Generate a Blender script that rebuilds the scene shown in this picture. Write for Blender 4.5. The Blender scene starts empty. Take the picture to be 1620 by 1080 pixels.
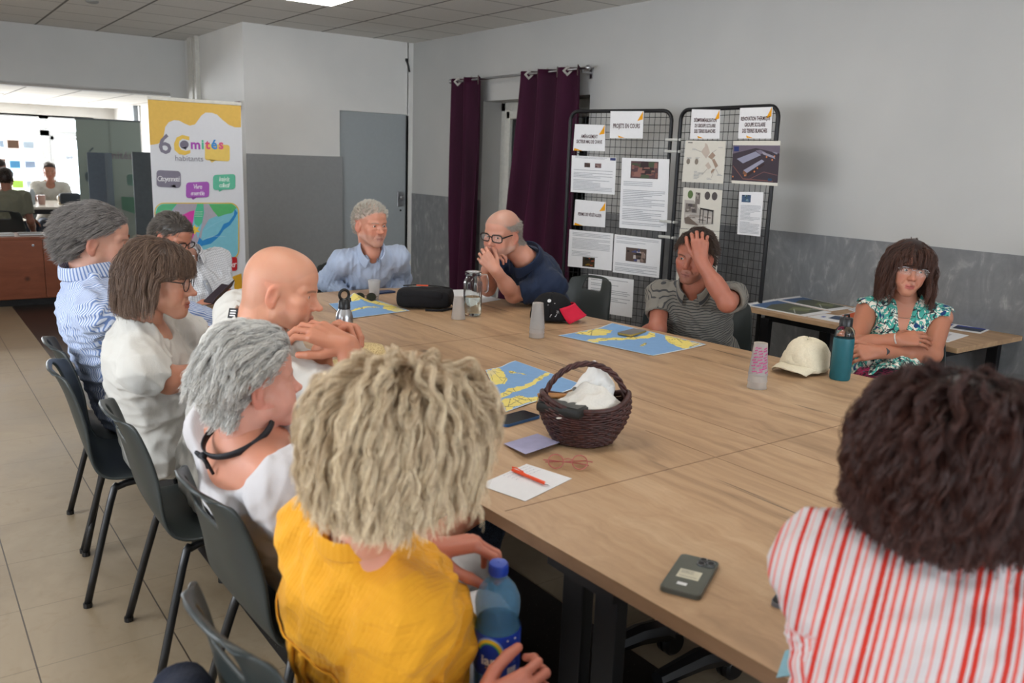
import bpy, bmesh, math, random
import numpy as np
from mathutils import Matrix, Vector
from math import sin, cos, pi, radians

SC = bpy.context.scene
COL = SC.collection
random.seed(7)

# ------------------------------------------------------------------ camera
YAW, PIT, ROL, FPX, HC = radians(36.2), radians(11.95), radians(2.07), 1343.0, 1.57
_f = np.array([sin(YAW) * cos(PIT), cos(YAW) * cos(PIT), -sin(PIT)])
_r = np.array([cos(YAW), -sin(YAW), 0.0])
_u = np.cross(_r, _f)
CR = cos(ROL) * _r + sin(ROL) * _u
CU = -sin(ROL) * _r + cos(ROL) * _u
CF = _f
cam_d = bpy.data.cameras.new('camera')
cam = bpy.data.objects.new('camera', cam_d)
COL.objects.link(cam)
m = Matrix.Identity(4)
for i in range(3):
    m[i][0], m[i][1], m[i][2] = CR[i], CU[i], -CF[i]
m[2][3] = HC
cam.matrix_world = m
cam_d.sensor_width = 36.0
cam_d.lens = FPX / 1620 * 36
cam_d.clip_start = 0.05
cam_d.dof.use_dof = True
cam_d.dof.focus_distance = 3.7
cam_d.dof.aperture_fstop = 3.9
SC.camera = cam

def Pz(x, y, z):                 # point of the plane at height z seen at (x, y) of the 1620x1080 frame
    d = CF + (x - 810) / FPX * CR - (y - 540) / FPX * CU
    return np.array([0, 0, HC]) + d * (z - HC) / d[2]
def Pd(x, y, D):
    d = CF + (x - 810) / FPX * CR - (y - 540) / FPX * CU
    return np.array([0, 0, HC]) + d * D

# ------------------------------------------------------------------ world, light, exposure
w = bpy.data.worlds.new('world')
SC.world = w
w.use_nodes = True
w.node_tree.nodes['Background'].inputs[0].default_value = (0.80, 0.90, 1.0, 1)
w.node_tree.nodes['Background'].inputs[1].default_value = 5.5
SC.view_settings.view_transform = 'Standard'
SC.view_settings.look = 'None'
SC.view_settings.gamma = 1
SC.view_settings.exposure = 0.22
SC.view_settings.use_curve_mapping = False

def area(name, loc, rot, sx, sy, power, color=(1, 1, 1), spread=180):
    L = bpy.data.lights.new(name, 'AREA')
    L.shape = 'RECTANGLE'; L.size = sx; L.size_y = sy
    L.energy = power; L.color = color; L.spread = radians(spread)
    o = bpy.data.objects.new(name, L); COL.objects.link(o)
    o.location = loc; o.rotation_euler = rot
    return o
# daylight through the windows of the left wall and the far room, plus an added rear fill
DAY = (0.97, 0.98, 1.0)
area('daylight_left_window', (-3.42, 3.4, 1.55), (0, radians(-90), 0), 1.6, 3.3, 80, DAY)
area('daylight_left_window_near', (-3.42, -0.6, 1.55), (0, radians(-90), 0), 1.6, 2.2, 22, DAY)
area('rear_fill', (2.2, -3.42, 1.6), (radians(90), 0, 0), 3.6, 1.5, 42, DAY)  # unseen fill added to brighten the back wall and the faces
area('daylight_far_room', (0.0, 17.3, 1.2), (radians(-90), 0, 0), 6.4, 1.7, 500, DAY)

# ------------------------------------------------------------------ materials
MATS = {}
def lin(c):
    return tuple(((x / 255.0) / 12.92 if x / 255.0 <= 0.04045 else ((x / 255.0 + 0.055) / 1.055) ** 2.4) for x in c)
class NT:
    def __init__(s, name, rough=0.6, spec=0.5, metal=0.0):
        s.m = bpy.data.materials.new(name); s.m.use_nodes = True
        s.t = s.m.node_tree; s.n = s.t.nodes; s.b = s.n['Principled BSDF']
        s.b.inputs['Roughness'].default_value = rough
        s.b.inputs['Specular IOR Level'].default_value = spec
        s.b.inputs['Metallic'].default_value = metal
    def new(s, typ, **kw):
        n = s.n.new(typ)
        for k, v in kw.items(): setattr(n, k, v)
        return n
    def link(s, a, b): s.t.links.new(a, b)
    def val(s, x, sock):
        if isinstance(x, (int, float)): sock.default_value = x
        elif isinstance(x, (tuple, list)): sock.default_value = (*x, 1) if len(x) == 3 and len(sock.default_value) == 4 else x
        else: s.link(x, sock)
    def math(s, op, a, b=0.0, c=0.0):
        n = s.new('ShaderNodeMath', operation=op)
        for i, x in enumerate((a, b, c)): s.val(x, n.inputs[i])
        return n.outputs[0]
    def coord(s, kind='Object', scale=(1, 1, 1), rot=(0, 0, 0)):
        t = s.new('ShaderNodeTexCoord'); mp = s.new('ShaderNodeMapping')
        mp.inputs['Scale'].default_value = scale; mp.inputs['Rotation'].default_value = rot
        s.link(t.outputs[kind], mp.inputs[0]); return mp.outputs[0]
    def sep(s, v):
        n = s.new('ShaderNodeSeparateXYZ'); s.link(v, n.inputs[0]); return n.outputs
    def noise(s, v, scale=5, detail=4, rough=0.5, dist=0.0, col=False):
        n = s.new('ShaderNodeTexNoise'); s.link(v, n.inputs['Vector'])
        n.inputs['Scale'].default_value = scale; n.inputs['Detail'].default_value = detail
        n.inputs['Roughness'].default_value = rough; n.inputs['Distortion'].default_value = dist
        return n.outputs[1 if col else 0]
    def vor(s, v, scale=5, feature='F1', out=0):
        n = s.new('ShaderNodeTexVoronoi', feature=feature); s.link(v, n.inputs['Vector'])
        n.inputs['Scale'].default_value = scale; return n.outputs[out]
    def ramp(s, x, stops, const=False):
        n = s.new('ShaderNodeValToRGB'); s.link(x, n.inputs[0])
        e = n.color_ramp.elements
        if const: n.color_ramp.interpolation = 'CONSTANT'
        while len(e) < len(stops): e.new(0.5)
        for i, (p, c) in enumerate(stops):
            e[i].position = p; e[i].color = (*c, 1) if len(c) == 3 else c
        return n.outputs[0]
    def mix(s, f, a, b, mode='MIX'):
        n = s.new('ShaderNodeMix', data_type='RGBA', blend_type=mode)
        s.val(f, n.inputs[0]); s.val(a, n.inputs[6]); s.val(b, n.inputs[7]); return n.outputs[2]
    def color(s, c): s.val(c, s.b.inputs['Base Color']); return s
    def bump(s, h, strength=0.2, dist=0.01):
        n = s.new('ShaderNodeBump'); n.inputs['Strength'].default_value = strength
        n.inputs['Distance'].default_value = dist; s.link(h, n.inputs['Height'])
        s.link(n.outputs[0], s.b.inputs['Normal']); return s
    def attr(s, name):
        n = s.new('ShaderNodeAttribute', attribute_name=name); return n

def mat(name, rgb, rough=0.6, spec=0.5, metal=0.0, var=0.06, bump=0.0, scale=30, **kw):
    """plain procedural material: slight noise in colour and relief. rgb in sRGB 0..255"""
    if name in MATS: return MATS[name]
    t = NT(name, rough, spec, metal)
    c = lin(rgb); v = t.coord()
    n = t.noise(v, scale, 3)
    t.color(t.ramp(n, [(0.3, tuple(x * (1 - var) for x in c)), (0.7, tuple(min(1, x * (1 + var)) for x in c))]))
    if bump: t.bump(n, bump, 0.004)
    for k, x in kw.items(): t.b.inputs[k.replace('_', ' ')].default_value = x
    MATS[name] = t.m
    return t.m
def fcol(rgb, rough=0.7):
    return mat('print_%02x%02x%02x_%d' % (*[int(x) for x in rgb], int(rough * 10)), rgb, rough, 0.3, 0, 0.03)
def emis(name, rgb, strength):
    t = NT(name); t.b.inputs['Base Color'].default_value = (0.8, 0.8, 0.8, 1)
    t.b.inputs['Emission Color'].default_value = (*rgb, 1); t.b.inputs['Emission Strength'].default_value = strength
    return t.m
def glassmat(name, rgb=(255, 255, 255), rough=0.0, ior=1.45, alpha=1.0):
    t = NT(name, rough, 0.5); t.b.inputs['Base Color'].default_value = (*lin(rgb), 1)
    t.b.inputs['Transmission Weight'].default_value = 1; t.b.inputs['IOR'].default_value = ior
    t.b.inputs['Alpha'].default_value = alpha
    return t.m

# ------------------------------------------------------------------ mesh building
class MB:
    def __init__(s): s.v = []; s.f = []; s.m = []; s.mi = 0; s.M = None
    def xf(s, M): s.M = M; return s
    def mat(s, i): s.mi = i; return s
    def add(s, vs, fs):
        o = len(s.v)
        if s.M is not None: vs = [tuple(s.M @ Vector(p)) for p in vs]
        s.v += [tuple(map(float, p)) for p in vs]
        s.f += [tuple(i + o for i in f) for f in fs]; s.m += [s.mi] * len(fs)
        return s
    def box(s, c, d, b=0.0, rz=0.0):
        x, y, z = [q / 2 for q in d]
        if b <= 0:
            vs = [(i * x, j * y, k * z) for k in (-1, 1) for j in (-1, 1) for i in (-1, 1)]
            fs = [(0, 2, 3, 1), (4, 5, 7, 6), (0, 1, 5, 4), (2, 6, 7, 3), (0, 4, 6, 2), (1, 3, 7, 5)]
        else:
            bm = bmesh.new(); bmesh.ops.create_cube(bm, size=1)
            for v in bm.verts: v.co = Vector((v.co.x * d[0], v.co.y * d[1], v.co.z * d[2]))
            bmesh.ops.bevel(bm, geom=list(bm.edges), offset=min(b, min(d) * 0.49), segments=2, affect='EDGES', profile=0.5)
            bm.verts.index_update()
            vs = [tuple(v.co) for v in bm.verts]; fs = [tuple(v.index for v in f.verts) for f in bm.faces]; bm.free()
        ca, sa = cos(rz), sin(rz)
        vs = [(c[0] + p[0] * ca - p[1] * sa, c[1] + p[0] * sa + p[1] * ca, c[2] + p[2]) for p in vs]
        return s.add(vs, fs)
    def tube(s, pts, r, n=10, closed=False, cap=True):
        pts = [np.array(p, float) for p in pts]; N = len(pts)
        rs = r if isinstance(r, (list, tuple, np.ndarray)) else [r] * N
        T = []
        for i in range(N):
            a = pts[(i - 1) % N] if (closed or i > 0) else pts[i]
            b = pts[(i + 1) % N] if (closed or i < N - 1) else pts[i]
            t = b - a; T.append(t / (np.linalg.norm(t) + 1e-12))
        up = np.array([0, 0, 1.0]) if abs(T[0][2]) < 0.9 else np.array([1.0, 0, 0])
        U = np.cross(T[0], up); U /= np.linalg.norm(U); vs = []
        for i in range(N):
            U = U - T[i] * (U @ T[i]); U /= (np.linalg.norm(U) + 1e-12); V = np.cross(T[i], U)
            for k in range(n):
                a = 2 * pi * k / n; vs.append(pts[i] + rs[i] * (cos(a) * U + sin(a) * V))
        fs = []
        for i in range(N if closed else N - 1):
            j = (i + 1) % N
            for k in range(n):
                l = (k + 1) % n; fs.append((i * n + k, i * n + l, j * n + l, j * n + k))
        if cap and not closed:
            fs.append(tuple(range(n))[::-1]); fs.append(tuple((N - 1) * n + k for k in range(n)))
        return s.add(vs, fs)
    def lathe(s, prof, n=32, c=(0, 0, 0), cap=False):
        vs = []; fs = []
        for r, z in prof:
            for k in range(n):
                a = 2 * pi * k / n; vs.append((c[0] + r * cos(a), c[1] + r * sin(a), c[2] + z))
        for i in range(len(prof) - 1):
            for k in range(n):
                l = (k + 1) % n; fs.append((i * n + k, i * n + l, (i + 1) * n + l, (i + 1) * n + k))
        if cap:
            fs.append(tuple(range(n))[::-1]); fs.append(tuple((len(prof) - 1) * n + k for k in range(n)))
        return s.add(vs, fs)
    def grid(s, P):                      # P[i][j] points
        a, b = len(P), len(P[0]); vs = [p for row in P for p in row]
        return s.add(vs, [(i * b + j, (i + 1) * b + j, (i + 1) * b + j + 1, i * b + j + 1) for i in range(a - 1) for j in range(b - 1)])
    def prism(s, poly, z0, z1):          # poly in xy
        n = len(poly); vs = [(x, y, z0) for x, y in poly] + [(x, y, z1) for x, y in poly]
        fs = [tuple(range(n))[::-1], tuple(range(n, 2 * n))] + [(i, (i + 1) % n, n + (i + 1) % n, n + i) for i in range(n)]
        return s.add(vs, fs)
    def ell(s, c, r, n=16):
        prof = [(max(1e-4, sin(pi * i / n)), -cos(pi * i / n)) for i in range(n + 1)]
        vs = []; m_ = 2 * n; fs = []
        for a, z in prof:
            for k in range(m_):
                t = 2 * pi * k / m_; vs.append((c[0] + r[0] * a * cos(t), c[1] + r[1] * a * sin(t), c[2] + r[2] * z))
        for i in range(n):
            for k in range(m_):
                l = (k + 1) % m_; fs.append((i * m_ + k, i * m_ + l, (i + 1) * m_ + l, (i + 1) * m_ + k))
        return s.add(vs, fs)
    def build(s, name, mats, parent=None, smooth=False, loc=None, rz=0):
        me = bpy.data.meshes.new(name); me.from_pydata(s.v, [], s.f)
        for q in (mats if isinstance(mats, (list, tuple)) else [mats]): me.materials.append(q)
        me.polygons.foreach_set('material_index', s.m)
        if smooth:
            me.polygons.foreach_set('use_smooth', [True] * len(me.polygons))
            if smooth != 'all':
                try: me.set_sharp_from_angle(angle=radians(40))
                except Exception: pass
        me.update()
        o = bpy.data.objects.new(name, me); COL.objects.link(o)
        if parent is not None: o.parent = parent
        if loc is not None: o.location = loc
        if rz: o.rotation_euler = (0, 0, rz)
        return o
def tag(o, label=None, cat=None, group=None, kind=None):
    if label: o['label'] = label
    if cat: o['category'] = cat
    if group: o['group'] = group
    if kind: o['kind'] = kind
    return o
def empty(name, loc, rz=0, **kw):
    o = bpy.data.objects.new(name, None); COL.objects.link(o)
    o.empty_display_size = 0.05
    o.location = tuple(map(float, loc)); o.rotation_euler = (0, 0, rz)
    return tag(o, **kw)
def struct(name, mb, mats, **k):
    return tag(mb.build(name, mats, **k), kind='structure')
def copy_tree(o, parent=None):
    c = o.copy(); COL.objects.link(c); c.parent = parent
    for ch in [q for q in bpy.data.objects if q.parent == o]: copy_tree(ch, c)
    return c
def mod(o, typ, **kw):
    m_ = o.modifiers.new(typ.lower(), typ)
    for k, v in kw.items(): setattr(m_, k, v)
    return m_
_tc = {}
def text_polys(txt, size=1.0, bold=0.0, shear=0.0, align='CENTER', space=1.0):
    """outline mesh of a line of text, as (verts2d, faces)"""
    key = (txt, bold, shear, align, space)
    if key not in _tc:
        cu = bpy.data.curves.new('t', 'FONT'); cu.body = txt; cu.size = 1.0; cu.offset = bold; cu.shear = shear
        cu.align_x = align; cu.space_character = space; cu.resolution_u = 2
        o = bpy.data.objects.new('t', cu); COL.objects.link(o)
        bpy.context.view_layer.update()
        me = o.to_mesh(); v = [(p.co.x, p.co.y) for p in me.vertices]; f = [tuple(p.vertices) for p in me.polygons]
        o.to_mesh_clear(); bpy.data.objects.remove(o); bpy.data.curves.remove(cu); _tc[key] = (v, f)
    v, f = _tc[key]
    return [(x * size, y * size) for x, y in v], f
class Sheet:
    """flat printed graphics on a frame: origin o, unit vectors u (right), v (up); layers float a fraction of a millimetre apart"""
    def __init__(s, o, u, v, step=0.00025, start=0.0006, warp=None):
        s.o = np.array(o, float); s.u = np.array(u, float); s.v = np.array(v, float)
        s.n = np.cross(s.u, s.v); s.n /= np.linalg.norm(s.n); s.h = start; s.step = step; s.mb = MB(); s.cols = []; s.warp = warp
    def P(s, x, y, h):
        if s.warp: return s.warp(x, y) + s.n * h
        return s.o + s.u * x + s.v * y + s.n * h
    def ci(s, rgb):
        if rgb not in s.cols: s.cols.append(rgb)
        return s.cols.index(rgb)
    def poly(s, pts, rgb, up=True):
        if up: s.h += s.step
        s.mb.mi = s.ci(rgb); s.mb.add([s.P(x, y, s.h) for x, y in pts], [tuple(range(len(pts)))]); return s
    def rect(s, x0, y0, x1, y1, rgb, up=True): return s.poly([(x0, y0), (x1, y0), (x1, y1), (x0, y1)], rgb, up)
    def text(s, t, x, y, size, rgb, rot=0.0, ys=1.0, **k):
        v, f = text_polys(t, size, **k); v = [(a, b * ys) for a, b in v]; s.h += s.step; s.mb.mi = s.ci(rgb); c, q = cos(rot), sin(rot)
        s.mb.add([s.P(x + a * c - b * q, y + a * q + b * c, s.h) for a, b in v], f); return s
    def line(s, pts, w_, rgb, up=True):
        if up: s.h += s.step
        s.mb.mi = s.ci(rgb)
        for (x0, y0), (x1, y1) in zip(pts[:-1], pts[1:]):
            L = math.hypot(x1 - x0, y1 - y0) + 1e-9; a, b = -(y1 - y0) / L * w_ / 2, (x1 - x0) / L * w_ / 2
            s.mb.add([s.P(x0 + a, y0 + b, s.h), s.P(x0 - a, y0 - b, s.h), s.P(x1 - a, y1 - b, s.h), s.P(x1 + a, y1 + b, s.h)], [(0, 1, 2, 3)])
        return s
    def build(s, name, parent, rough=0.7):
        return s.mb.build(name, [fcol(c, rough) for c in s.cols], parent)
def rrect(x0, y0, x1, y1, r, n=5):
    out = []
    for cx, cy, a0 in ((x1 - r, y1 - r, 0), (x0 + r, y1 - r, 90), (x0 + r, y0 + r, 180), (x1 - r, y0 + r, 270)):
        for i in range(n + 1):
            a = radians(a0 + 90 * i / n); out.append((cx + r * cos(a), cy + r * sin(a)))
    return out
def circ(cx, cy, r, n=24, ry=None):
    return [(cx + r * cos(2 * pi * i / n), cy + (ry or r) * sin(2 * pi * i / n)) for i in range(n)]

# ------------------------------------------------------------------ setting materials
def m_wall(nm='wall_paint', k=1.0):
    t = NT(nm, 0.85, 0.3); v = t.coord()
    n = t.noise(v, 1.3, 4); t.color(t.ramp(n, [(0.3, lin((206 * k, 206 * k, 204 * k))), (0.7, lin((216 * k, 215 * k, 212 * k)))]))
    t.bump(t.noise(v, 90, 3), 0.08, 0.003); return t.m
def m_dado():
    t = NT('brushed_grey_plaster', 0.55, 0.4); v = t.coord()
    a = t.noise(v, 2.2, 5, 0.6, 2.4); b = t.noise(t.coord(scale=(1, 1, 0.45), rot=(0.6, 0, 0)), 7, 4, 0.6, 3.0)
    x = t.math('MULTIPLY', a, b)
    t.color(t.ramp(x, [(0.14, lin((116, 117, 120))), (0.3, lin((128, 129, 131))), (0.42, lin((158, 158, 158)))]))
    return t.m
def m_floor():
    t = NT('vinyl_tile_floor', 0.38, 0.45); v = t.coord(); s = t.sep(v)
    n = t.noise(v, 1.6, 5, 0.65, 0.8); n2 = t.noise(v, 14, 4, 0.6, 1.0)
    c = t.ramp(n, [(0.25, lin((130, 113, 90))), (0.55, lin((156, 138, 113))), (0.8, lin((174, 158, 134)))])
    c = t.mix(t.ramp(n2, [(0.55, (0, 0, 0)), (0.75, (0.4, 0.4, 0.4))]), c, lin((134, 112, 84)))
    def joint(o, off):
        f = t.math('FRACT', t.math('ADD', t.math('MULTIPLY', o, 2.5), off))
        return t.math('LESS_THAN', t.math('ABSOLUTE', t.math('SUBTRACT', f, 0.5)), 0.006)
    j = t.math('MAXIMUM', joint(s[0], 0.5 - 0.575), t.math('MULTIPLY', joint(s[1], 0.5 + 0.2), 0.35))
    c = t.mix(j, c, lin((74, 62, 50)))
    t.color(c); t.bump(t.math('SUBTRACT', t.math('MULTIPLY', n2, 0.1), j), 0.25, 0.002)
    r = t.ramp(n, [(0.3, (0.3, 0.3, 0.3)), (0.7, (0.48, 0.48, 0.48))]); t.link(r, t.b.inputs['Roughness']); return t.m
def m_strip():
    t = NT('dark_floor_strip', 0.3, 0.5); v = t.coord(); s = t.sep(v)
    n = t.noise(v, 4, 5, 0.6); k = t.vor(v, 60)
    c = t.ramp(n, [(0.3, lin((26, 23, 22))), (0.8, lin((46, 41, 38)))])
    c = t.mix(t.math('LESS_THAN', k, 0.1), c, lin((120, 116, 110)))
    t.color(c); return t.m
def m_ceiling():
    t = NT('ceiling_tiles', 0.95, 0.1); v = t.coord(); s = t.sep(v)
    n = t.noise(v, 120, 2); big = t.noise(v, 0.9, 1)
    c = t.ramp(n, [(0.3, lin((212, 210, 205))), (0.7, lin((226, 224, 220)))])
    def joint(o, off, wd):
        f = t.math('FRACT', t.math('ADD', t.math('DIVIDE', o, 0.6), off))
        return t.math('LESS_THAN', t.math('ABSOLUTE', t.math('SUBTRACT', f, 0.5)), wd)
    jx, jy = joint(s[0], 0.5 - 0.4, 0.018), joint(s[1], 0.5 - 0.067, 0.018)
    c = t.mix(jx, c, lin((122, 120, 116))); c = t.mix(t.math('MULTIPLY', jy, 0.8), c, lin((150, 148, 144)))
    t.color(c); t.bump(t.math('ADD', t.math('MULTIPLY', n, 0.3), jx), 0.3, 0.004); return t.m
def m_wood(name, a, b, c, axis=1, ro=0.42):
    t = NT(name, ro, 0.35)
    sc = (9, 0.55, 9) if axis == 1 else (0.55, 9, 9)
    v = t.coord(scale=sc); o = t.coord(); s = t.sep(o)
    warp = t.noise(o, 1.1, 3, 0.6, 1.0, True)
    vv = t.new('ShaderNodeVectorMath', operation='ADD'); t.link(v, vv.inputs[0])
    w2 = t.new('ShaderNodeVectorMath', operation='SCALE'); t.link(warp, w2.inputs[0]); w2.inputs['Scale'].default_value = 1.4
    t.link(w2.outputs[0], vv.inputs[1]); v = vv.outputs[0]
    g1 = t.noise(v, 1.0, 6, 0.62, 0.6); g2 = t.noise(v, 5.5, 5, 0.7)
    col = t.ramp(g1, [(0.25, lin(a)), (0.5, lin(b)), (0.75, lin(c))])
    col = t.mix(t.math('MULTIPLY', t.ramp(g2, [(0.45, (0, 0, 0)), (0.8, (1, 1, 1))]), 0.35), col, lin(a))
    # planks with their own tone, and long dark splits
    pk = t.math('FLOOR', t.math('DIVIDE', s[0 if axis == 1 else 1], 0.235))
    wn = t.new('ShaderNodeTexWhiteNoise', noise_dimensions='1D'); t.link(pk, wn.inputs['W'])
    col = t.mix(t.math('MULTIPLY', wn.outputs[0], 0.22), col, lin(tuple(x * 0.78 for x in b)))
    cr = t.noise(t.coord(scale=(26, 0.9, 1) if axis == 1 else (0.9, 26, 1)), 1.0, 3, 0.5, 0.3)
    col = t.mix(t.ramp(cr, [(0.665, (0, 0, 0)), (0.70, (0.75, 0.75, 0.75))]), col, lin(tuple(x * 0.5 for x in a)))
    kn = t.vor(t.coord(scale=(1, 0.6, 1)), 1.7); col = t.mix(t.ramp(kn, [(0.03, (0.8, 0.8, 0.8)), (0.06, (0, 0, 0))]), col, lin(tuple(x * 0.55 for x in a)))
    t.color(col); t.bump(g2, 0.06, 0.002); return t.m
M_WALL, M_DADO, M_FLOOR, M_STRIP, M_CEIL = m_wall(), m_dado(), m_floor(), m_strip(), m_ceiling()
M_OAK = m_wood('oak_worktop', (138, 108, 80), (186, 152, 117), (206, 175, 140))
M_OAKE = m_wood('oak_edge', (104, 78, 56), (128, 98, 72), (140, 110, 84))
M_RED = m_wood('reddish_wood', (116, 62, 42), (134, 76, 52), (146, 86, 60), axis=0)
M_BLK = mat('black_metal', (24, 24, 27), 0.42, 0.5, 0.3)
M_GREYP = mat('grey_paint', (148, 150, 151), 0.7, 0.4, 0, 0.03)
M_WHITE = mat('white_pvc', (214, 212, 204), 0.45)
M_DOOR = mat('door_grey', (164, 171, 174), 0.5, 0.4, 0, 0.02)
M_STEEL = mat('steel', (180, 180, 182), 0.28, 0.5, 1.0)
M_BLACKPL = mat('black_plastic', (20, 20, 22), 0.35)
M_PAPER = mat('white_paper', (226, 226, 228), 0.85, 0.2, 0, 0.015)

XR, YB, ZC = 4.944, 8.838, 2.835
# ------------------------------------------------------------------ room shell
struct('floor', MB().box((0.9, 7.2, -0.05), (9.0, 20.6, 0.1)), M_FLOOR)
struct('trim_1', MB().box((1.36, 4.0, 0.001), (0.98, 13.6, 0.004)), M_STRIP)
struct('ceiling', MB().box((0.9, 3.95, ZC + 0.05), (8.6, 13.95, 0.1)), M_CEIL)
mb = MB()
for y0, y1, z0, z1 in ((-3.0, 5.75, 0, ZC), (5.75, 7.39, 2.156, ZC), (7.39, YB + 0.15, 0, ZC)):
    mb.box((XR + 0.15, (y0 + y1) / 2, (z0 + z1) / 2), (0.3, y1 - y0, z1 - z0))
struct('wall_right', mb, m_wall('shaded_wall_paint', .89))  # paint darkened to put this wall's shade into the colour
mb = MB()
for y0, y1 in ((-3.0, 5.75), (7.39, YB)):
    mb.box((XR - 0.002, (y0 + y1) / 2, 0.585), (0.006, y1 - y0, 1.17))
struct('trim_2', mb, M_DADO)
# french window with a lowered shutter behind the right-hand curtain
f = MB()
for x, y, z, dx, dy, dz in ((5.2, 7.35, 1.08, .07, .08, 2.15), (5.2, 5.79, 1.08, .07, .08, 2.15), (5.2, 6.57, 2.11, .07, 1.64, .09), (5.2, 6.57, .06, .07, 1.64, .12), (5.17, 7.25, 1.08, .05, .09, 2.0), (5.17, 6.57, 1.08, .05, .14, 2.0), (5.17, 5.89, 1.08, .05, .09, 2.0), (5.17, 6.57, 2.03, .05, 1.4, .08), (5.17, 6.57, .15, .05, 1.4, .1)):
    f.box((x, y, z), (dx, dy, dz), 0.008)
wo = struct('window_1', f, M_WHITE)
MB().box((5.18, 6.57, 1.1), (.006, 1.4, 1.85)).build('pane', glassmat('window_glass', (225, 235, 235), 0.02), wo)
MB().box((5.27, 6.57, 1.1), (.03, 1.7, 2.2)).build('shutter', mat('grey_shutter', (92, 96, 96), 0.6), wo)
# back wall with the door
mb = MB()
mb.box((3.52, YB + 0.1, ZC / 2), (1.04, 0.2, ZC)); mb.box((4.46, YB + 0.1, (2.05 + ZC) / 2), (0.84, 0.2, ZC - 2.05)); mb.box((4.92, YB + 0.1, ZC / 2), (0.1, 0.2, ZC))
mb.box((3.02, (YB + 11.1) / 2 + 0.01, ZC / 2), (0.038, 11.1 - YB, ZC))
mb.box((4.46, YB + 0.25, 1.1), (1.1, 0.06, 2.2)); struct('wall_back', mb, m_wall('lit_wall_paint', 1.09))  # paint lightened in place of more light on this wall
struct('trim_3', MB().box((3.533, YB - 0.008, 0.778), (1.065, 0.018, 1.556), 0.003), M_GREYP)
d = struct('door_1', MB().box((4.457, YB + 0.035, 1.0255), (0.838, 0.03, 2.047)), M_DOOR)
MB().box((4.795, YB + 0.014, 1.1), (0.07, 0.012, 0.17), 0.004).build('handle_plate', M_STEEL, d)
MB().xf(Matrix.Translation((4.795, YB - 0.005, 1.12)) @ Matrix.Rotation(pi / 2, 4, 'X')).lathe([(0.004, 0), (0.012, 0.0), (0.012, 0.02), (0.024, 0.026), (0.026, 0.045), (0.018, 0.055), (0.001, 0.056)], 20).build('knob', M_STEEL, d, smooth=True)
MB().xf(Matrix.Translation((4.80, YB + 0.012, 0.97)) @ Matrix.Rotation(pi / 2, 4, 'X')).lathe([(0.011, 0), (0.011, 0.006), (0.001, 0.007)], 16).build('lock', M_BLACKPL, d)
MB().box((4.877, YB + 0.03, 1.02), (0.022, 0.06, 2.04)).build('gap_seal', M_BLACKPL, d)
struct('baseboard_right', MB().box((XR - 0.008, 8.1, 0.05), (0.016, 1.4, 0.1)), M_WHITE)
mb = MB()
mb.box((0.0, 11.0, (2.19 + ZC) / 2), (6.1, 0.2, ZC - 2.19)); mb.box((2.91, 11.0, 1.095), (0.18, 0.2, 2.19)); mb.box((-3.1, 11.0, 1.095), (0.2, 0.2, 2.19))
struct('wall_back_left', mb, M_WALL)
# rough plaster lip above the opening
lip = MB(); rng = random.Random(3)
lip.grid([[(-3 + i * 0.1, 10.9 - 0.03 * (j % 3 == 1), 2.19 + 0.035 * j * 0.5 + rng.uniform(-.004, .004)) for j in range(3)] for i in range(59)])
struct('trim_4', lip, M_WALL)
mb = MB(); mb.box((-3.2, 7.0, 0.35), (0.2, 20, 0.7)); mb.box((-3.2, 7.0, 2.6), (0.2, 20, 0.5))
for y0, y1 in ((-3, -1.7), (0.5, 1.75), (5.05, 17.1)): mb.box((-3.2, (y0 + y1) / 2, 1.525), (0.2, y1 - y0, 1.65))
struct('wall_left', mb, M_WALL)
for k, (y0, y1) in enumerate(((1.75, 5.05), (-1.7, 0.5))):
    f = MB(); n = 4 if k == 0 else 3
    for i in range(n + 1): f.box((-3.17, y0 + (y1 - y0) * i / n, 1.525), (0.06, 0.07, 1.65))
    f.box((-3.17, (y0 + y1) / 2, 0.73), (0.06, y1 - y0, 0.06)); f.box((-3.17, (y0 + y1) / 2, 2.32), (0.06, y1 - y0, 0.06))
    o = struct('window_%d' % (k + 2), f, M_WHITE)
struct('wall_front', MB().box((0.9, -3.1, .4), (8.6, 0.2, .8)).box((0.9, -3.1, (2.35 + ZC) / 2), (8.6, 0.2, ZC - 2.35)).box((-1.55, -3.1, 1.575), (3.9, 0.2, 1.55)).box((4.6, -3.1, 1.575), (1.2, 0.2, 1.55)), M_WALL)
f = MB()
for i in range(5): f.box((0.4 + 3.6 * i / 4, -3.1, 1.575), (0.07, 0.06, 1.55))
f.box((2.2, -3.1, .83), (3.6, .06, .06)).box((2.2, -3.1, 2.32), (3.6, .06, .06))
struct('window_5', f, M_WHITE)  # unseen window, added as an opening for the rear fill light
# grey half-height partitions at the passage to the far room
M_SCR = mat('charcoal_partition', (80, 86, 90), 0.75, 0.3)
tag(MB().box((2.55, 9.6, 0.765), (0.95, 0.06, 1.53), 0.006, rz=-0.12).build('partition_screen', M_SCR), 'dark grey half-height partition right behind the tall colourful banner', 'screen')
tag(MB().box((2.08, 11.35, 0.75), (0.19, 0.5, 1.5), 0.006, rz=-0.35).build('partition_screen', mat('blue_grey_partition', (88, 100, 112), 0.7)), 'narrow blue-grey partition end standing before the pale see-through banner', 'screen')
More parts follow.
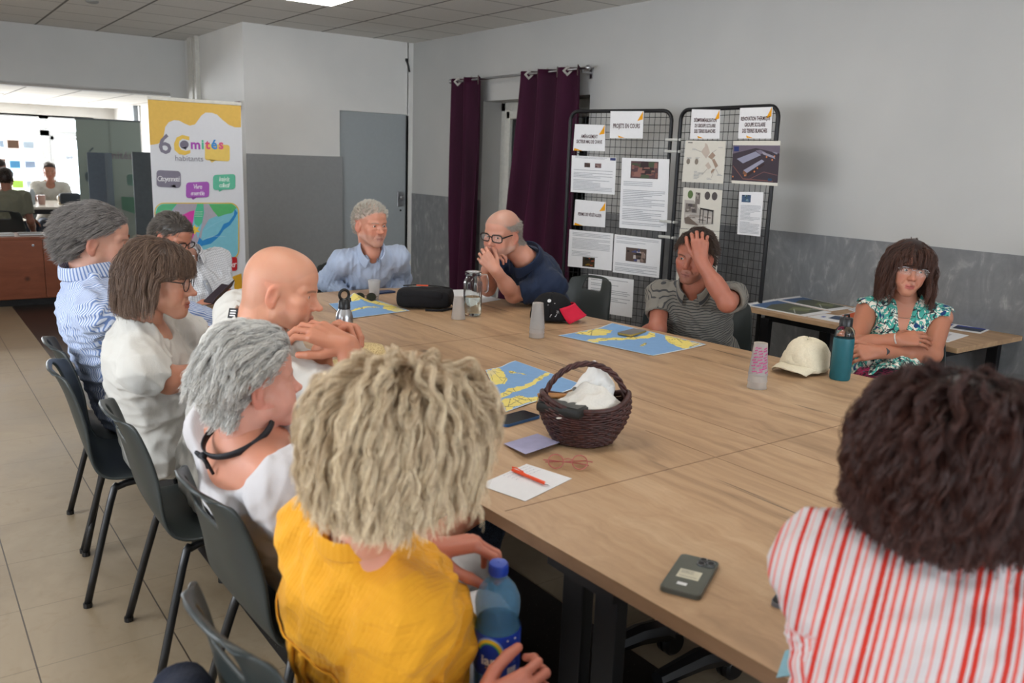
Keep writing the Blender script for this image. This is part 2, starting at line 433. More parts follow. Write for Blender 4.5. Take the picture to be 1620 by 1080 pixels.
# vertical casing and junction box in the far corner
mb = MB().box((2.985, 10.55, 2.45), (0.07, 0.16, 0.77), 0.004).box((2.975, 10.35, 2.45), (0.05, 0.08, 0.77), 0.004)
tag(mb.build('pipe_casing', M_WHITE), 'white vertical pipe casing in the corner above the tall banner', 'pipe')
mb = MB().box((2.96, 10.38, 2.02), (0.11, 0.34, 0.22), 0.006)
bx = tag(mb.build('junction_box', mat('cream_plastic', (196, 190, 172), 0.6)), 'cream wall box at the foot of the pipe casing above the banner', 'box')
MB().box((2.90, 10.24, 2.02), (0.012, 0.1, 0.2), 0.003).build('side_plate', mat('yellowed_plastic', (196, 172, 96), 0.6), bx)
mb = MB().box((2.985, 9.02, 2.03), (0.015, 0.16, 0.09), 0.003)
s_ = tag(mb.build('wall_notice', mat('maroon_card', (92, 22, 42), 0.5)), 'small maroon notice fixed high on the side wall above the banner', 'sign')
Sheet((2.977, 8.95, 2.03), (0, 1, 0), (0, 0, 1)).poly(circ(0.07, 0.02, 0.012), (150, 110, 120)).line([(0.03, -0.02), (0.1, -0.02)], 0.005, (150, 110, 120)).build('pictogram', s_)
# ------------------------------------------------------------------ far room seen through the opening
ZF = 2.24
struct('ceiling_far', MB().box((0.2, 14.1, ZF + 0.05), (6.7, 6.1, 0.1)), M_CEIL)
mb = MB(); mb.box((3.45, 14.05, 1.15), (0.1, 6.1, 2.3)); mb.box((0.1, 17.1, 0.17), (6.7, 0.2, 0.34)); mb.box((0.1, 17.1, 2.15), (6.7, 0.2, 0.22)); mb.box((3.2, 17.1, 1.19), (0.4, 0.2, 1.70))
struct('wall_far', mb, M_WALL)
M_FR = mat('aluminium_frame', (206, 212, 218), 0.5)
f = MB()
for x, wd in ((-3.0, .1), (-1.6, .1), (0.3, .12), (2.265, .14), (3.0, .1)): f.box((x, 17.05, 1.18), (wd, 0.1, 1.74))
f.box((0.0, 17.05, 1.77), (6.1, 0.1, 0.09)); f.box((0, 17.05, 2.04), (6.1, .1, .06)); f.box((0, 17.05, .36), (6.1, .1, .08))
for z, dz in ((1.69, .06), (.5, .1)): f.box((2.66, 17.04, z), (0.62, 0.08, dz))
for x in (2.37, 2.93): f.box((x, 17.04, 1.08), (0.06, 0.08, 1.3))
wf = struct('window_4', f, M_FR)
tag(MB().box((3.34, 15.1, 1.12), (0.07, 0.07, 2.24), 0.01).build('pipe_casing', mat('grey_pipe', (140, 148, 156), 0.5)), 'grey vertical pipe on the far room wall beyond the pale banner', 'pipe')
def m_trans(rgb):
    nm = 'thin_print_%02x%02x%02x' % rgb
    if nm in MATS: return MATS[nm]
    t = NT(nm, 0.8, 0.1); t.color(lin(rgb))
    tr = t.new('ShaderNodeBsdfTranslucent'); tr.inputs[0].default_value = (*lin(rgb), 1)
    mx = t.new('ShaderNodeMixShader'); mx.inputs[0].default_value = 0.55
    t.link(t.b.outputs[0], mx.inputs[1]); t.link(tr.outputs[0], mx.inputs[2]); t.link(mx.outputs[0], t.n['Material Output'].inputs[0])
    MATS[nm] = t.m; return t.m
def on_win(px, py, Y=16.98):
    d = CF + (px - 810) / FPX * CR - (py - 540) / FPX * CU
    p = np.array([0, 0, HC]) + d * Y / d[1]; return p[0], p[2]
WP = [((11, 218, 31, 242), (128, 106, 92), 'brown photo print, second from the left in the upper window row'), ((36, 221, 55, 241), (190, 200, 208), 'pale grey print, right of the brown photo in the window'),
      ((0, 219, 6, 240), (178, 190, 202), 'pale print cut by the photo edge in the upper window row'), ((0, 249, 9, 268), (150, 120, 110), 'dark-topped photo print at the edge of the lower window row'),
      ((15, 251, 33, 273), (110, 170, 200), 'print with a blue band taped to the window'), ((39, 252, 57, 272), (170, 184, 200), 'pale blue-grey print beside the blue one on the window'),
      ((19, 282, 38, 304), (190, 214, 130), 'lime green print taped low on the window'), ((42, 283, 56, 304), (200, 208, 214), 'faint print low on the window beside the lime one'), ((103, 246, 117, 256), (200, 206, 212), 'small faint print alone on the right-hand window')]
for (x0, y0, x1, y1), c, lb in WP:
    a, b = on_win(x0, y1), on_win(x1, y0)
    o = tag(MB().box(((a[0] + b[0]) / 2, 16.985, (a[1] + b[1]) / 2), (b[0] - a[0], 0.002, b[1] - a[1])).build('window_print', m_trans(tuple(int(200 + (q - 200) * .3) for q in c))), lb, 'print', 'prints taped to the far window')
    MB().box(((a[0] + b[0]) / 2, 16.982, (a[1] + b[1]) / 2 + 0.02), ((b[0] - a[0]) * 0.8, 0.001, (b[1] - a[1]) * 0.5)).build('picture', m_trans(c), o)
# low cabinet with papers
cb = empty('sideboard', (0.4, 9.75, 0), label='long low reddish wood cupboard below the opening, papers laid out on it', cat='sideboard')
MB().box((0, 0, 0.37), (3.1, 0.46, 0.6), 0.004).build('body', M_RED, cb)
MB().box((0, -0.005, 0.672), (3.16, 0.5, 0.03), 0.004).build('top', M_RED, cb)
MB().box((0, 0.02, 0.035), (3.05, 0.4, 0.07)).build('plinth', M_BLACKPL, cb)
for i, x in enumerate((-1.16, -0.39, 0.39, 1.16)):
    dr = MB().box((x, -0.236, 0.37), (0.765, 0.018, 0.585), 0.002).build('door', M_RED, cb)
    MB().xf(Matrix.Translation((x + (0.3 if i % 2 == 0 else -0.3), -0.245, 0.6)) @ Matrix.Rotation(pi / 2, 4, 'X')).lathe([(0.012, 0), (0.012, 0.006), (0.001, 0.007)], 12).build('lock', M_STEEL, dr)
rng = random.Random(11); kk = 0
for i in range(7):
    for j in range(2):
        x, y = -0.1 + i * 0.24 + rng.uniform(-.02, .02), 9.64 + j * 0.2 + rng.uniform(-.01, .01)
        o = tag(MB().box((x, y, 0.6885 + 0.0006 * kk), (0.21, 0.15, 0.001), rz=rng.uniform(-.15, .15)).build('leaflet', M_PAPER if (i + j) % 3 else mat('grey_leaflet', (150, 150, 146), .8)),
                '%s leaflet on the reddish cupboard, %s from the left in the %s row' % ('white' if (i + j) % 3 else 'grey', ('first', 'second', 'third', 'fourth', 'fifth', 'sixth', 'seventh')[i], 'back' if j else 'front'), 'leaflet', 'white leaflets on the low cupboard' if (i + j) % 3 else 'grey leaflets on the low cupboard'); kk += 1
# far meeting table with clutter
ft = empty('meeting_table', (1.9, 12.9, 0), label='pale long table in the far room before the bright windows', cat='table')
MB().box((0, 0, 0.79), (1.7, 1.5, 0.03), 0.005).build('table_top', mat('pale_laminate', (214, 210, 200), 0.25), ft)
for x in (-0.78, 0.78):
    for y in (-.68, .68): MB().box((x, y, 0.39), (0.05, 0.05, 0.775)).build('leg', M_BLK, ft)
MB().box((0, -.7, 0.745), (1.6, 0.03, 0.06)).build('rail', M_BLK, ft)
# ------------------------------------------------------------------ ceiling fittings
lp = empty('ceiling_lamp', (2.94, 6.92, ZC), label='square lit ceiling panel lamp at the top edge of the view', cat='lamp')
MB().box((0, 0, -0.006), (0.6, 0.6, 0.012)).build('frame', M_WHITE, lp)
E_LED = emis('led_diffuser', (1.0, 0.95, 0.88), 12.0)
MB().box((0, 0, -0.0145), (0.56, 0.56, 0.005)).build('diffuser', E_LED, lp)
for i, (x, y, lb) in enumerate(((2.94, 3.92, 'square lit ceiling panel lamp above the middle of the long table'), (2.94, 1.52, 'square lit ceiling panel lamp above the near end of the table'), (0.54, 6.92, 'square lit ceiling panel lamp above the passage left of the table'), (0.54, 2.12, 'square lit ceiling panel lamp above the left row of chairs'))):
    c = copy_tree(lp); c.location = (x, y, ZC); c['label'] = lb
for i, (x, y) in enumerate(((2.35, 15.3), (1.1, 14.3))):
    q = copy_tree(lp); q.location = (x, y, ZF); q['label'] = ('lit ceiling panel of the far room nearest the pale banner', 'lit ceiling panel of the far room towards the left edge')[i]
sd = MB().lathe([(0.001, -0.02), (0.03, -0.02), (0.05, -0.012), (0.055, 0)], 24, (1.62, 8.73, ZC)).build('ceiling_vent', mat('grey_plastic', (150, 150, 148), .5), smooth=True)
tag(sd, 'small round grey fitting in the ceiling tiles above the passage', 'vent')
mb = MB().tube([(4.85, YB - 0.012, 2.66), (4.85, YB - 0.014, 2.63)], 0.016, 10).tube([(4.85, YB - 0.02, 2.63), (4.865, YB - 0.03, 2.58), (4.885, YB - 0.02, 2.52)], 0.01, 8)
tag(mb.build('wall_hook', M_BLACKPL, smooth=True), 'small black cable end hanging on the white wall near the ceiling corner', 'hook')
# ------------------------------------------------------------------ curtains on their rod
rod = empty('curtain_rod', (4.83, 6.72, 2.36), label='brushed steel curtain rod with ball ends over the tall window', cat='curtain rod')
MB().tube([(0, -1.04, 0.0), (0, 1.1, -0.005)], 0.011, 12).build('pole', M_STEEL, rod, smooth=True)
for y in (-1.06, 1.12): MB().ell((0, y, 0), (0.024, 0.024, 0.024), 10).build('finial', M_STEEL, rod, smooth=True)
for y in (-0.98, 0.98):
    MB().box((0.06, y, -0.03), (0.11, 0.014, 0.014)).box((0.107, y, -0.03), (0.012, 0.03, 0.09)).box((0.004, y, -0.018), (0.014, 0.014, 0.03)).build('bracket', M_STEEL, rod)
def m_velvet():
    t = NT('purple_velvet', 0.75, 0.2); v = t.coord()
    n = t.noise(t.coord(scale=(1, 1, 0.15)), 6, 4)
    t.color(t.ramp(n, [(0.3, lin((44, 12, 32))), (0.7, lin((62, 17, 45)))])); t.b.inputs['Sheen Weight'].default_value = 0.25
    t.b.inputs['Sheen Tint'].default_value = (*lin((150, 60, 110)), 1); t.bump(t.noise(v, 160, 2), 0.15, 0.002); return t.m
M_VEL = m_velvet()
def curtain(y0, y1, y0b, y1b, waves, label, seed):
    rng = random.Random(seed); c = empty('curtain', (4.83, (y0 + y1) / 2, 0.05), label=label, cat='curtain', group='purple curtains at the tall window')
    yc = (y0 + y1) / 2; P = []; nz, nx = 26, waves * 14
    ph = [rng.uniform(-.5, .5) for _ in range(4)]
    for i in range(nz + 1):
        t = i / nz; z = 2.38 - 2.31 * t; row = []; e = t ** 1.3
        for j in range(nx + 1):
            s = j / nx; a = y0 + (y1 - y0) * s; b = y0b + (y1b - y0b) * s; y = a * (1 - e) + b * e - yc
            amp = 0.045 + 0.012 * sin(3 * t + ph[0])
            xx = amp * cos(2 * pi * waves * s + pi + 0.5 * sin(2.2 * t * 2 + ph[1])) + 0.008 * sin(9 * s + 5 * t + ph[2])
            row.append((xx, y + 0.012 * sin(4 * pi * waves * s + ph[3]) * t, z - 0.05))
        P.append(row)
    o = MB().grid(P).build('cloth', M_VEL, c, smooth='all'); mod(o, 'SOLIDIFY', thickness=0.004)
    for k in range(waves * 2):
        s = (k + 0.5) / (waves * 2); y = y0 + (y1 - y0) * s - yc; sl = (1 if k % 2 else -1)
        M = Matrix.Translation((-0.004, y, 2.30)) @ Matrix.Rotation(sl * 0.75 + pi / 2, 4, 'Z') @ Matrix.Rotation(pi / 2, 4, 'X')
        ring = MB().xf(M); O = [(0.045, 0), (0, 0.045), (-0.045, 0), (0, -0.045)]
        for zz in (-0.006, 0.006):
            pts = [(x, y_, zz) for x, y_ in O]; inn = [(0.02 * cos(i * pi / 2), 0.02 * sin(i * pi / 2), zz) for i in range(4)]
            ring.add(pts + inn, [(i, (i + 1) % 4, 4 + (i + 1) % 4, 4 + i) for i in range(4)])
        ring.add([(x, y_, -0.006) for x, y_ in O] + [(x, y_, 0.006) for x, y_ in O], [(i, (i + 1) % 4, 4 + (i + 1) % 4, 4 + i) for i in range(4)])
        ring.build('eyelet', mat('dull_nickel', (150, 146, 140), .55, .5, .6), c)
curtain(7.25, 7.76, 7.26, 7.72, 2, 'narrower purple curtain, left of the window opening', 1)
curtain(5.72, 6.55, 5.72, 6.85, 3, 'wider purple curtain, right of the opening and behind the mesh panels', 2)
# ------------------------------------------------------------------ roll-up banners
def blob(*pts): return list(pts)
YBN = 8.0
def bxz(px, py, Y=YBN):
    d = CF + (px - 810) / FPX * CR - (py - 540) / FPX * CU
    p = np.array([0, 0, HC]) + d * Y / d[1]; return p[0], p[2]
tl, tr = bxz(233.5, 158), bxz(381, 163)
BX0, BX1, BZ = tl[0], tr[0], (tl[1] + tr[1]) / 2
bn = empty('roll_up_banner', ((BX0 + BX1) / 2, YBN, 0), label='tall white and yellow roll-up banner reading 6 Comités habitants', cat='banner')
M_BAN = mat('banner_vinyl', (214, 216, 222), 0.6, 0.3, 0, 0.01)
bw = (BX1 - BX0) / 2
MB().box((0, 0, (BZ + 0.08) / 2), (2 * bw, 0.003, BZ - 0.08)).build('panel', M_BAN, bn)
MB().box((0, 0, BZ + 0.005), (2 * bw + 0.01, 0.02, 0.03), 0.004).build('top_rail', M_WHITE, bn)
MB().box((0, 0, 0.04), (2 * bw + 0.04, 0.16, 0.08), 0.01).build('base', M_STEEL, bn)
MB().tube([(0, 0.03, 0.06), (0, 0.02, BZ)], 0.008, 8).build('pole', M_STEEL, bn)
def crop(pts, ox=220, oy=140, k=3.0, shift=None):
    """outline points read off the banner, turned into its own x, z"""
    out = []
    for x, y in pts:
        q = bxz(ox + x / k, oy + y / k); out.append((q[0] - (BX0 + BX1) / 2, q[1]))
    return [(min(max(a, -bw), bw), b) for a, b in out]
S = Sheet((0, -0.002, 0), (1, 0, 0), (0, 0, 1))
YEL, GRY, PUR, GRN, RED_ = (222, 182, 92), (126, 122, 138), (164, 92, 180), (98, 184, 154), (184, 36, 44)
S.poly(crop([(36, 52), (483, 72), (483, 184), (455, 184), (425, 172), (395, 148), (370, 124), (345, 115), (315, 114), (295, 128), (280, 150), (265, 170), (240, 176), (215, 166), (190, 152), (165, 150), (140, 160), (124, 182), (118, 215), (112, 245), (90, 262), (45, 268)][::-1]), YEL)
def tcrop(t, x, y, hpx, rgb, rot=0.0, **k):
    if 'shear' in k: k['ys'] = 1.35; hpx *= .86
    q = crop([(x, y)])[0]; q2 = crop([(x, y + hpx)])[0]; S.text(t, q[0], q[1], abs(q2[1] - q[1]) / 0.7, rgb, rot, **k)
def bub(x0, y0, x1, y1, rgb, tail, r=14, sk=0):
    p = rrect(x0, y0, x1, y1, r, 4); p = [(a, b + sk * (a - x0) / (x1 - x0)) for a, b in p]
    S.poly(crop(p[::-1]), rgb); S.poly(crop(tail), rgb, False)
tcrop('6', 124, 308, 92, GRY, bold=0.012)
S.poly(crop([(238, 228), (205, 220), (178, 232), (165, 262), (168, 292), (190, 312), (218, 316), (243, 306), (243, 292), (222, 296), (200, 290), (188, 272), (190, 250), (206, 238), (238, 246)][::-1]), (226, 190, 90))
bub(312, 262, 430, 340, (228, 196, 104), [(330, 336), (345, 352), (365, 340)], 12, 6)
S.poly(crop(circ(214, 266, 21, 20, 20)[::-1]), (118, 114, 130)); S.poly(crop([(205, 280), (222, 292), (226, 276)]), (118, 114, 130), False)
for ch, x, rgb in (('m', 268, (168, 80, 176)), ('i', 302, (86, 186, 150)), ('t', 325, (216, 84, 124)), ('é', 356, (70, 140, 206)), ('s', 389, (220, 96, 136))):
    tcrop(ch, x, 286, 44, rgb, bold=0.03)
tcrop('habitants', 238, 344, 26, (140, 140, 150))
bub(82, 386, 197, 466, GRY, [(145, 462), (175, 472), (170, 456)], 16, 6)
tcrop('Citoyenneté', 139, 440, 22, (232, 232, 236), shear=0.2, space=0.78)
bub(222, 446, 332, 520, PUR, [(245, 515), (255, 528), (275, 515)], 14, -5)
tcrop('Vivre', 277, 476, 20, (236, 232, 240), shear=0.2, space=0.8); tcrop('ensemble', 277, 506, 18, (236, 232, 240), shear=0.2, space=0.76)
bub(350, 410, 456, 482, GRN, [(375, 478), (380, 490), (400, 478)], 14, -5)
tcrop('Intérêt', 403, 440, 19, (232, 240, 236), shear=0.2, space=0.8); tcrop('collectif', 403, 468, 18, (232, 240, 236), shear=0.2, space=0.78)
S.poly(crop(rrect(72, 541, 474, 812, 45, 6)[::-1]), (220, 184, 80))
def mapp(poly, rgb): S.poly(crop([(max(76, min(470, a)), max(545, min(808, b))) for a, b in poly]), rgb)
S.poly(crop(rrect(77, 546, 469, 807, 41, 6)[::-1]), (124, 190, 208))
mapp([(90, 560), (110, 548), (180, 546), (160, 570), (140, 600), (110, 640), (78, 660), (78, 590)][::-1], (90, 178, 130))
mapp([(180, 546), (275, 546), (262, 590), (240, 640), (270, 680), (285, 740), (262, 766), (78, 800), (78, 670), (120, 640), (150, 590)][::-1], (166, 160, 172))
mapp([(205, 600), (240, 582), (262, 578), (258, 615), (250, 655), (262, 690), (240, 735), (226, 720), (215, 660), (205, 640)][::-1], (206, 66, 160))
mapp([(275, 546), (304, 546), (306, 590), (298, 635), (282, 655), (262, 640), (260, 600)][::-1], (84, 184, 144))
mapp([(304, 546), (330, 550), (372, 602), (330, 620), (300, 670), (288, 740), (262, 766), (285, 690), (298, 640), (308, 590)][::-1], (170, 166, 178))
mapp([(330, 548), (440, 546), (462, 565), (440, 590), (410, 596), (375, 608), (350, 580)][::-1], (88, 176, 110))
mapp([(262, 766), (300, 745), (340, 735), (380, 700), (400, 670), (430, 648), (450, 620), (466, 590), (452, 570), (448, 600), (425, 632), (400, 642), (385, 670), (372, 690), (345, 705), (320, 712), (300, 722), (285, 705)][::-1], (46, 132, 196))
S.poly(crop([(262, 645), (268, 658), (285, 656), (276, 668), (288, 682), (270, 680), (262, 694), (256, 678), (242, 672), (254, 662)]), (232, 200, 80))
for i in range(3): S.line(crop([(262, 585 + i * 10), (300, 585 + i * 10)]), 0.003, (214, 226, 220))
S.line(crop([(300, 715), (350, 700), (410, 702)]), 0.002, (190, 214, 226)); S.line(crop([(310, 670), (360, 640), (400, 620)]), 0.002, (160, 206, 222))
bub(360, 802, 464, 868, RED_, [(380, 806), (388, 790), (400, 806)], 12, -4)
tcrop('Participer', 412, 848, 26, (236, 230, 230), shear=0.2, space=0.8)
S.poly(crop([(385, 905), (420, 902), (450, 888), (483, 876), (494, 1000), (494, 1200), (60, 1200), (120, 1100), (300, 1010), (384, 1000), (400, 930)][::-1]), (214, 162, 40))
S.build('print', bn, 0.6)
# pale second banner in the far room, its backlit fading painted into the print colours
def bx2(px, py):
    a, b = bxz(px, py, 11.75); return a, b
q0, q1 = bx2(118.5, 187), bx2(221, 190); c2 = (q0[0] + q1[0]) / 2; w2_ = (q1[0] - q0[0]) / 2; zt = q0[1]
b2 = empty('roll_up_banner', (c2, 11.75, 0), label='pale see-through roll-up banner in the far room, its print faded by backlight', cat='banner')
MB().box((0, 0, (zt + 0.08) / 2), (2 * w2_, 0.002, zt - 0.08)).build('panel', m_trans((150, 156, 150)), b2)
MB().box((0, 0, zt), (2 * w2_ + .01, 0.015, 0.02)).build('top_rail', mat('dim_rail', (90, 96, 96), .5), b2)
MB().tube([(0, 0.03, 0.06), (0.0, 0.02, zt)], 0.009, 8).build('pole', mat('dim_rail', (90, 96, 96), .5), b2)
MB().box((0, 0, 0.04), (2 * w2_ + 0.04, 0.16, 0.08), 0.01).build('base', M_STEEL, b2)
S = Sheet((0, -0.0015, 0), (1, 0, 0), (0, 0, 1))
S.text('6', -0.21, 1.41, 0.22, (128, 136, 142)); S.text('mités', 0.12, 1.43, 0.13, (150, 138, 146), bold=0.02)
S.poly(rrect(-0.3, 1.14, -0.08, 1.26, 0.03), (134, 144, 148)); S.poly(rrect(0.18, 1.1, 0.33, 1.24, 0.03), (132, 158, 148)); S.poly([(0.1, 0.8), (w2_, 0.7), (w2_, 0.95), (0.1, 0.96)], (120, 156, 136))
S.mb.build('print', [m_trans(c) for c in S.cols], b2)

# ------------------------------------------------------------------ mesh display panels
GZ = 1.96
def mesh_panel(p0, p1, label):
    p0, p1 = np.array(p0), np.array(p1); L = np.linalg.norm(p1 - p0); a = math.atan2(*(p1 - p0)[::-1])
    e = empty('mesh_display_panel', (*p0, 0), a, label=label, cat='display panel')
    R = 0.07; pts = [(0, 0, 0.02), (0, 0, GZ - R)] + [(R - R * cos(t), 0, GZ - R + R * sin(t)) for t in np.linspace(0.2, pi / 2, 6)]
    pts += [(L - R + R * sin(t), 0, GZ - R + R * cos(t)) for t in np.linspace(0, pi / 2 - 0.1, 6)] + [(L, 0, GZ - R), (L, 0, 0.02)]
    MB().tube(pts, 0.014, 10).tube([(0, 0, 0.12), (L, 0, 0.12)], 0.012, 8).build('frame', M_BLK, e, smooth=True)
    w_ = MB(); n = int(L / 0.043)
    for i in range(1, n): w_.tube([(L * i / n, 0.004, 0.12), (L * i / n, 0.004, GZ - 0.005)], 0.002, 4, cap=False)
    for i in range(34): w_.tube([(0.005, 0, 0.15 + i * 0.0535), (L - 0.005, 0, 0.15 + i * 0.0535)], 0.002, 4, cap=False)
    w_.build('wire_mesh', M_BLK, e)
    for x in (0.0, L): MB().tube([(x, -0.2, 0.02), (x, 0.2, 0.02)], 0.013, 8).build('foot', M_BLK, e)
    return e
GA, GB, GC, GD = (4.27, 5.18), (4.515, 4.36), (4.49, 4.25), (4.44, 3.40)
g1 = mesh_panel(GA, GB, 'left black wire mesh display panel, nearest the curtain')
g2 = mesh_panel(GC, GD, 'right black wire mesh display panel, next to the small side table')
for z, nth in ((1.76, 'topmost'), (1.68, 'second highest'), (1.19, 'middle'), (1.08, 'fourth highest'), (0.72, 'lowest')):
    tag(MB().box(((GB[0] + GC[0]) / 2, (GB[1] + GC[1]) / 2, z), (0.05, 0.145, 0.018), 0.004).build('cable_tie', mat('clear_plastic', (190, 190, 186), .4)),
        nth + ' pale plastic tie joining the two mesh display panels', 'cable tie', 'ties between the mesh panels')
def sheet_on(p0, p1, quad, label, draw, ox=880, oy=150, k=2.634, off=0.017, paper=None, name='display_sheet', cat='notice'):
    """sheet of paper whose four corners (tl, tr, br, bl) lie on the panel p0-p1"""
    p0 = np.array([*p0, 0.0]); u = np.array([*p1, 0.0]) - p0; u /= np.linalg.norm(u); n = np.array([u[1], -u[0], 0.0])
    if n @ np.array([-1, -1, 0]) < 0: n = -n
    C = []
    for x, y in quad:
        d = CF + (ox + x / k - 810) / FPX * CR - (oy + y / k - 540) / FPX * CU; o = np.array([0, 0, HC])
        t = ((p0 + n * off - o) @ n) / (d @ n); C.append(o + d * t)
    W = (np.linalg.norm(C[1] - C[0]) + np.linalg.norm(C[2] - C[3])) / 2; H = (np.linalg.norm(C[3] - C[0]) + np.linalg.norm(C[2] - C[1])) / 2
    cen = sum(C) / 4; e = (C[1] - C[0]) / W
    def warp(x, y):          # x 0..W, y 0..H upwards
        a, b = x / W, y / H
        return (C[3] * (1 - a) + C[2] * a) * (1 - b) + (C[0] * (1 - a) + C[1] * a) * b - cen
    mb = MB(); f = [c - cen for c in C]; b = [q - n * 0.0012 for q in f]
    mb.add(f + b, [(3, 2, 1, 0), (4, 5, 6, 7), (0, 1, 5, 4), (1, 2, 6, 5), (2, 3, 7, 6), (3, 0, 4, 7)])
    o = tag(mb.build(name, paper or M_PAPER, loc=cen), label, cat)
    S = Sheet((0, 0, 0), u * (1 if (C[1] - C[0]) @ u > 0 else -1), (0, 0, 1), warp=warp)
    if S.n @ n < 0: S.n = -S.n
    draw(S, W, H)
    if S.mb.v: S.build('print', o, 0.8)
    return o
TXT, MAR, ORG = (150, 152, 158), (66, 30, 34), (226, 158, 24)
def lines(S, x0, x1, y0, y1, n, seed=0, col=TXT, w_=None):
    r = random.Random(seed); S.h += S.step
    for i in range(n):
        y = y1 - (y1 - y0) * (i + 0.5) / n
        if r.random() < 0.12: continue
        S.line([(x0, y), (x0 + (x1 - x0) * r.choice((1, 1, 1, .93, .7, .5)), y)], w_ or (y1 - y0) / n * 0.32, col, False)
def title(*rows, tri=True):
    def d(S, W, H):
        if tri: S.poly([(W * 0.98, H), (W * 0.98, H * 0.66), (W * 0.8, H * 0.62), (W * 0.9, H * 0.82)], ORG); S.poly([(W * .02, 0), (W * .3, 0), (W * .04, H * .1)], ORG, False)
        else: S.poly([(W * 0.98, H), (W * 0.98, H * 0.7), (W * 0.82, H * 0.64)], ORG); S.poly([(W * .25, H * .1), (W * .46, H * .02), (W * .28, H * .02)], ORG, False)
        n = len(rows); sz = min(0.030, W * 1.46 / max(map(len, rows)))
        for i, r_ in enumerate(rows): S.text(r_, W / 2, H * 0.42 + ((n - 1) / 2 - i) * sz * 1.9 - sz * 0.3, sz, MAR, bold=0.022, ys=1.75)
    return d
def pic(S, x0, y0, x1, y1, cols, seed, n=14):
    r = random.Random(seed); S.rect(x0, y0, x1, y1, cols[0])
    S.h += S.step
    for i in range(n):
        w_, h_ = (x1 - x0) * r.uniform(.08, .35), (y1 - y0) * r.uniform(.08, .35)
        a, b = r.uniform(x0, x1 - w_), r.uniform(y0, y1 - h_); t = r.uniform(-.3, .3)
        S.h += S.step * 0.3
        S.poly([(a, b), (a + w_, b + t * h_ * .2), (a + w_ * .9, b + h_), (a + w_ * .1, b + h_ * (1 - abs(t)))], cols[1 + i % (len(cols) - 1)], False)
sheet_on(GA, GB, [(78, 122), (205, 125), (202, 235), (70, 232)], 'title card reading AMÉNAGEMENT SECTEUR MAS DE CHAVE', title('AMÉNAGEMENT', 'SECTEUR MAS DE CHAVE'))
sheet_on(GA, GB, [(226, 68), (365, 68), (360, 182), (223, 180)], 'title card reading PROJETS EN COURS', title('PROJETS EN COURS', tri=False))
sheet_on(GA, GB, [(80, 435), (208, 447), (203, 552), (72, 542)], 'title card reading PERMIS DE VÉGÉTALISER', title('PERMIS DE VÉGÉTALISER'))
def d1(S, W, H):
    lines(S, W * .08, W * .8, H * .93, H * .99, 2, 1); S.rect(W * .87, H * .92, W * .99, H * .99, (60, 66, 110))
    pic(S, W * .3, H * .7, W * .43, H * .82, [(70, 56, 52), (40, 36, 34), (110, 90, 80)], 1, 6); pic(S, W * .54, H * .7, W * .68, H * .82, [(120, 96, 96), (80, 60, 60), (140, 120, 112)], 2, 6)
    lines(S, W * .06, W * .94, H * .06, H * .64, 15, 2)
sheet_on(GA, GB, [(65, 252), (250, 262), (243, 416), (60, 404)], 'text page with two tiny photos, under the AMÉNAGEMENT card', d1)
def d2(S, W, H):
    pic(S, W * .2, H * .72, W * .78, H * .96, [(88, 66, 70), (60, 46, 50), (120, 82, 76), (76, 84, 66), (140, 100, 92)], 3, 26); lines(S, W * .06, W * .94, H * .05, H * .68, 26, 3)
sheet_on(GA, GB, [(274, 262), (472, 268), (460, 570), (262, 553)], 'tall text page with an aerial photo at its top, on the left mesh panel', d2)
def d3(S, W, H):
    lines(S, W * .08, W * .94, H * .5, H * .95, 12, 4); lines(S, W * .08, W * .94, H * .3, H * .45, 4, 5); pic(S, W * .34, H * .04, W * .62, H * .3, [(52, 40, 26), (24, 26, 20), (150, 74, 50), (120, 96, 30)], 5, 10)
sheet_on(GA, GB, [(55, 560), (238, 578), (230, 732), (48, 714)], 'text page with a dark little photo at its foot, under the PERMIS card', d3)
def d4(S, W, H):
    lines(S, W * .05, W * .95, H * .78, H * .96, 5, 6); pic(S, W * .27, H * .34, W * .71, H * .7, [(90, 76, 70), (44, 40, 40), (140, 120, 110), (76, 80, 120), (190, 180, 176)], 7, 18); lines(S, W * .05, W * .95, H * .05, H * .28, 6, 7)
sheet_on(GA, GB, [(243, 580), (438, 602), (428, 763), (235, 738)], 'text page with a photo of a group of people in its middle', d4)
sheet_on(GA, GB, [(135, 745), (323, 770), (315, 928), (130, 898)], 'plain text page hung lowest on the left mesh panel', lambda S, W, H: lines(S, W * .06, W * .94, H * .28, H * .94, 14, 8))
sheet_on(GC, GD, [(565, 60), (683, 62), (680, 183), (558, 183)], 'title card reading DÉSIMPERMÉABILISATION DU GROUPE SCOLAIRE', title('DÉSIMPERMÉABILISATION', 'DU GROUPE SCOLAIRE', 'DES TERRES BLANCHES', tri=False))
sheet_on(GC, GD, [(766, 55), (902, 50), (895, 182), (757, 182)], 'title card reading RENOVATION THERMIQUE GROUPE SCOLAIRE', title('RENOVATION THERMIQUE', 'GROUPE SCOLAIRE', 'DES TERRES BLANCHES', tri=False))
P_CR = mat('cream_print_paper', (212, 208, 198), 0.8, 0.2, 0, 0.015)
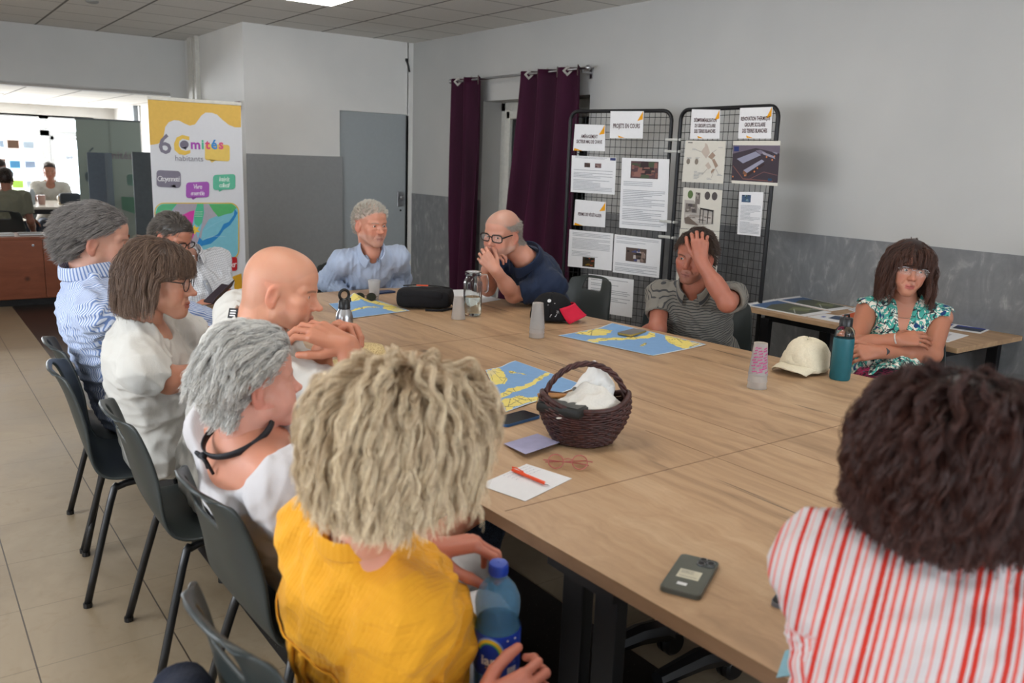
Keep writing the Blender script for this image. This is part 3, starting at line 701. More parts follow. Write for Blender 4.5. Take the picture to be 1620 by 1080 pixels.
def d5(S, W, H):
    B1, B2 = (160, 138, 122), (190, 176, 164)
    S.poly([(W * .42, H * .74), (W * .5, H * .86), (W * .5, H * .95), (W * .56, H * .92), (W * .64, H * .72), (W * .56, H * .58)], B2)
    S.poly([(W * .6, H * .62), (W * .7, H * .74), (W * .78, H * .66), (W * .7, H * .56)], B1); S.poly([(W * .7, H * .56), (W * .76, H * .58), (W * .86, H * .42), (W * .8, H * .36)], B1)
    S.poly([(W * .55, H * .42), (W * .62, H * .5), (W * .7, H * .38), (W * .64, H * .32)], B2); S.poly([(W * .7, H * .28), (W * .74, H * .34), (W * .8, H * .34), (W * .72, H * .22)], B1)
    for x in (.12, .33): S.poly([(W * x + p[0], H * .5 + p[1]) for p in circ(0, 0, W * .045, 16, H * .07)], (132, 122, 112))
    for a, b, c, d in ((.3, .78, .42, .74), (.8, .8, .7, .72), (.9, .2, .8, .36), (.72, .12, .78, .3), (.5, .2, .62, .34)): S.line([(W * a, H * b), (W * c, H * d)], 0.002, (120, 114, 110))
    for x, y in ((.2, .79), (.84, .83), (.08, .58), (.3, .58), (.86, .2), (.62, .1), (.42, .22)): lines(S, W * x, W * (x + .12), H * (y - .02), H * (y + .03), 2, int(x * 99))
    lines(S, W * .3, W * .44, H * .08, H * .28, 6, 12); S.line([(W * .08, H * .95), (W * .2, H * .95)], 0.006, (100, 96, 94))
sheet_on(GC, GD, [(540, 190), (707, 193), (695, 370), (523, 362)], 'cream sheet with a brown site plan, under the DÉSIMPERMÉABILISATION card', d5, paper=P_CR)
def d6(S, W, H):
    S.rect(0, H * .07, W, H * .9, (66, 58, 66)); S.poly([(0, H * .9), (W, H * .9), (W, H * .72), (W * .5, H * .84), (0, H * .7)], (108, 98, 112))
    S.poly([(W * .1, H * .58), (W * .5, H * .76), (W * .62, H * .68), (W * .24, H * .48)], (146, 146, 166)); S.poly([(W * .5, H * .78), (W * .6, H * .8), (W * .72, H * .74), (W * .6, H * .7)], (120, 112, 128), False)
    S.poly([(W * .26, H * .32), (W * .64, H * .58), (W * .7, H * .54), (W * .34, H * .26)], (152, 152, 172)); S.poly([(W * .26, H * .32), (W * .34, H * .26), (W * .34, H * .18), (W * .25, H * .24)], (120, 84, 66), False)
    S.poly([(W * .34, H * .24), (W * .7, H * .5), (W * .7, H * .46), (W * .34, H * .17)], (60, 46, 46), False)
    S.poly([(W * .64, H * .76), (W * .9, H * .66), (W * .92, H * .6), (W * .66, H * .7)], (150, 146, 160)); S.poly([(W * .84, H * .76), (W * .96, H * .74), (W * .95, H * .7)], (140, 140, 156), False)
    for x, y in ((.86, .58), (.74, .64), (.56, .38), (.5, .3), (.3, .2), (.03, .16), (.9, .66)): S.poly([(W * x + p[0], H * y + p[1]) for p in circ(0, 0, W * .016, 8)], (206, 130, 84), False)
    S.line([(W * .02, H * .42), (W * .26, H * .12), (W * .9, H * .1)], 0.006, (120, 84, 80)); S.line([(W * .4, H * .12), (W * .7, H * .3), (W * .98, H * .24)], 0.005, (112, 80, 80))
    S.rect(W * .03, H * .76, W * .14, H * .87, (48, 60, 110)); S.rect(W * .8, H * .1, W * .88, H * .16, (40, 72, 100))
sheet_on(GC, GD, [(738, 192), (935, 192), (922, 380), (730, 368)], 'dusk aerial picture of a lit building, under the RENOVATION card', d6, paper=P_CR)
def d7(S, W, H):
    G1, G2, G3 = (120, 112, 108), (84, 78, 78), (160, 152, 146)
    S.poly([(W * .08, H * .14), (W * .06, H * .7), (W * .3, H * .7), (W * .46, H * .5), (W * .84, H * .5), (W * .84, H * .16), (W * .5, H * .1)], (176, 170, 164))
    for x, c in ((.2, (92, 112, 72)), (.64, G2), (.82, G2)): S.poly([(W * x + p[0], H * .84 + p[1]) for p in circ(0, 0, W * .07, 18, H * .1)], c)
    pic(S, W * .34, H * .62, W * .46, H * .9, [G1, G2, G3], 22, 6)
    pic(S, W * .1, H * .4, W * .4, H * .62, [G1, G2, G3, (104, 98, 90)], 23, 16); pic(S, W * .12, H * .2, W * .8, H * .36, [(190, 184, 178), G3, G1], 24, 12)
    S.poly([(W * .48, H * .54), (W * .84, H * .5), (W * .82, H * .46), (W * .5, H * .5)], (50, 46, 48))
    for x in (.5, .58, .7, .82): S.line([(W * x, H * .5), (W * x, H * .16)], 0.006, (50, 46, 48))
    S.poly([(W * .1, H * .26), (W * .2, H * .3), (W * .5, H * .1), (W * .14, H * .12)], (112, 100, 92))
sheet_on(GC, GD, [(530, 385), (693, 397), (680, 568), (518, 555)], 'cream sheet with a grey sketch of a covered yard, under the site plan', d7, paper=P_CR)
sheet_on(GC, GD, [(763, 403), (864, 406), (850, 590), (754, 580)], 'narrow white text page with a blue photo corner, under the dusk picture', lambda S, W, H: (pic(S, W * .12, H * .76, W * .5, H * .93, [(70, 92, 120), (30, 40, 60), (120, 146, 160), (70, 90, 60)], 31, 8), lines(S, W * .1, W * .94, H * .04, H * .7, 22, 9)))
def d8(S, W, H):
    S.poly([(W * .82 + p[0], H * .8 + p[1]) for p in circ(0, 0, W * .07, 16, H * .1)], (70, 60, 64)); pic(S, W * .1, H * .1, W * .7, H * .7, [(190, 184, 178), (150, 140, 136), (110, 100, 98)], 32, 10)
sheet_on(GC, GD, [(515, 557), (680, 570), (668, 742), (503, 720)], 'cream picture sheet half hidden by the man with a hand on his head', d8, paper=P_CR)
sheet_on(GC, GD, [(502, 722), (666, 744), (656, 900), (492, 880)], 'lowest cream picture sheet on the right mesh panel, mostly hidden', lambda S, W, H: pic(S, W * .1, H * .5, W * .5, H * .9, [(170, 160, 160), (96, 70, 84), (140, 120, 120)], 33, 10), paper=P_CR)

# ------------------------------------------------------------------ side table with printed booklets
st = empty('side_table', (4.58, 2.71, 0), label='small oak-topped table against the right wall, booklets on it', cat='table')
MB().box((0, 0, 0.727), (0.70, 1.36, 0.026), 0.002).build('table_top', [M_OAK], st)
for y in (-0.56, 0.5):
    for x in (-0.31, 0.31): MB().box((x, y, 0.345), (0.04, 0.06, 0.69), 0.003).build('leg', M_BLK, st)
    MB().box((0, y, 0.69), (0.6, 0.05, 0.045), 0.003).build('rail', M_BLK, st)
MB().box((-0.29, -0.03, 0.695), (0.03, 1.04, 0.04), 0.003).build('rail', M_BLK, st)
def flat(name, cat, label, quad, draw=None, z=0.74, th=0.0012, paper=None, lift=None, n=1, **kw):
    """thin sheet lying on a table; quad = four (x, y) corners as seen in the photo, tl tr br bl in reading order"""
    C = [Pz(x, y, z) for x, y in quad]; cen = sum(C) / 4
    W = (np.linalg.norm(C[1] - C[0]) + np.linalg.norm(C[2] - C[3])) / 2; H = (np.linalg.norm(C[3] - C[0]) + np.linalg.norm(C[2] - C[1])) / 2
    def warp(x, y):
        a, b = x / W, y / H
        p = (C[3] * (1 - a) + C[2] * a) * (1 - b) + (C[0] * (1 - a) + C[1] * a) * b - cen
        p[2] += th + (lift(a, b) if lift else 0); return p
    mb = MB(); G = [[warp(W * i / n, H * j / n) for j in range(n + 1)] for i in range(n + 1)]
    mb.grid([[p - np.array([0, 0, 1e-5]) for p in r] for r in G]); mb.grid([[p - np.array([0, 0, th - 0.0001]) for p in r] for r in G[::-1]])
    m_ = n + 1; idx = lambda i, j: i * m_ + j; off = m_ * m_; idb = lambda i, j: off + (n - i) * m_ + j; fs = []
    for k in range(n):
        fs += [(idx(k, 0), idx(k + 1, 0), idb(k + 1, 0), idb(k, 0)), (idx(k + 1, n), idx(k, n), idb(k, n), idb(k + 1, n)), (idx(0, k + 1), idx(0, k), idb(0, k), idb(0, k + 1)), (idx(n, k), idx(n, k + 1), idb(n, k + 1), idb(n, k))]
    mb.f += fs; mb.m += [0] * len(fs)
    o = tag(mb.build(name, paper or M_PAPER, loc=cen), label, cat, kw.get('group'))
    if draw:
        S = Sheet((0, 0, 0), (1, 0, 0), (0, 1, 0), warp=warp, start=0.0002, step=0.00012); S.n = np.array([0, 0, 1.0]); draw(S, W, H); S.build('print', o, 0.6)
    return o
def cr6(pts): return [(1160 + x / 3.52, 350 + y / 3.52) for x, y in pts]
def land(S, W, H):
    S.rect(W * .06, H * .1, W * .96, H * .92, (92, 96, 84)); S.poly([(W * .06, H * .92), (W * .96, H * .92), (W * .96, H * .7), (W * .5, H * .78), (W * .06, H * .66)], (84, 110, 150))
    S.poly([(W * .3, H * .4), (W * .7, H * .5), (W * .94, H * .3), (W * .5, H * .16)], (116, 122, 88)); S.line([(W * .1, H * .2), (W * .5, H * .4), (W * .9, H * .2)], 0.008, (176, 178, 170))
def blueband(S, W, H): S.rect(W * .08, H * .2, W * .92, H * .88, (62, 70, 86)); S.rect(W * .08, H * .66, W * .92, H * .88, (58, 72, 150)); S.line([(W * .1, H * .1), (W * .6, H * .1)], 0.006, (150, 150, 156))
b1 = flat('spiral_booklet', 'booklet', 'spiral-bound landscape booklet at the left end of the side table', cr6([(60, 467), (228, 438), (545, 508), (400, 531)]), lambda S, W, H: land(S, W, H), th=0.004)
b2_ = flat('spiral_booklet', 'booklet', 'open booklet with green aerial pictures, behind the left-end one on the side table', cr6([(236, 437), (372, 421), (660, 484), (546, 500)]), lambda S, W, H: land(S, W, H), th=0.004)
for o, (a, b) in ((b1, ((62, 466), (228, 438))), (b2_, ((240, 437), (370, 421)))):
    pa, pb = [Pz(*q, 0.744) - np.array(o.location) for q in cr6([a, b])]; sp = MB(); N = 26
    for i in range(N + 1):
        c = pa + (pb - pa) * i / N; u = np.array([0.3, 0.95, 0]) * 0; v = np.cross((pb - pa) / np.linalg.norm(pb - pa), (0, 0, 1))
        sp.tube([c + v * 0.006 * cos(t) + np.array([0, 0, 0.006 * sin(t) + 0.001]) for t in np.linspace(0, 2 * pi, 9)[:-1]], 0.0011, 5, closed=True)
    sp.build('spiral_binding', mat('white_wire', (220, 220, 220), .4), o)
flat('printed_sheet', 'sheet', 'printed sheet with a blue picture, at the front edge of the side table', cr6([(415, 533), (512, 516), (672, 540), (645, 575)]), lambda S, W, H: (S.rect(W * .3, H * .2, W * .9, H * .6, (70, 84, 110)), S.rect(W * .3, H * .7, W * .5, H * .8, (90, 110, 180))), th=0.003)
flat('orange_booklet', 'booklet', 'orange printed booklet behind the blue-picture sheet on the side table', cr6([(585, 527), (680, 506), (730, 520), (668, 542)]), lambda S, W, H: S.rect(W * .08, H * .08, W * .92, H * .9, (206, 92, 48)), th=0.003)
flat('printed_sheet', 'sheet', 'pale sheet tucked behind the shoulder of the woman in teal print', cr6([(640, 492), (700, 474), (800, 500), (720, 520)]), lambda S, W, H: lines(S, W * .1, W * .9, H * .2, H * .9, 6, 4), th=0.002)
flat('printed_sheet', 'sheet', 'sheet with a dark blue landscape picture near the far corner of the side table', cr6([(1240, 574), (1438, 600), (1378, 626), (1195, 598)]), blueband, th=0.0015)
flat('printed_sheet', 'sheet', 'sheet with a dark picture beside the teal-print woman, on the side table', cr6([(1120, 560), (1245, 574), (1185, 602), (1110, 590)]), blueband, th=0.002)
flat('printed_sheet', 'sheet', 'grey-printed sheet nearest the right front corner of the side table', cr6([(1120, 600), (1312, 636), (1195, 674), (1100, 660)]), lambda S, W, H: (pic(S, W * .2, H * .3, W * .6, H * .8, [(190, 186, 190), (140, 130, 136), (176, 150, 150)], 51, 8), lines(S, W * .1, W * .9, H * .05, H * .2, 3, 6)), th=0.0015)

# ------------------------------------------------------------------ the long meeting table
tb = empty('meeting_table', (2.15, 2.2, 0), label='very long oak-topped meeting table everyone sits around', cat='table')
outl = [(1.19, -0.6), (1.10, 1.95), (1.085, 3.9), (1.09, 4.4), (1.13, 4.59), (1.25, 4.72), (1.45, 4.79), (1.75, 4.83), (2.15, 4.88), (2.5, 4.895), (2.68, 4.84), (2.80, 4.71), (2.89, 4.52), (2.985, 4.33), (3.05, 3.94), (3.09, 3.56), (3.155, 3.07), (3.207, 2.48), (3.26, 1.8), (3.38, -0.6)][::-1]
ol = [(x - 2.15, y - 2.2) for x, y in outl]
t_ = MB().mat(0).add([(x, y, 0.74) for x, y in ol], [tuple(range(len(ol)))[::-1]])
n_ = len(ol); vs = [(x, y, 0.74) for x, y in ol] + [(x, y, 0.708) for x, y in ol]
t_.mat(1).add(vs, [(i, (i + 1) % n_, n_ + (i + 1) % n_, n_ + i)[::-1] for i in range(n_)] + [tuple(range(n_, 2 * n_))])
top = t_.build('table_top', [M_OAK, M_OAKE], tb)
bm = bmesh.new(); bm.from_mesh(top.data); bmesh.ops.recalc_face_normals(bm, faces=bm.faces); bm.to_mesh(top.data); bm.free()
sm = MB()
sm.box((0.06, 1.56 - 2.2, 0.7402), (2.14, 0.003, 0.0006)); MB.box(sm, (-0.25, 1.4 - 2.2, 0.7402), (0.0025, 0.9, 0.0006))
sm.box((0.02, 3.3 - 2.2, 0.7402), (2.0, 0.0025, 0.0006)); sm.box((0.0, 0.1, 0.7402), (0.002, 3.4, 0.0005))
sm.build('seam', M_OAKE, tb)
for i, (x, y) in enumerate(((1.19, 1.28), (1.19, 2.95), (3.02, 1.0), (2.95, 2.95), (1.2, 4.1), (2.75, 4.0), (1.24, -0.3))):
    MB().box((x - 2.15, y - 0.055 - 2.2, 0.37), (0.035, 0.07, 0.672), 0.003).box((x - 2.15, y + 0.055 - 2.2, 0.37), (0.035, 0.07, 0.672), 0.003).box((x - 2.15, y - 2.2, 0.69), (0.1, 0.22, 0.03)).build('leg', M_BLK, tb)
    sx = 1 if x < 2 else -1; ft_ = MB()
    ft_.box((x + sx * 0.3 - 2.15, y - 2.2, 0.09), (0.72, 0.06, 0.035), 0.006)
    fo = ft_.build('foot', M_BLK, tb)
for x, y in ((1.92, 1.72), (1.98, 1.52)):
    pts = [(-0.30, 0.0, 0.11), (-0.12, 0, 0.115), (-0.02, 0, 0.1), (0.02, 0, 0.07)]
    cbm = MB().tube([(x - 2.15 + a, y - 2.2 + b, c) for a, b, c in pts], [0.024, 0.034, 0.038, 0.03], 8)
    cs = cbm.build('caster_arm', M_BLACKPL, tb, smooth=True)
    M = Matrix.Translation((x - 2.15 + 0.03, y - 2.2, 0.045)) @ Matrix.Rotation(pi / 2, 4, 'X')
    MB().xf(M).lathe([(0.001, -0.028), (0.034, -0.028), (0.043, -0.02), (0.043, -0.005), (0.03, -0.004), (0.03, 0.004), (0.043, 0.005), (0.043, 0.02), (0.034, 0.028), (0.001, 0.028)], 24).build('caster_wheel', M_BLACKPL, cs, smooth=True)
MB().box((-0.85, 0.3, 0.66), (0.06, 4.2, 0.05)).build('beam', M_BLK, tb)
MB().box((0.85, 0.3, 0.66), (0.06, 4.2, 0.05)).build('beam', M_BLK, tb)

# ------------------------------------------------------------------ moulded shell chairs
M_SHELL = mat('grey_green_polypropylene', (38, 45, 45), 0.42, 0.5, 0, 0.04, bump=0.05, scale=400)
M_LEG = mat('black_painted_tube', (22, 22, 24), 0.35, 0.5)
def smooth_curve(pts, n):
    pts = np.array(pts, float); t = np.linspace(0, len(pts) - 1, n); out = []
    for q in t:
        i = min(int(q), len(pts) - 2); u = q - i; p = [pts[max(0, i - 1)], pts[i], pts[i + 1], pts[min(len(pts) - 1, i + 2)]]
        out.append(0.5 * ((2 * p[1]) + (-p[0] + p[2]) * u + (2 * p[0] - 5 * p[1] + 4 * p[2] - p[3]) * u * u + (-p[0] + 3 * p[1] - 3 * p[2] + p[3]) * u ** 3))
    return np.array(out)
def make_chair(label, dark=False):
    c = empty('shell_chair', (0, 0, 0), label=label, cat='chair')
    # side profile (y forward, z up) from the front lip over the seat and up the back; half width along it
    prof = smooth_curve([(0.235, 0.405), (0.215, 0.44), (0.10, 0.45), (-0.06, 0.438), (-0.155, 0.45), (-0.205, 0.51), (-0.235, 0.61), (-0.262, 0.72), (-0.292, 0.80), (-0.318, 0.826)], 40)
    hw = smooth_curve([(0.19, 0), (0.215, 0), (0.232, 0), (0.235, 0), (0.228, 0), (0.215, 0), (0.212, 0), (0.198, 0), (0.172, 0), (0.115, 0)], 40)[:, 0]
    P = []; N = 20
    for i, ((y, z), w_) in enumerate(zip(prof, hw)):
        t = i / 39; row = []
        for j in range(N + 1):
            s = -1 + 2 * j / N; sq = abs(s) ** 3
            seat = max(0, 1 - abs(t - 0.25) / 0.3); back = max(0, min(1, (t - 0.5) / 0.2))
            row.append((w_ * s, y + 0.035 * back * sq * (1 if t < .95 else .6) - 0.0, z + 0.028 * seat * sq - 0.02 * max(0, (t - 0.9) / 0.1) * sq))
        P.append(row)
    mb = MB().grid(P); n1 = N + 1; keep = []
    for f in mb.f:
        i, j = f[0] // n1, f[0] % n1
        if 31 <= i <= 35 and 6 <= j <= 13: continue        # the grip slot
        keep.append(f)
    mb.f = keep; mb.m = [0] * len(keep)
    sh = mb.build('seat_shell', M_SHELL, c, smooth='all')
    mod(sh, 'SOLIDIFY', thickness=0.011, offset=0); mod(sh, 'SUBSURF', levels=1, render_levels=1)
    for s in (-1, 1):
        for yy, yf in ((0.12, 0.205), (-0.12, -0.245)):
            x = 0.17 * s
            pts = [(x, 0, 0.418), (x, yy * 0.6, 0.418), (x + 0.006 * s, yy, 0.408), (x + 0.014 * s, yy * 1.22, 0.375), (x + 0.06 * s, yf, 0.012)]
            lg = MB().tube(smooth_curve(pts, 14), 0.0125, 10).build('leg', M_LEG, c, smooth='all')
            MB().tube([(x + 0.0595 * s, yf, 0.016), (x + 0.06 * s, yf, 0.0)], 0.015, 10).build('foot_cap', M_BLACKPL, lg)
    MB().tube([(-0.17, 0.09, 0.42), (0.17, 0.09, 0.42)], 0.01, 8).tube([(-0.17, -0.09, 0.42), (0.17, -0.09, 0.42)], 0.01, 8).build('seat_support', M_LEG, c, smooth='all')
    return c
chair0 = make_chair('x')
def place_chair(x, y, rz, label, first=[True]):
    c = chair0 if first[0] else copy_tree(chair0); first[0] = False
    c.location = (x, y, 0); c.rotation_euler = (0, 0, radians(rz)); c['label'] = label; c['group'] = 'grey-green shell chairs'; return c
place_chair(0.745, 3.67, -92, 'grey-green shell chair under the man in the blue striped shirt, farthest of the left row')
place_chair(0.70, 3.22, -98, 'grey-green shell chair under the woman in the white T-shirt and patterned skirt')
place_chair(0.76, 2.62, -92, 'grey-green shell chair under the bald man in the white T-shirt')
place_chair(0.80, 1.93, -88, 'grey-green shell chair under the grey-haired woman in the white blouse')
place_chair(0.655, 1.33, -86, 'grey-green shell chair under the woman in yellow, a dark jacket over its back')
place_chair(0.93, 0.52, -78, 'grey-green shell chair under the woman in the red striped blouse')
place_chair(1.33, 5.22, 175, 'grey-green shell chair of the man reading his phone at the far end')
place_chair(2.55, 5.36, 176, 'grey-green shell chair of the white-haired man in the pale blue shirt')
place_chair(3.56, 4.28, 100, 'grey-green shell chair behind the man in the navy polo')
place_chair(3.62, 3.70, 78, 'empty grey-green shell chair behind the black and red cap')
place_chair(3.68, 3.18, 112, 'grey-green shell chair of the man holding his forehead')
place_chair(3.90, 2.16, 112, 'grey-green shell chair of the woman in the teal floral top')
place_chair(3.86, 1.48, 80, 'empty dark shell chair at the right edge, past the teal-print woman')

# ------------------------------------------------------------------ things on the long table
ZT = 0.741
BLUE, LAND, LAND2, INK = (124, 164, 208), (232, 214, 120), (222, 206, 150), (92, 104, 110)
def pip(poly, x, y):
    c = False; n = len(poly)
    for i in range(n):
        (x0, y0), (x1, y1) = poly[i], poly[i - 1]
        if (y0 > y) != (y1 > y) and x < (x1 - x0) * (y - y0) / (y1 - y0 + 1e-12) + x0: c = not c
    return c
MAPS = {'C': ([[(0.02, .98), (0.02, .62), (.2, .55), (.3, .62), (.38, .8), (.42, .98)], [(.02, .36), (.2, .42), (.5, .40), (.8, .47), (.98, .50), (.98, .45), (.8, .41), (.5, .33), (.25, .31), (.02, .28)], [(.02, .02), (.02, .24), (.24, .2), (.5, .02)], [(.5, .8), (.52, .84), (.7, .62), (.68, .6)]], [[(.02, .98), (.02, .8), (.2, .84), (.3, .98)]]),
        'R': ([[(.25, .98), (.7, .98), (.78, .86), (.62, .8), (.42, .76), (.3, .86)], [(.02, .62), (.25, .6), (.5, .5), (.85, .44), (.97, .5), (.97, .56), (.8, .52), (.5, .6), (.3, .7), (.04, .72)], [(.98, .02), (.98, .4), (.86, .34), (.72, .22), (.6, .02)], [(.3, .3), (.5, .36), (.5, .33), (.32, .27)]], [[(.98, .02), (.98, .16), (.8, .02)], [(.04, .66), (.2, .64), (.2, .68), (.04, .7)]]),
        'L': ([[(.3, .98), (.95, .98), (.98, .5), (.8, .55), (.6, .75), (.4, .8)], [(.05, .4), (.4, .5), (.7, .42), (.7, .36), (.4, .42), (.06, .32)], [(.98, .5), (.98, .02), (.8, .02), (.72, .3), (.85, .5)]], [[(.98, .3), (.98, .02), (.85, .02), (.8, .2)]])}
def map_sheet(label, quad, kind, lift, nx=110, ny=84):
    """printed map: each small patch of the sheet takes the colour of sea, land, town or road at that spot"""
    C = [Pz(x, y, .741) for x, y in quad]; cen = sum(C) / 4; land, town = MAPS[kind]; r = random.Random(len(kind) + ord(kind)); roads = []
    for poly in land:
        xs, ys = [p[0] for p in poly], [p[1] for p in poly]
        for _ in range(9): roads.append((r.uniform(min(xs), max(xs)), r.uniform(min(ys), max(ys)), r.uniform(0, pi), r.uniform(.05, .2)))
    mb = MB(); W1 = nx + 1
    def P(a, b, dz): q = (C[3] * (1 - a) + C[2] * a) * (1 - b) + (C[0] * (1 - a) + C[1] * a) * b - cen; q[2] += dz + lift(a, b); return q
    for dz in (.0012, .0002):
        for j in range(ny + 1):
            for i in range(W1): mb.v.append(tuple(map(float, P(i / nx, j / ny, dz))))
    for j in range(ny):
        for i in range(nx):
            a, b = (i + .5) / nx, (j + .5) / ny; m_ = 0; jit = .012 * sin(40 * a + 9 * b) + .01 * sin(63 * b + 20 * a)
            if not (.012 < a < .988 and .012 < b < .988): m_ = 4
            elif any(pip(p, a + jit, b + jit * .7) for p in town): m_ = 2
            elif any(pip(p, a + jit, b + jit * .7) for p in land): m_ = 1
            if m_ in (1, 2):
                for x, y, t, l in roads:
                    u, v = (a - x) * cos(t) + (b - y) * sin(t), -(a - x) * sin(t) + (b - y) * cos(t)
                    if abs(u) < l and abs(v) < .005: m_ = 3; break
            k = j * W1 + i; mb.f.append((k, k + 1, k + 1 + W1, k + W1)); mb.m.append(m_)
    o = (ny + 1) * W1; rim = [(i, 0) for i in range(nx)] + [(nx, j) for j in range(ny)] + [(nx - i, ny) for i in range(nx)] + [(0, ny - j) for j in range(ny)]
    rim = [j * W1 + i for i, j in rim]
    for p, q in zip(rim, rim[1:] + rim[:1]): mb.f.append((p, p + o, q + o, q)); mb.m.append(4)
    return tag(mb.build('folded_map', [fcol(BLUE), fcol(LAND), fcol(LAND2), fcol((150, 140, 96)), fcol((206, 216, 222))], loc=cen, smooth=True), label, 'map')
map_sheet('blue and yellow paper map between the blonde woman and the wicker basket', [(768, 590), (815, 571), (925, 610), (800, 652)], 'C', lambda a, b: .012 * max(0, 1 - a * 3) * b + .006 * max(0, a - .8) + .003 * sin(6 * a) ** 2)
map_sheet('blue and yellow paper map lying in front of the man holding his forehead', [(883, 531), (968, 515), (1117, 546), (1033, 563)], 'R', lambda a, b: .014 * max(0, a - .75) * 4 * (.3 + b * .7) + .006 * max(0, .2 - a))
map_sheet('blue and yellow paper map with a raised fold, in front of the white-haired man', [(520, 481), (592, 474), (648, 492), (548, 505)], 'L', lambda a, b: .05 * max(0, 1 - abs(a - .55) * 3.4) * b * b + .002)
def phone(label, c, L, W_, ang, body, face, z=ZT, th=0.009, cams=0, name='smartphone', group=None):
    e = empty(name, (c[0], c[1], z), ang, label=label, cat='phone')
    MB().mat(0).prism(rrect(-W_ / 2, -L / 2, W_ / 2, L / 2, 0.012, 6), 0, th).build('case', body, e)
    MB().prism(rrect(-W_ / 2 + .002, -L / 2 + .002, W_ / 2 - .002, L / 2 - .002, 0.011, 6), th, th + 0.0006).build('back' if cams else 'screen', face, e)
    if cams:
        mb = MB().prism(rrect(W_ / 2 - 0.042, L / 2 - 0.044, W_ / 2 - 0.004, L / 2 - 0.004, 0.01, 5), th + .0006, th + 0.002)
        blk = mb.build('camera_block', mat('camera_glass', (70, 74, 74), .2), e)
        for x, y in ((W_ / 2 - .032, L / 2 - .014), (W_ / 2 - .032, L / 2 - .034), (W_ / 2 - .014, L / 2 - .024)):
            MB().lathe([(0.008, 0), (0.008, 0.0016), (0.0065, 0.0016), (0.0065, 0.0008), (0.0001, 0.0008)], 18, (x, y, th + .002)).build('lens', M_BLACKPL, blk)
            MB().lathe([(0.0082, 0), (0.0086, 0.0018), (0.0072, 0.0018)], 18, (x, y, th + .002)).build('lens_ring', M_STEEL, blk)
    return e
M_DK = mat('dark_glass', (16, 18, 22), 0.12, 0.6)
c = Pz(1092, 911, .745)
ph = phone('grey-green smartphone face down near the table edge, a cream sticker on its back', c, 0.172, 0.083, radians(-62), mat('phone_clear_case', (70, 72, 66), .3), mat('graphite_back', (92, 94, 86), 0.22, .5), cams=1)
s = Sheet((0, 0, 0.0098), (1, 0, 0), (0, 1, 0), start=0.0002, step=.0001)
s.rect(-.024, -.026, .022, .014, (206, 200, 178)); s.rect(-.014, -.058, .006, -.046, (222, 222, 222))
st2 = s.build('sticker', ph); s2 = Sheet((0, 0, 0.0101), (1, 0, 0), (0, 1, 0), start=0.0003, step=.0001); lines(s2, -.02, .018, -.02, .01, 6, 3, (110, 108, 98)); s2.build('sticker_print', st2)
c = Pz(815, 662, .745)
phone('black smartphone with a blue edge, between the blonde woman and the map', c, 0.165, 0.082, radians(-80), mat('blue_case', (44, 92, 142), .35), M_DK)
c = Pz(1000, 526, .75); phone('dark smartphone in a yellowed case lying on the right-hand map', (c[0], c[1]), 0.165, 0.08, radians(-74), mat('amber_case', (150, 128, 60), .4), mat('smoke_back', (96, 92, 88), .3), z=ZT + .006)
c = Pz(1252, 958, .745); phone('smartphone mostly hidden beside the striped blouse sleeve', (c[0] + .03, c[1] - .03), 0.15, 0.074, radians(20), mat('grey_case', (96, 96, 100), .35), M_DK)
c = Pz(606, 462, .745); phone('navy smartphone behind the sunglasses and the cup', c, 0.15, 0.075, radians(-80), mat('navy_case', (38, 56, 92), .4), mat('navy_back', (40, 58, 96), .3))
c = Pz(282, 509, .745); e = empty('voice_recorder', (c[0], c[1], ZT), radians(20), label='slim grey voice recorder in front of the woman with round glasses', cat='recorder')
MB().box((0, 0, 0.009), (0.115, 0.034, 0.018), 0.006).build('body', mat('recorder_grey', (118, 122, 122), .35, .5, .5), e, smooth=True)
MB().box((0.01, 0, 0.0185), (0.05, 0.022, 0.002), 0.001).build('display', M_DK, e)
# cups: thin frosted plastic
def m_frost(name, rgb, tr=0.55):
    t = NT(name, 0.35, 0.4); t.color(lin(rgb)); t.b.inputs['Transmission Weight'].default_value = tr; t.b.inputs['Roughness'].default_value = 0.45; t.b.inputs['IOR'].default_value = 1.15
    return t.m
M_FR1 = m_frost('frosted_cup_plastic', (238, 236, 234), .82)
def cup(label, c, h=0.115, r0=0.026, r1=0.037, inverted=True, group=None, z=ZT, name='plastic_cup'):
    e = empty(name, (c[0], c[1], z), label=label, cat='cup', group=group)
    a, b = (r1, r0) if inverted else (r0, r1)
    if inverted: prof = [(a + .001, 0), (a + .001, .004), (a, .005), (b, h), (b - .003, h), (0.001, h - .003), (0.001, h - .005), (b - .004, h - .004), (a - .0012, .004)]
    else: prof = [(0.001, 0.002), (a - .003, 0.002), (a, 0), (b, h - .004), (b + .001, h - .004), (b + .001, h), (b - .001, h), (a - .0012, .004), (0.001, .004)]
    MB().lathe(prof, 36).build('wall', M_FR1, e, smooth=True)
    return e
def cam_ang(c): return math.atan2(-c[1], -c[0])
c = Pz(1197, 613, .741)
ca = cup('lowest clear cup of the upturned stack printed in pink, beside the cream cap', c, h=.125, group=None)
z = ZT
for k in range(2):
    z += 0.027; cc = cup('topmost upturned cup of the pink-printed stack' if k else 'middle upturned cup of the pink-printed stack', c, z=z, h=.125)
A0 = cam_ang(c)
mb = MB(); r = random.Random(5)
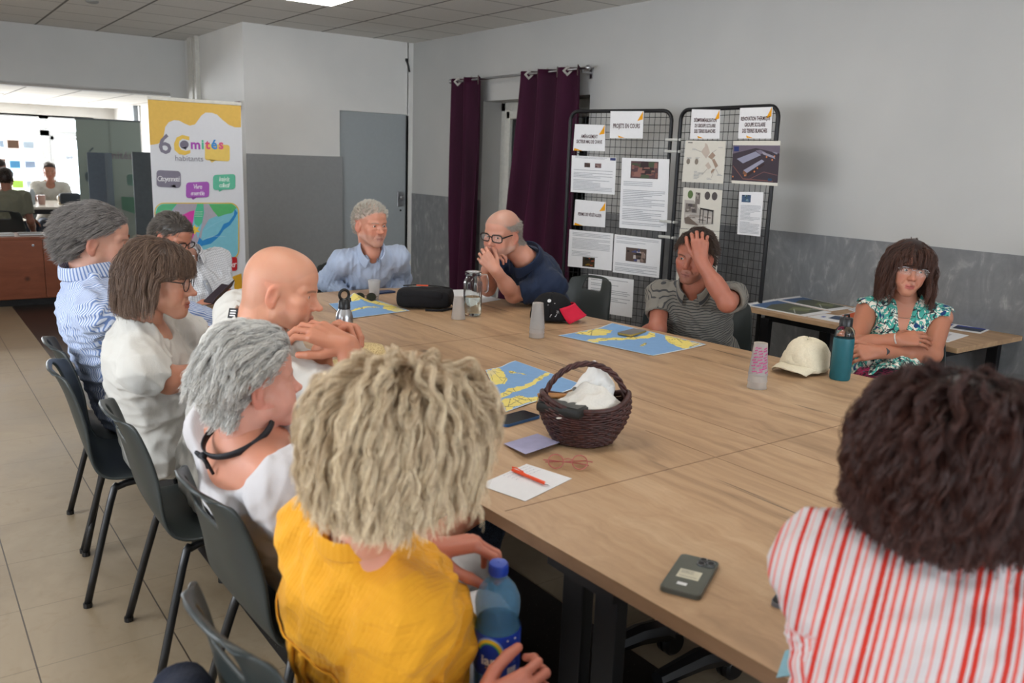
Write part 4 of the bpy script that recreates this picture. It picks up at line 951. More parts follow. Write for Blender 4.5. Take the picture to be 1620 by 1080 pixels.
for k in range(9):          # pink printed bands and dots, slanting round the cup
    for da in (-.8, -.1, .6):
        y0 = .012 + k * .0115 + r.uniform(-.002, .002); a0 = A0 + da + r.uniform(-.2, .2); L = r.uniform(.35, .62)
        x = 0
        while x < L:
            wl = r.uniform(.05, .11); hh = r.uniform(.0035, .006)
            q = []
            for u, v in ((0, 0), (wl * .8, 0), (wl * .8, 1), (0, 1)):
                zz = y0 + (x + u) * .008 + v * hh; rad = .0372 + (.026 - .0372) * zz / .125 + .0008; q.append((rad * cos(a0 + x + u), rad * sin(a0 + x + u), zz))
            if zz < .115: mb.add(q, [(0, 1, 2, 3)])
            x += wl
mb.build('print', fcol((204, 62, 140)), cc)
c = Pz(849, 533, .741); z = ZT
for k in range(3): cup(('lowest upturned cup of the tall stack beside the black and red cap', 'middle upturned cup of the tall stack beside the black and red cap', 'topmost upturned cup of the tall stack beside the black and red cap')[k], c, z=z, h=.125); z += .022
c = Pz(725, 504, .741); cup('single upturned frosted cup left of the glass jug', c, h=.118)
c = Pz(592, 474, .741); cu = cup('upright white-frosted cup in front of the white-haired man', c, h=.118, inverted=False)
# teal bottle
def m_teal():
    return mat('teal_silicone', (18, 92, 104), 0.5)
c = Pz(1328, 599, .741); e = empty('water_bottle', (c[0], c[1], ZT), label='glass water bottle in a teal sleeve with a black cap', cat='bottle')
MB().lathe([(0.001, 0), (.038, 0), (.041, .006), (.041, .16), (.0405, .172), (.040, .174)], 36).build('sleeve', m_teal(), e, smooth=True)
MB().lathe([(.039, .17), (.0395, .19), (.037, .206), (.028, .218), (.023, .224), (.022, .236)], 36).build('glass', glassmat('clear_glass', (235, 240, 240), .02), e, smooth=True)
MB().lathe([(.023, .222), (.026, .223), (.026, .252), (.022, .257), (.001, .257)], 28).tube([(-.018, 0, .256), (-.014, 0, .268), (.014, 0, .268), (.018, 0, .256)], .004, 8).build('cap', M_BLACKPL, e, smooth=True)
# steel bottle near the bald man
c = Pz(545, 556, .741); e = empty('steel_flask', (c[0], c[1], ZT), label='brushed steel flask with a black looped cap beside the bald man\'s hands', cat='bottle')
MB().lathe([(0.001, 0), (.035, 0), (.037, .005), (.037, .15), (.033, .172), (.023, .188), (.022, .195)], 32).build('body', M_STEEL, e, smooth=True)
MB().lathe([(.024, .188), (.026, .19), (.025, .222), (.018, .23), (.001, .231)], 28).build('cap', M_BLACKPL, e, smooth=True)
MB().tube([(.022 * cos(t), 0, .248 + .022 * sin(t)) for t in np.linspace(0, 2 * pi, 15)[:-1]], .0065, 8, closed=True).box((.02, 0, .226), (.018, .02, .02), .004).build('carry_loop', M_BLACKPL, e, smooth=True)
# glass jug
M_GLASS = glassmat('jug_glass', (245, 248, 248), 0.0, 1.3)
c = Pz(747, 499, .741); e = empty('glass_jug', (c[0], c[1], ZT), radians(0), label='ribbed glass jug half full of water', cat='jug')
prof = [(.001, .004), (.046, .004), (.05, .01), (.05, .18), (.047, .196), (.04, .208), (.038, .214), (.041, .222), (.041, .236), (.043, .24)]
G = []
for k in range(72):
    a = 2 * pi * k / 72; G.append([((r_ + (.0013 * (1 if k % 4 < 2 else -1) if .02 < z_ < .19 else 0)) * cos(a), (r_ + (.0013 * (1 if k % 4 < 2 else -1) if .02 < z_ < .19 else 0)) * sin(a), z_) for r_, z_ in prof])
G.append(G[0]); gj = MB().grid(G).build('body', M_GLASS, e, smooth=True); mod(gj, 'SOLIDIFY', thickness=.0025, offset=-1)
ad = math.atan2(CR[1], CR[0])
MB().tube([(.038 * cos(ad), .038 * sin(ad), .222), (.072 * cos(ad), .072 * sin(ad), .226), (.08 * cos(ad), .08 * sin(ad), .2), (.078 * cos(ad), .078 * sin(ad), .14), (.066 * cos(ad), .066 * sin(ad), .13)], .0065, 10).build('handle', M_GLASS, e, smooth=True)
MB().lathe([(.001, .008), (.0455, .008), (.0465, .012), (.0465, .105), (.001, .105)], 36).build('water', glassmat('water', (240, 244, 238), 0.0, 1.2), e, smooth=True)
MB().lathe([(.044, .222), (.0445, .24), (.03, .246), (.001, .247)], 30).build('lid', glassmat('lid_plastic', (240, 240, 240), .1, 1.1), e, smooth=True)
# black pouch
c = (Pz(632, 484, .741) + Pz(716, 492, .741)) / 2; e = empty('pouch_bag', (c[0] + .02, c[1] + .04, ZT), radians(-38), label='black zipped pouch bag with an orange tab', cat='bag'); e.scale = (.95, 1.15, 1.3)
def lumpy(mb_o, strength, scale):
    tx = bpy.data.textures.new('fold', 'CLOUDS'); tx.noise_scale = scale; d_ = mod(mb_o, 'DISPLACE', strength=strength); d_.texture = tx; d_.mid_level = .5
M_NYL = mat('black_nylon', (24, 24, 27), .8, .25, 0, .2, bump=.5, scale=220)
b_ = MB().box((0, 0, .045), (.33, .17, .085), .03).build('body', M_NYL, e, smooth='all'); mod(b_, 'SUBSURF', levels=2, render_levels=2); lumpy(b_, .02, .12)
f_ = MB().box((-.01, -.06, .062), (.26, .06, .05), .02).build('front_pocket', M_NYL, e, smooth='all'); mod(f_, 'SUBSURF', levels=1, render_levels=1); lumpy(f_, .012, .1)
MB().tube([(-.14, .03, .088), (-.05, .02, .095), (.06, .02, .094), (.14, .03, .086)], .003, 6).build('zip', M_BLACKPL, e)
MB().box((-.02, .0, .096), (.07, .02, .004), .001).build('tab', mat('orange_tab', (214, 80, 40), .6), e)
MB().tube([(.15, .0, .03), (.19, -.05, .01), (.12, -.11, .006), (.02, -.12, .006)], .005, 6).build('strap', M_NYL, e)
# papers and pen under the polo man's elbows
flat('paper_sheet', 'paper', 'white papers under the elbows of the man in the navy polo', [(668, 460), (740, 458), (792, 474), (752, 481)], z=.741, th=.002)
flat('paper_sheet', 'paper', 'loose white sheet between the black pouch and the jug', [(690, 464), (733, 461), (748, 470), (705, 474)], z=.744, th=.0008)
p0, p1 = Pz(698, 464, .75), Pz(717, 461, .75)
def pen(label, p0, p1, rgb, clip=False):
    p0, p1 = np.array(p0), np.array(p1); L = np.linalg.norm(p1 - p0); e = empty('ballpoint_pen', p0, math.atan2(*(p1 - p0)[:2][::-1]), label=label, cat='pen')
    mb = MB().tube([(0, 0, 0), (L * .3, 0, 0), (L * .35, 0, 0), (L * .86, 0, 0), (L * .9, 0, 0)], [.0048, .0052, .0046, .0048, .0035], 12); mb.build('barrel', mat('pen_%d' % rgb[0], rgb, .35), e, smooth=True)
    MB().tube([(L * .9, 0, 0), (L * .96, 0, 0), (L, 0, 0)], [.0034, .002, .0008], 10).build('tip', M_STEEL, e, smooth=True)
    MB().tube([(L * .02, 0, .0045), (-.002, 0, .008), (L * .1, 0, .0095), (L * .3, 0, .007)], .0016, 6).build('clip', mat('pen_%d' % rgb[0], rgb, .35), e)
pen('dark ballpoint pen on the white sheets beyond the jug', p0, p1, (34, 36, 44))
# black and red cap
def m_cap2():
    return mat('black_cap_cloth', (26, 26, 28), .85, .2, 0, .2, bump=.3, scale=300)
def cap(label, loc, rz, cm, vm, r=.098, hgt=.115, crumple=0.0, tilt=(0, 0), name='baseball_cap', vis=None):
    e = empty(name, loc, rz, label=label, cat='cap')
    G = []; n = 40
    for i in range(15):
        t = i / 14 * pi / 2; row = []
        for k in range(n):
            a = 2 * pi * k / n; rr_ = r * (cos(t) ** .75 if i < 14 else 0.002)
            row.append((rr_ * .88 * cos(a) * (1 + crumple * sin(3 * a + 4 * t)), rr_ * 1.08 * sin(a) * (1 + crumple * cos(2 * a + t)), hgt * sin(t) * (1 + crumple * sin(2 * a + 1) * .8) + .012 + tilt[1] * sin(a) * 0))
        row.append(row[0]); G.append(row)
    o = MB().grid(G).build('crown', cm, e, smooth='all'); mod(o, 'SOLIDIFY', thickness=.002)
    V = []
    for i in range(9):
        t = i / 8; row = []
        for k in range(17):
            s = (k / 16 - .5) * 2; a = s * 1.15
            x0, y0 = r * .88 * sin(a), r * 1.08 * cos(a); x1, y1 = .08 * sin(a * 1.15), (.175 * (1 - .12 * s * s) if vis is None else .185 * (1 - .3 * s * s))
            row.append((x0 * (1 - t) + x1 * t, y0 * (1 - t) + max(y1 * cos(a * .55), y0) * t, .016 - (.02 if vis is None else .03 + .02 * (1 - t)) * s * s * (0.4 + t * .9) + ((.012 * (1 - t) + .02 * t * .3 + .008) if vis is None else vis[0] * (1 - t) ** 1.2 + vis[1])))
        V.append(row)
    o = MB().grid(V).build('visor', vm, e, smooth='all'); mod(o, 'SOLIDIFY', thickness=.004)
    MB().ell((0, 0, hgt + .013), (.007, .007, .004), 6).build('button', cm, e, smooth=True)
    return e
c = Pz(878, 508, .741); M_CB = m_cap2()
cp = cap('black baseball cap with a red front and white badges', (c[0] + .0, c[1] + .03, ZT), radians(-135), M_CB, mat('crimson_cloth', (206, 30, 62), .75, .3), r=.108, hgt=.138, vis=(.062, .022))
def on_cap(pts, a0, t0, mbx):
    q = []
    for x, y in pts:
        a = a0 + x; t = t0 + y; rr_ = .1105 * cos(t) ** .75; q.append((rr_ * .88 * cos(a), rr_ * 1.08 * sin(a), .1405 * sin(t) + .012))
    mbx.add(q, [tuple(range(len(q)))])
bd = MB()
for a0 in (.15 - pi / 2 * 0, pi - .15):
    on_cap([(-.16, 0), (.12, .02), (.18, .12), (-.1, .1)], a0, .16, bd); on_cap([(-.2, .0), (.2, .1), (.2, .13), (-.2, .03)], a0 - .1, .62, bd); on_cap(circ(0, 0, .12, 10, .09), a0 - .25, .85, bd)
    v, f = text_polys('15', .14); q = []
    for x, y in v:
        a = a0 + .22 - x; t = .32 + y; rr_ = .1105 * cos(t) ** .75; q.append((rr_ * .88 * cos(a), rr_ * 1.08 * sin(a), .1405 * sin(t) + .012))
    bd.add(q, f)
bd.build('badges', mat('white_thread', (214, 214, 216), .7), cp)
# cream cap
c = Pz(1275, 588, .741)
M_CREAM = mat('cream_cotton', (214, 204, 180), .9, .2, 0, .05, bump=.3, scale=150)
cc_ = cap('crumpled cream cotton cap beside the teal bottle', (c[0] + .02, c[1] + .02, ZT), radians(95), M_CREAM, M_CREAM, r=.105, hgt=.125, crumple=.09)
for ch in cc_.children:
    if ch.name.startswith(('crown', 'visor')): lumpy(ch, .02, .06)
# wicker basket
c = Pz(917, 704, .741); bk = empty('wicker_basket', (c[0] + .03, c[1] + .02, ZT), radians(-30), label='dark wicker basket with an arched handle', cat='basket')
M_WICK = NT('dark_wicker', .45, .4); v = M_WICK.coord(); M_WICK.color(M_WICK.ramp(M_WICK.noise(v, 60, 3), [(.3, lin((44, 24, 24))), (.7, lin((78, 44, 40)))])); M_WICK = M_WICK.m
W_ = MB(); rx, ry = .135, .095
def bas(z): return .62 + .42 * sin(min(1, z / .11) * pi / 2 * 1.05) - max(0, z - .085) * 1.2
for i in range(17):
    z = .006 + i * .0068
    for ph_ in (0,):
        pts = []
        for k in range(84):
            a = 2 * pi * k / 84; s = bas(z) + .018 * (1 if ((k // 2 + i) % 2) else -1)
            pts.append((rx * s * cos(a), ry * s * sin(a), z + .0012 * sin(5 * a + i) + .035 * abs(cos(a)) ** 3 * (z / .12)))
        W_.tube(pts, .0042, 5, closed=True)
W_.tube([(rx * .98 * cos(a), ry * .98 * sin(a), .122 + .035 * abs(cos(a)) ** 3) for a in np.linspace(0, 2 * pi, 61)[:-1]], .008, 8, closed=True)
W_.prism([(rx * .6 * cos(a), ry * .6 * sin(a)) for a in np.linspace(0, 2 * pi, 31)[:-1]], 0.0, .008)
W_.build('woven_body', M_WICK, bk, smooth='all')
st_ = MB()
for k in range(28):
    a = 2 * pi * k / 28; st_.tube([(rx * bas(z) * cos(a), ry * bas(z) * sin(a), z + .035 * abs(cos(a)) ** 3 * (z / .12)) for z in np.linspace(.004, .122, 7)], .0028, 5)
st_.build('stake_frame', M_WICK, bk)
H_ = MB()
for ph_ in (0, 2.1, 4.2):
    pts = []
    for i in range(60):
        t = pi * i / 59; x, z = -rx * .97 * cos(t), .1 + .145 * sin(t); q = 11 * t + ph_
        nrm = np.array([-cos(t), 0, sin(t)]); pts.append(np.array([x, 0, z]) + .0052 * (cos(q) * nrm + sin(q) * np.array([0, 1, 0])))
    H_.tube(pts, .0052, 6)
H_.build('handle', M_WICK, bk, smooth='all')
def cloth_heap(name, label, cat, loc, size, seed, m_, peak=None, rz=0):
    rng_ = np.random.RandomState(seed); n = 36; xs = np.linspace(-1, 1, n); X, Y = np.meshgrid(xs, xs, indexing='ij'); Z = np.zeros_like(X)
    for k in range(16):
        a = rng_.uniform(0, pi); f = rng_.uniform(2, 7); Z += rng_.uniform(.1, .3) / (f ** .6) * np.abs(np.sin(f * (X * cos(a) + Y * sin(a)) + rng_.uniform(0, 6)))
    r_ = np.sqrt(X ** 2 + Y ** 2); env = np.clip(1 - r_ ** 2 * .62, 0, 1) ** .7
    if peak is not None:
        for px, py, h_, s_ in peak: Z += h_ * np.exp(-((X - px) ** 2 + (Y - py) ** 2) / s_)
    Z = Z * env; X2 = X + .1 * np.sin(5 * Y + seed); Y2 = Y + .1 * np.sin(4 * X + seed)
    P = [[(X2[i, j] * size[0], Y2[i, j] * size[1], Z[i, j] * size[2]) for j in range(n)] for i in range(n)]
    o = tag(MB().grid(P).build(name, m_, loc=loc, rz=rz, smooth='all'), label, cat); mod(o, 'SOLIDIFY', thickness=.003); mod(o, 'SUBSURF', levels=1, render_levels=1); return o
M_LIN = mat('white_linen', (216, 212, 204), .9, .2, 0, .04, bump=.25, scale=200)
bl = np.array(bk.location)
cloth_heap('linen_cloth', 'white ruffled linen cloth filling the wicker basket', 'cloth', (bl[0] - .0, bl[1] - .01, bl[2] + .10), (.095, .07, .07), 3, M_LIN, [(.2, .1, .5, .3)], rz=radians(-30))
cloth_heap('cotton_cloth', 'white cotton cloth poking up at the back of the basket', 'cloth', (bl[0] + .05, bl[1] + .02, bl[2] + .13), (.06, .05, .065), 9, mat('bright_cotton', (228, 228, 226), .9, .2, 0, .02), [(.3, .3, 1.0, .25)], rz=radians(-30))
e = empty('glasses_case', (bl[0] - .085, bl[1] + .0, bl[2] + .118), radians(-70), label='black glasses case lying open-side up in the front of the basket', cat='case')
MB().box((0, 0, 0), (.15, .075, .03), .009).build('shell', mat('black_leather', (30, 31, 30), .5, .4), e, smooth=True)
MB().box((0, 0, .016), (.13, .058, .002), .001).build('lid_seam', mat('black_leather_edge', (46, 47, 45), .5), e)
e = empty('wooden_stick', (bl[0] - .055, bl[1] + .055, bl[2] + .14), radians(-20), label='small turned wooden handle sticking out of the basket', cat='handle')
MB().tube([(-.07, 0, .004), (-.06, 0, .006), (-.02, 0, .0), (.05, 0, -.004)], [.005, .008, .009, .008], 12).build('grip', mat('honey_wood', (178, 122, 66), .5), e, smooth=True)
MB().tube([(-.062 + .01 * cos(t), 0, -.018 + .022 * sin(t)) for t in np.linspace(0, 2 * pi, 13)[:-1]], .0012, 5, closed=True).build('cord', mat('yellow_cord', (206, 160, 50), .6), e)
# folded lavender card, note sheet, orange pen
flat('folded_card', 'card', 'folded lavender card sticking out under the basket', [(797, 704), (850, 688), (885, 706), (831, 727)], z=.741, paper=mat('lavender_card', (166, 164, 196), .8), lift=lambda a, b: .004 + .012 * (1 - b) * (1 - a * .3), n=4)
def note(S, W, H):
    r = random.Random(3)
    for k in range(4):
        y = H * (.9 - k * .09); x = W * .42
        while x < W * .93:
            l = r.uniform(.006, .016); S.line([(x, y + r.uniform(-.001, .001)), (x + l * .4, y + .0025), (x + l, y)], .0009, (120, 120, 150), False); x += l + .004
flat('note_sheet', 'paper', 'white note sheet with handwriting, under the orange pen', [(757, 767), (833, 734), (905, 757), (831, 793)], note, z=.741, th=.001, lift=lambda a, b: .004 * max(0, .5 - abs(a - .5)) * 2)
pen('orange ballpoint pen lying across the white note sheet', Pz(811, 743, .749), Pz(869, 767, .749), (232, 78, 32))
flat('blue_paper', 'paper', 'light blue paper jutting over the near table edge beside the striped blouse', [(1242, 1030), (1275, 1016), (1290, 1062), (1228, 1072)], z=.7412, th=.001, paper=mat('pale_blue_paper', (140, 190, 206), .8))
flat('printed_sheet', 'paper', 'white sheet with a blue square, just past the striped blouse collar', [(1330, 806), (1362, 790), (1400, 812), (1372, 830)], lambda S, W, H: S.rect(W * .1, H * .15, W * .8, H * .8, (92, 130, 186)), z=.741)
flat('napkin', 'paper', 'white paper scrap on the table between the round-glasses woman and the bald man', [(276, 516), (300, 512), (322, 524), (296, 532)], z=.741, th=.004)
def worn_glasses(name, M, parent, W_=.138, H_=.034, round_=False, rgb=(30, 28, 28), rt=.0016, temple=.135, rgb2=None, lens=True, open_=True, rimless=False):
    """M places a frame whose lenses lie in the xz plane looking along +y"""
    fm = mat('frame_%02x%02x%02x' % rgb, rgb, .3, .5, .1); g = MB().xf(M)
    lw = W_ * .40 / 2 if not round_ else H_ / 2 * 1.02
    for s in (-1, 1):
        cx = s * (W_ * .255 if not round_ else W_ * .235); pts = []
        for k in range(28):
            a = 2 * pi * k / 28; e_ = 1.0 if round_ else .62
            x = cx + lw * np.sign(cos(a)) * abs(cos(a)) ** e_; z = H_ / 2 * np.sign(sin(a)) * abs(sin(a)) ** e_ ; pts.append((x, -.0035 * (x / .06) ** 2 * 1.5, z))
        if not rimless: g.tube(pts, rt, 6, closed=True)
        else: g.tube([p for p in pts[1:14]], rt, 6)
        if lens:
            lg = MB().xf(M).add(pts, [tuple(range(len(pts)))]); LENS = MATS.get('lens') or NT('lens', .05, .5).m; 
            if 'lens' not in MATS:
                LENS.node_tree.nodes['Principled BSDF'].inputs['Alpha'].default_value = .12; MATS['lens'] = LENS
            lens_objs.append(lg.build('lens', LENS, None))
    b = .5 * W_ - .002
    g.tube([(-W_ * .255 + lw if not round_ else -W_ * .235 + lw, 0, H_ * .12), (0, .003, H_ * .24), (W_ * .255 - lw if not round_ else W_ * .235 - lw, 0, H_ * .12)], rt, 6)
    for s in (-1, 1):
        x0 = s * ((W_ * .255 if not round_ else W_ * .235) + lw)
        g.tube([(x0, -.004, H_ * .2), (s * b, -.008, H_ * .2), (s * b, -temple * .6, H_ * .16), (s * (b - .002), -temple * .85, H_ * .0), (s * (b - .006), -temple, -.024)], [rt * 1.1, rt * 1.2, rt, rt, rt], 6)
    o = g.build(name, fm, parent, smooth='all')
    for l in lens_objs: l.parent = o
    lens_objs.clear(); return o
lens_objs = []
def table_glasses(label, p, rz, rgb, H_=.04, lens=None, name='reading_glasses', W_=.138, round_=True, fold=True):
    e = empty(name, (p[0], p[1], ZT), rz, label=label, cat='glasses')
    M = Matrix.Translation((0, 0, .003)) @ Matrix.Rotation(radians(-35), 4, 'X') @ Matrix.Translation((0, 0, H_ / 2 + .002))
    if fold:
        fm = mat('frame_%02x%02x%02x' % rgb, rgb, .3, .5, .1); g = MB().xf(M); lw = H_ / 2
        for s in (-1, 1):
            cx = s * W_ * .24; pts = [(cx + lw * 1.05 * cos(a), 0, lw * sin(a)) for a in np.linspace(0, 2 * pi, 29)[:-1]]; g.tube(pts, .0016, 6, closed=True)
            lg = MB().xf(M).add(pts, [tuple(range(28))]).build('lens', lens or glassmat('rose_lens', (232, 214, 210), .02, 1.05), e)
        g.tube([(-.014, 0, .006), (0, .002, .01), (.014, 0, .006)], .0014, 6); fo = g.build('frame', fm, e, smooth='all')
        t_ = MB()
        t_.tube([(.068, .012, H_ * .6), (.05, .03, .02), (-.03, .05, .006), (-.062, .05, .004)], .0018, 6); t_.build('temple', fm, e, smooth='all')
        t_ = MB(); t_.tube([(-.068, .012, H_ * .6), (-.05, .022, .02), (.03, .04, .008), (.06, .038, .004)], .0018, 6); t_.build('temple', fm, e, smooth='all')
    return e
c = Pz(898, 742, .745); table_glasses('pink round reading glasses lying at the foot of the basket', c, radians(-38), (176, 96, 92))
c = Pz(592, 474, .745); c = Pz(578, 476, .745); table_glasses('dark sunglasses lying before the frosted cup of the white-haired man', c, radians(-30), (40, 34, 22), H_=.052, lens=mat('dark_lens', (34, 38, 28), .1))
# straw hat beside the bald man's forearm
c = Pz(585, 585, .741); e = empty('straw_hat', (c[0] + .0, c[1] + .03, ZT), radians(40), label='straw hat with a dark band, between the bald man and the blonde woman', cat='hat')
M_STRAW = NT('straw', .8, .3); v = M_STRAW.coord(); M_STRAW.color(M_STRAW.ramp(M_STRAW.vor(v, 160), [(.1, lin((150, 118, 70))), (.5, lin((214, 190, 140)))])); M_STRAW.bump(M_STRAW.vor(v, 160), .5, .003); M_STRAW = M_STRAW.m
MB().lathe([(.165, .012), (.13, .006), (.09, .008), (.083, .02), (.078, .07), (.066, .092), (.03, .098), (.001, .096)], 48).build('crown_and_brim', M_STRAW, e, smooth='all')
MB().lathe([(.0845, .016), (.082, .042), (.0805, .042), (.083, .016)], 48).build('band', mat('band_black', (26, 26, 30), .7), e, smooth=True)
# black strap lying in front of the man with the phone
e = empty('lanyard_strap', (1.30, 4.62, ZT + .004), 0, label='black patterned lanyard strap on the table before the man reading his phone', cat='strap')
P0 = [Pz(*q, .748) - np.array([1.30, 4.62, ZT + .004]) for q in ((275, 491), (300, 487), (330, 483), (352, 478), (366, 473), (371, 468), (366, 464))]
P0 = smooth_curve(P0, 30); rb = MB(); G = []
for i, p in enumerate(P0):
    t = P0[min(i + 1, 29)] - P0[max(i - 1, 0)]; n = np.cross(t, (0, 0, 1)); n /= np.linalg.norm(n) + 1e-9; G.append([p - n * .011 + (0, 0, .002 * sin(i)), p + n * .011 + (0, 0, .003 * (1 + sin(i * .7)))])
o = rb.grid(G).build('webbing', mat('lanyard_web', (28, 28, 32), .7, .3, 0, .5, scale=260), e, smooth='all'); mod(o, 'SOLIDIFY', thickness=.002)
# bottle held by the blonde woman
bt = empty('plastic_bottle', (0.792, 1.052, .615), 0, label='blue plastic water bottle with a blue cap held by the woman in yellow', cat='bottle')
bt.rotation_euler = (radians(3), radians(-3), 0)
M_PET = NT('blue_pet', .08, .5); M_PET.b.inputs['Base Color'].default_value = (*lin((96, 150, 190)), 1); M_PET.b.inputs['Alpha'].default_value = .62; M_PET.b.inputs['Transmission Weight'].default_value = .35; M_PET.b.inputs['IOR'].default_value = 1.2; M_PET = M_PET.m
MB().lathe([(.001, .006), (.02, .004), (.034, .0), (.0405, .012), (.041, .05), (.041, .1), (.0405, .176), (.0385, .182), (.0365, .189), (.037, .195), (.0392, .212), (.0398, .224), (.038, .236), (.031, .252), (.02, .266), (.0145, .271), (.0138, .275), (.016, .276), (.016, .279), (.0135, .28), (.0135, .29)], 40).build('body', M_PET, bt, smooth='all')
MB().lathe([(.001, .012), (.036, .01), (.0385, .03), (.0385, .174), (.0355, .184), (.0355, .188), (.001, .188)], 32).build('water', glassmat('blue_water', (120, 190, 225), 0, 1.1), bt, smooth=True)
capm = MB(); n = 48
capm.lathe([(.0165, .279), (.0165, .296), (.015, .299), (.001, .3)], n); 
for k in range(24):
    a = 2 * pi * k / 24; capm.box((.0166 * cos(a), .0166 * sin(a), .288), (.0012, .0014, .015), rz=a)
capm.build('cap', mat('royal_blue_cap', (24, 64, 168), .4), bt, smooth=True)
lb = MB().lathe([(.0414, .098), (.0419, .101), (.0419, .175), (.0412, .178)], 40).build('label_sleeve', mat('royal_label', (26, 58, 158), .35, .4), bt, smooth=True)
A0 = math.atan2(-1.05, -.79) + .05
def wraplab(pts, z0, rgb, r=.0424):
    return [(r * cos(A0 + x), r * sin(A0 + x), z0 + z) for x, z in pts]
lab = MB(); cols = [(240, 238, 236), (232, 196, 60), (96, 160, 90), (206, 160, 90), (120, 150, 220)]
v, f = text_polys('iana', .026, bold=.03)
lab.mat(0).add([(.0424 * cos(A0 - .22 + x / .0424), .0424 * sin(A0 - .22 + x / .0424), .122 + y) for x, y in v], f)
for rr0, rr1, ci_ in ((.5, .62, 1), (.44, .5, 2), (.62, .68, 4)):
    for k in range(10):
        t0, t1 = pi * k / 12 + .1, pi * (k + 1) / 12 + .1; lab.mat(ci_).add(wraplab([(-.35 + rr0 * cos(t0), .03 * rr0 * 1.9 * sin(t0)), (-.35 + rr1 * cos(t0), .03 * rr1 * 1.9 * sin(t0)), (-.35 + rr1 * cos(t1), .03 * rr1 * 1.9 * sin(t1)), (-.35 + rr0 * cos(t1), .03 * rr0 * 1.9 * sin(t1))], .138, None), [(0, 1, 2, 3)])
lab.mat(3).add(wraplab([(-.5, 0), (.1, 0), (.1, .003), (-.5, .003)], .115, None), [(0, 1, 2, 3)])
for k in range(9): lab.mat(0).add(wraplab([(.45 + k * .05, 0), (.45 + k * .05 + .028, 0), (.45 + k * .05 + .028, .012), (.45 + k * .05, .012)], .103, None), [(0, 1, 2, 3)])
for k in range(5): lab.mat(4).add(wraplab([(.42, 0), (.42 + .45 * (1 if k else .8), 0), (.42 + .45, .0015), (.42, .0015)], .122 + k * .008, None), [(0, 1, 2, 3)])
lab.mat(0).add(wraplab([(.4, 0), (.85, 0), (.85, .003), (.4, .003)], .168, None), [(0, 1, 2, 3)])
lab.build('label_print', [fcol(c_, .4) for c_ in cols], lb)
# backpack on the floor
e = empty('backpack', (1.02, 1.98, 0), radians(12), label='black backpack on the floor under the chair of the woman in the white blouse', cat='bag')
b_ = MB().box((0, 0, .13), (.26, .42, .24), .06).build('body', M_NYL, e, smooth='all'); mod(b_, 'SUBSURF', levels=2, render_levels=2); lumpy(b_, .04, .2)
MB().tube([(-.13, -.18, .12), (-.135, -.1, .2), (-.135, .1, .2), (-.13, .18, .12)], .006, 6).build('zip', M_STEEL, e)
MB().tube([(-.12, -.1, .24), (-.2, -.02, .2), (-.22, .1, .08), (-.14, .18, .02)], .014, 8).build('strap', M_NYL, e)
# jacket hanging over the chair back of the woman in yellow
jk = empty('jacket', (0.345, 1.33, .33), 0, label='dark navy jacket hung over the chair back of the woman in yellow', cat='jacket')
G = []; N = 24
for i in range(N + 1):
    t = i / N; row = []
    for j in range(25):
        s = j / 24 * 2 - 1
        if t < .45: z = .305 - (.45 - t) * .55; x = .04 + (.45 - t) * .05
        elif t < .55: z = .305 + .012 * sin((t - .45) / .1 * pi); x = .04 - (t - .45) * .75
        else: z = .305 - (t - .55) * .95; x = -.035 - .03 * (t - .55)
        row.append((x + .008 * sin(7 * s + 5 * t) * (1 if t > .55 else .3), s * (.16 + .05 * max(0, t - .5)), z + .01 * sin(5 * s)))
    G.append(row)
o = MB().grid(G).build('cloth', mat('navy_jacket', (30, 34, 48), .85, .2, 0, .2, bump=.4, scale=120), jk, smooth='all'); mod(o, 'SOLIDIFY', thickness=.012); mod(o, 'SUBSURF', levels=1, render_levels=1)

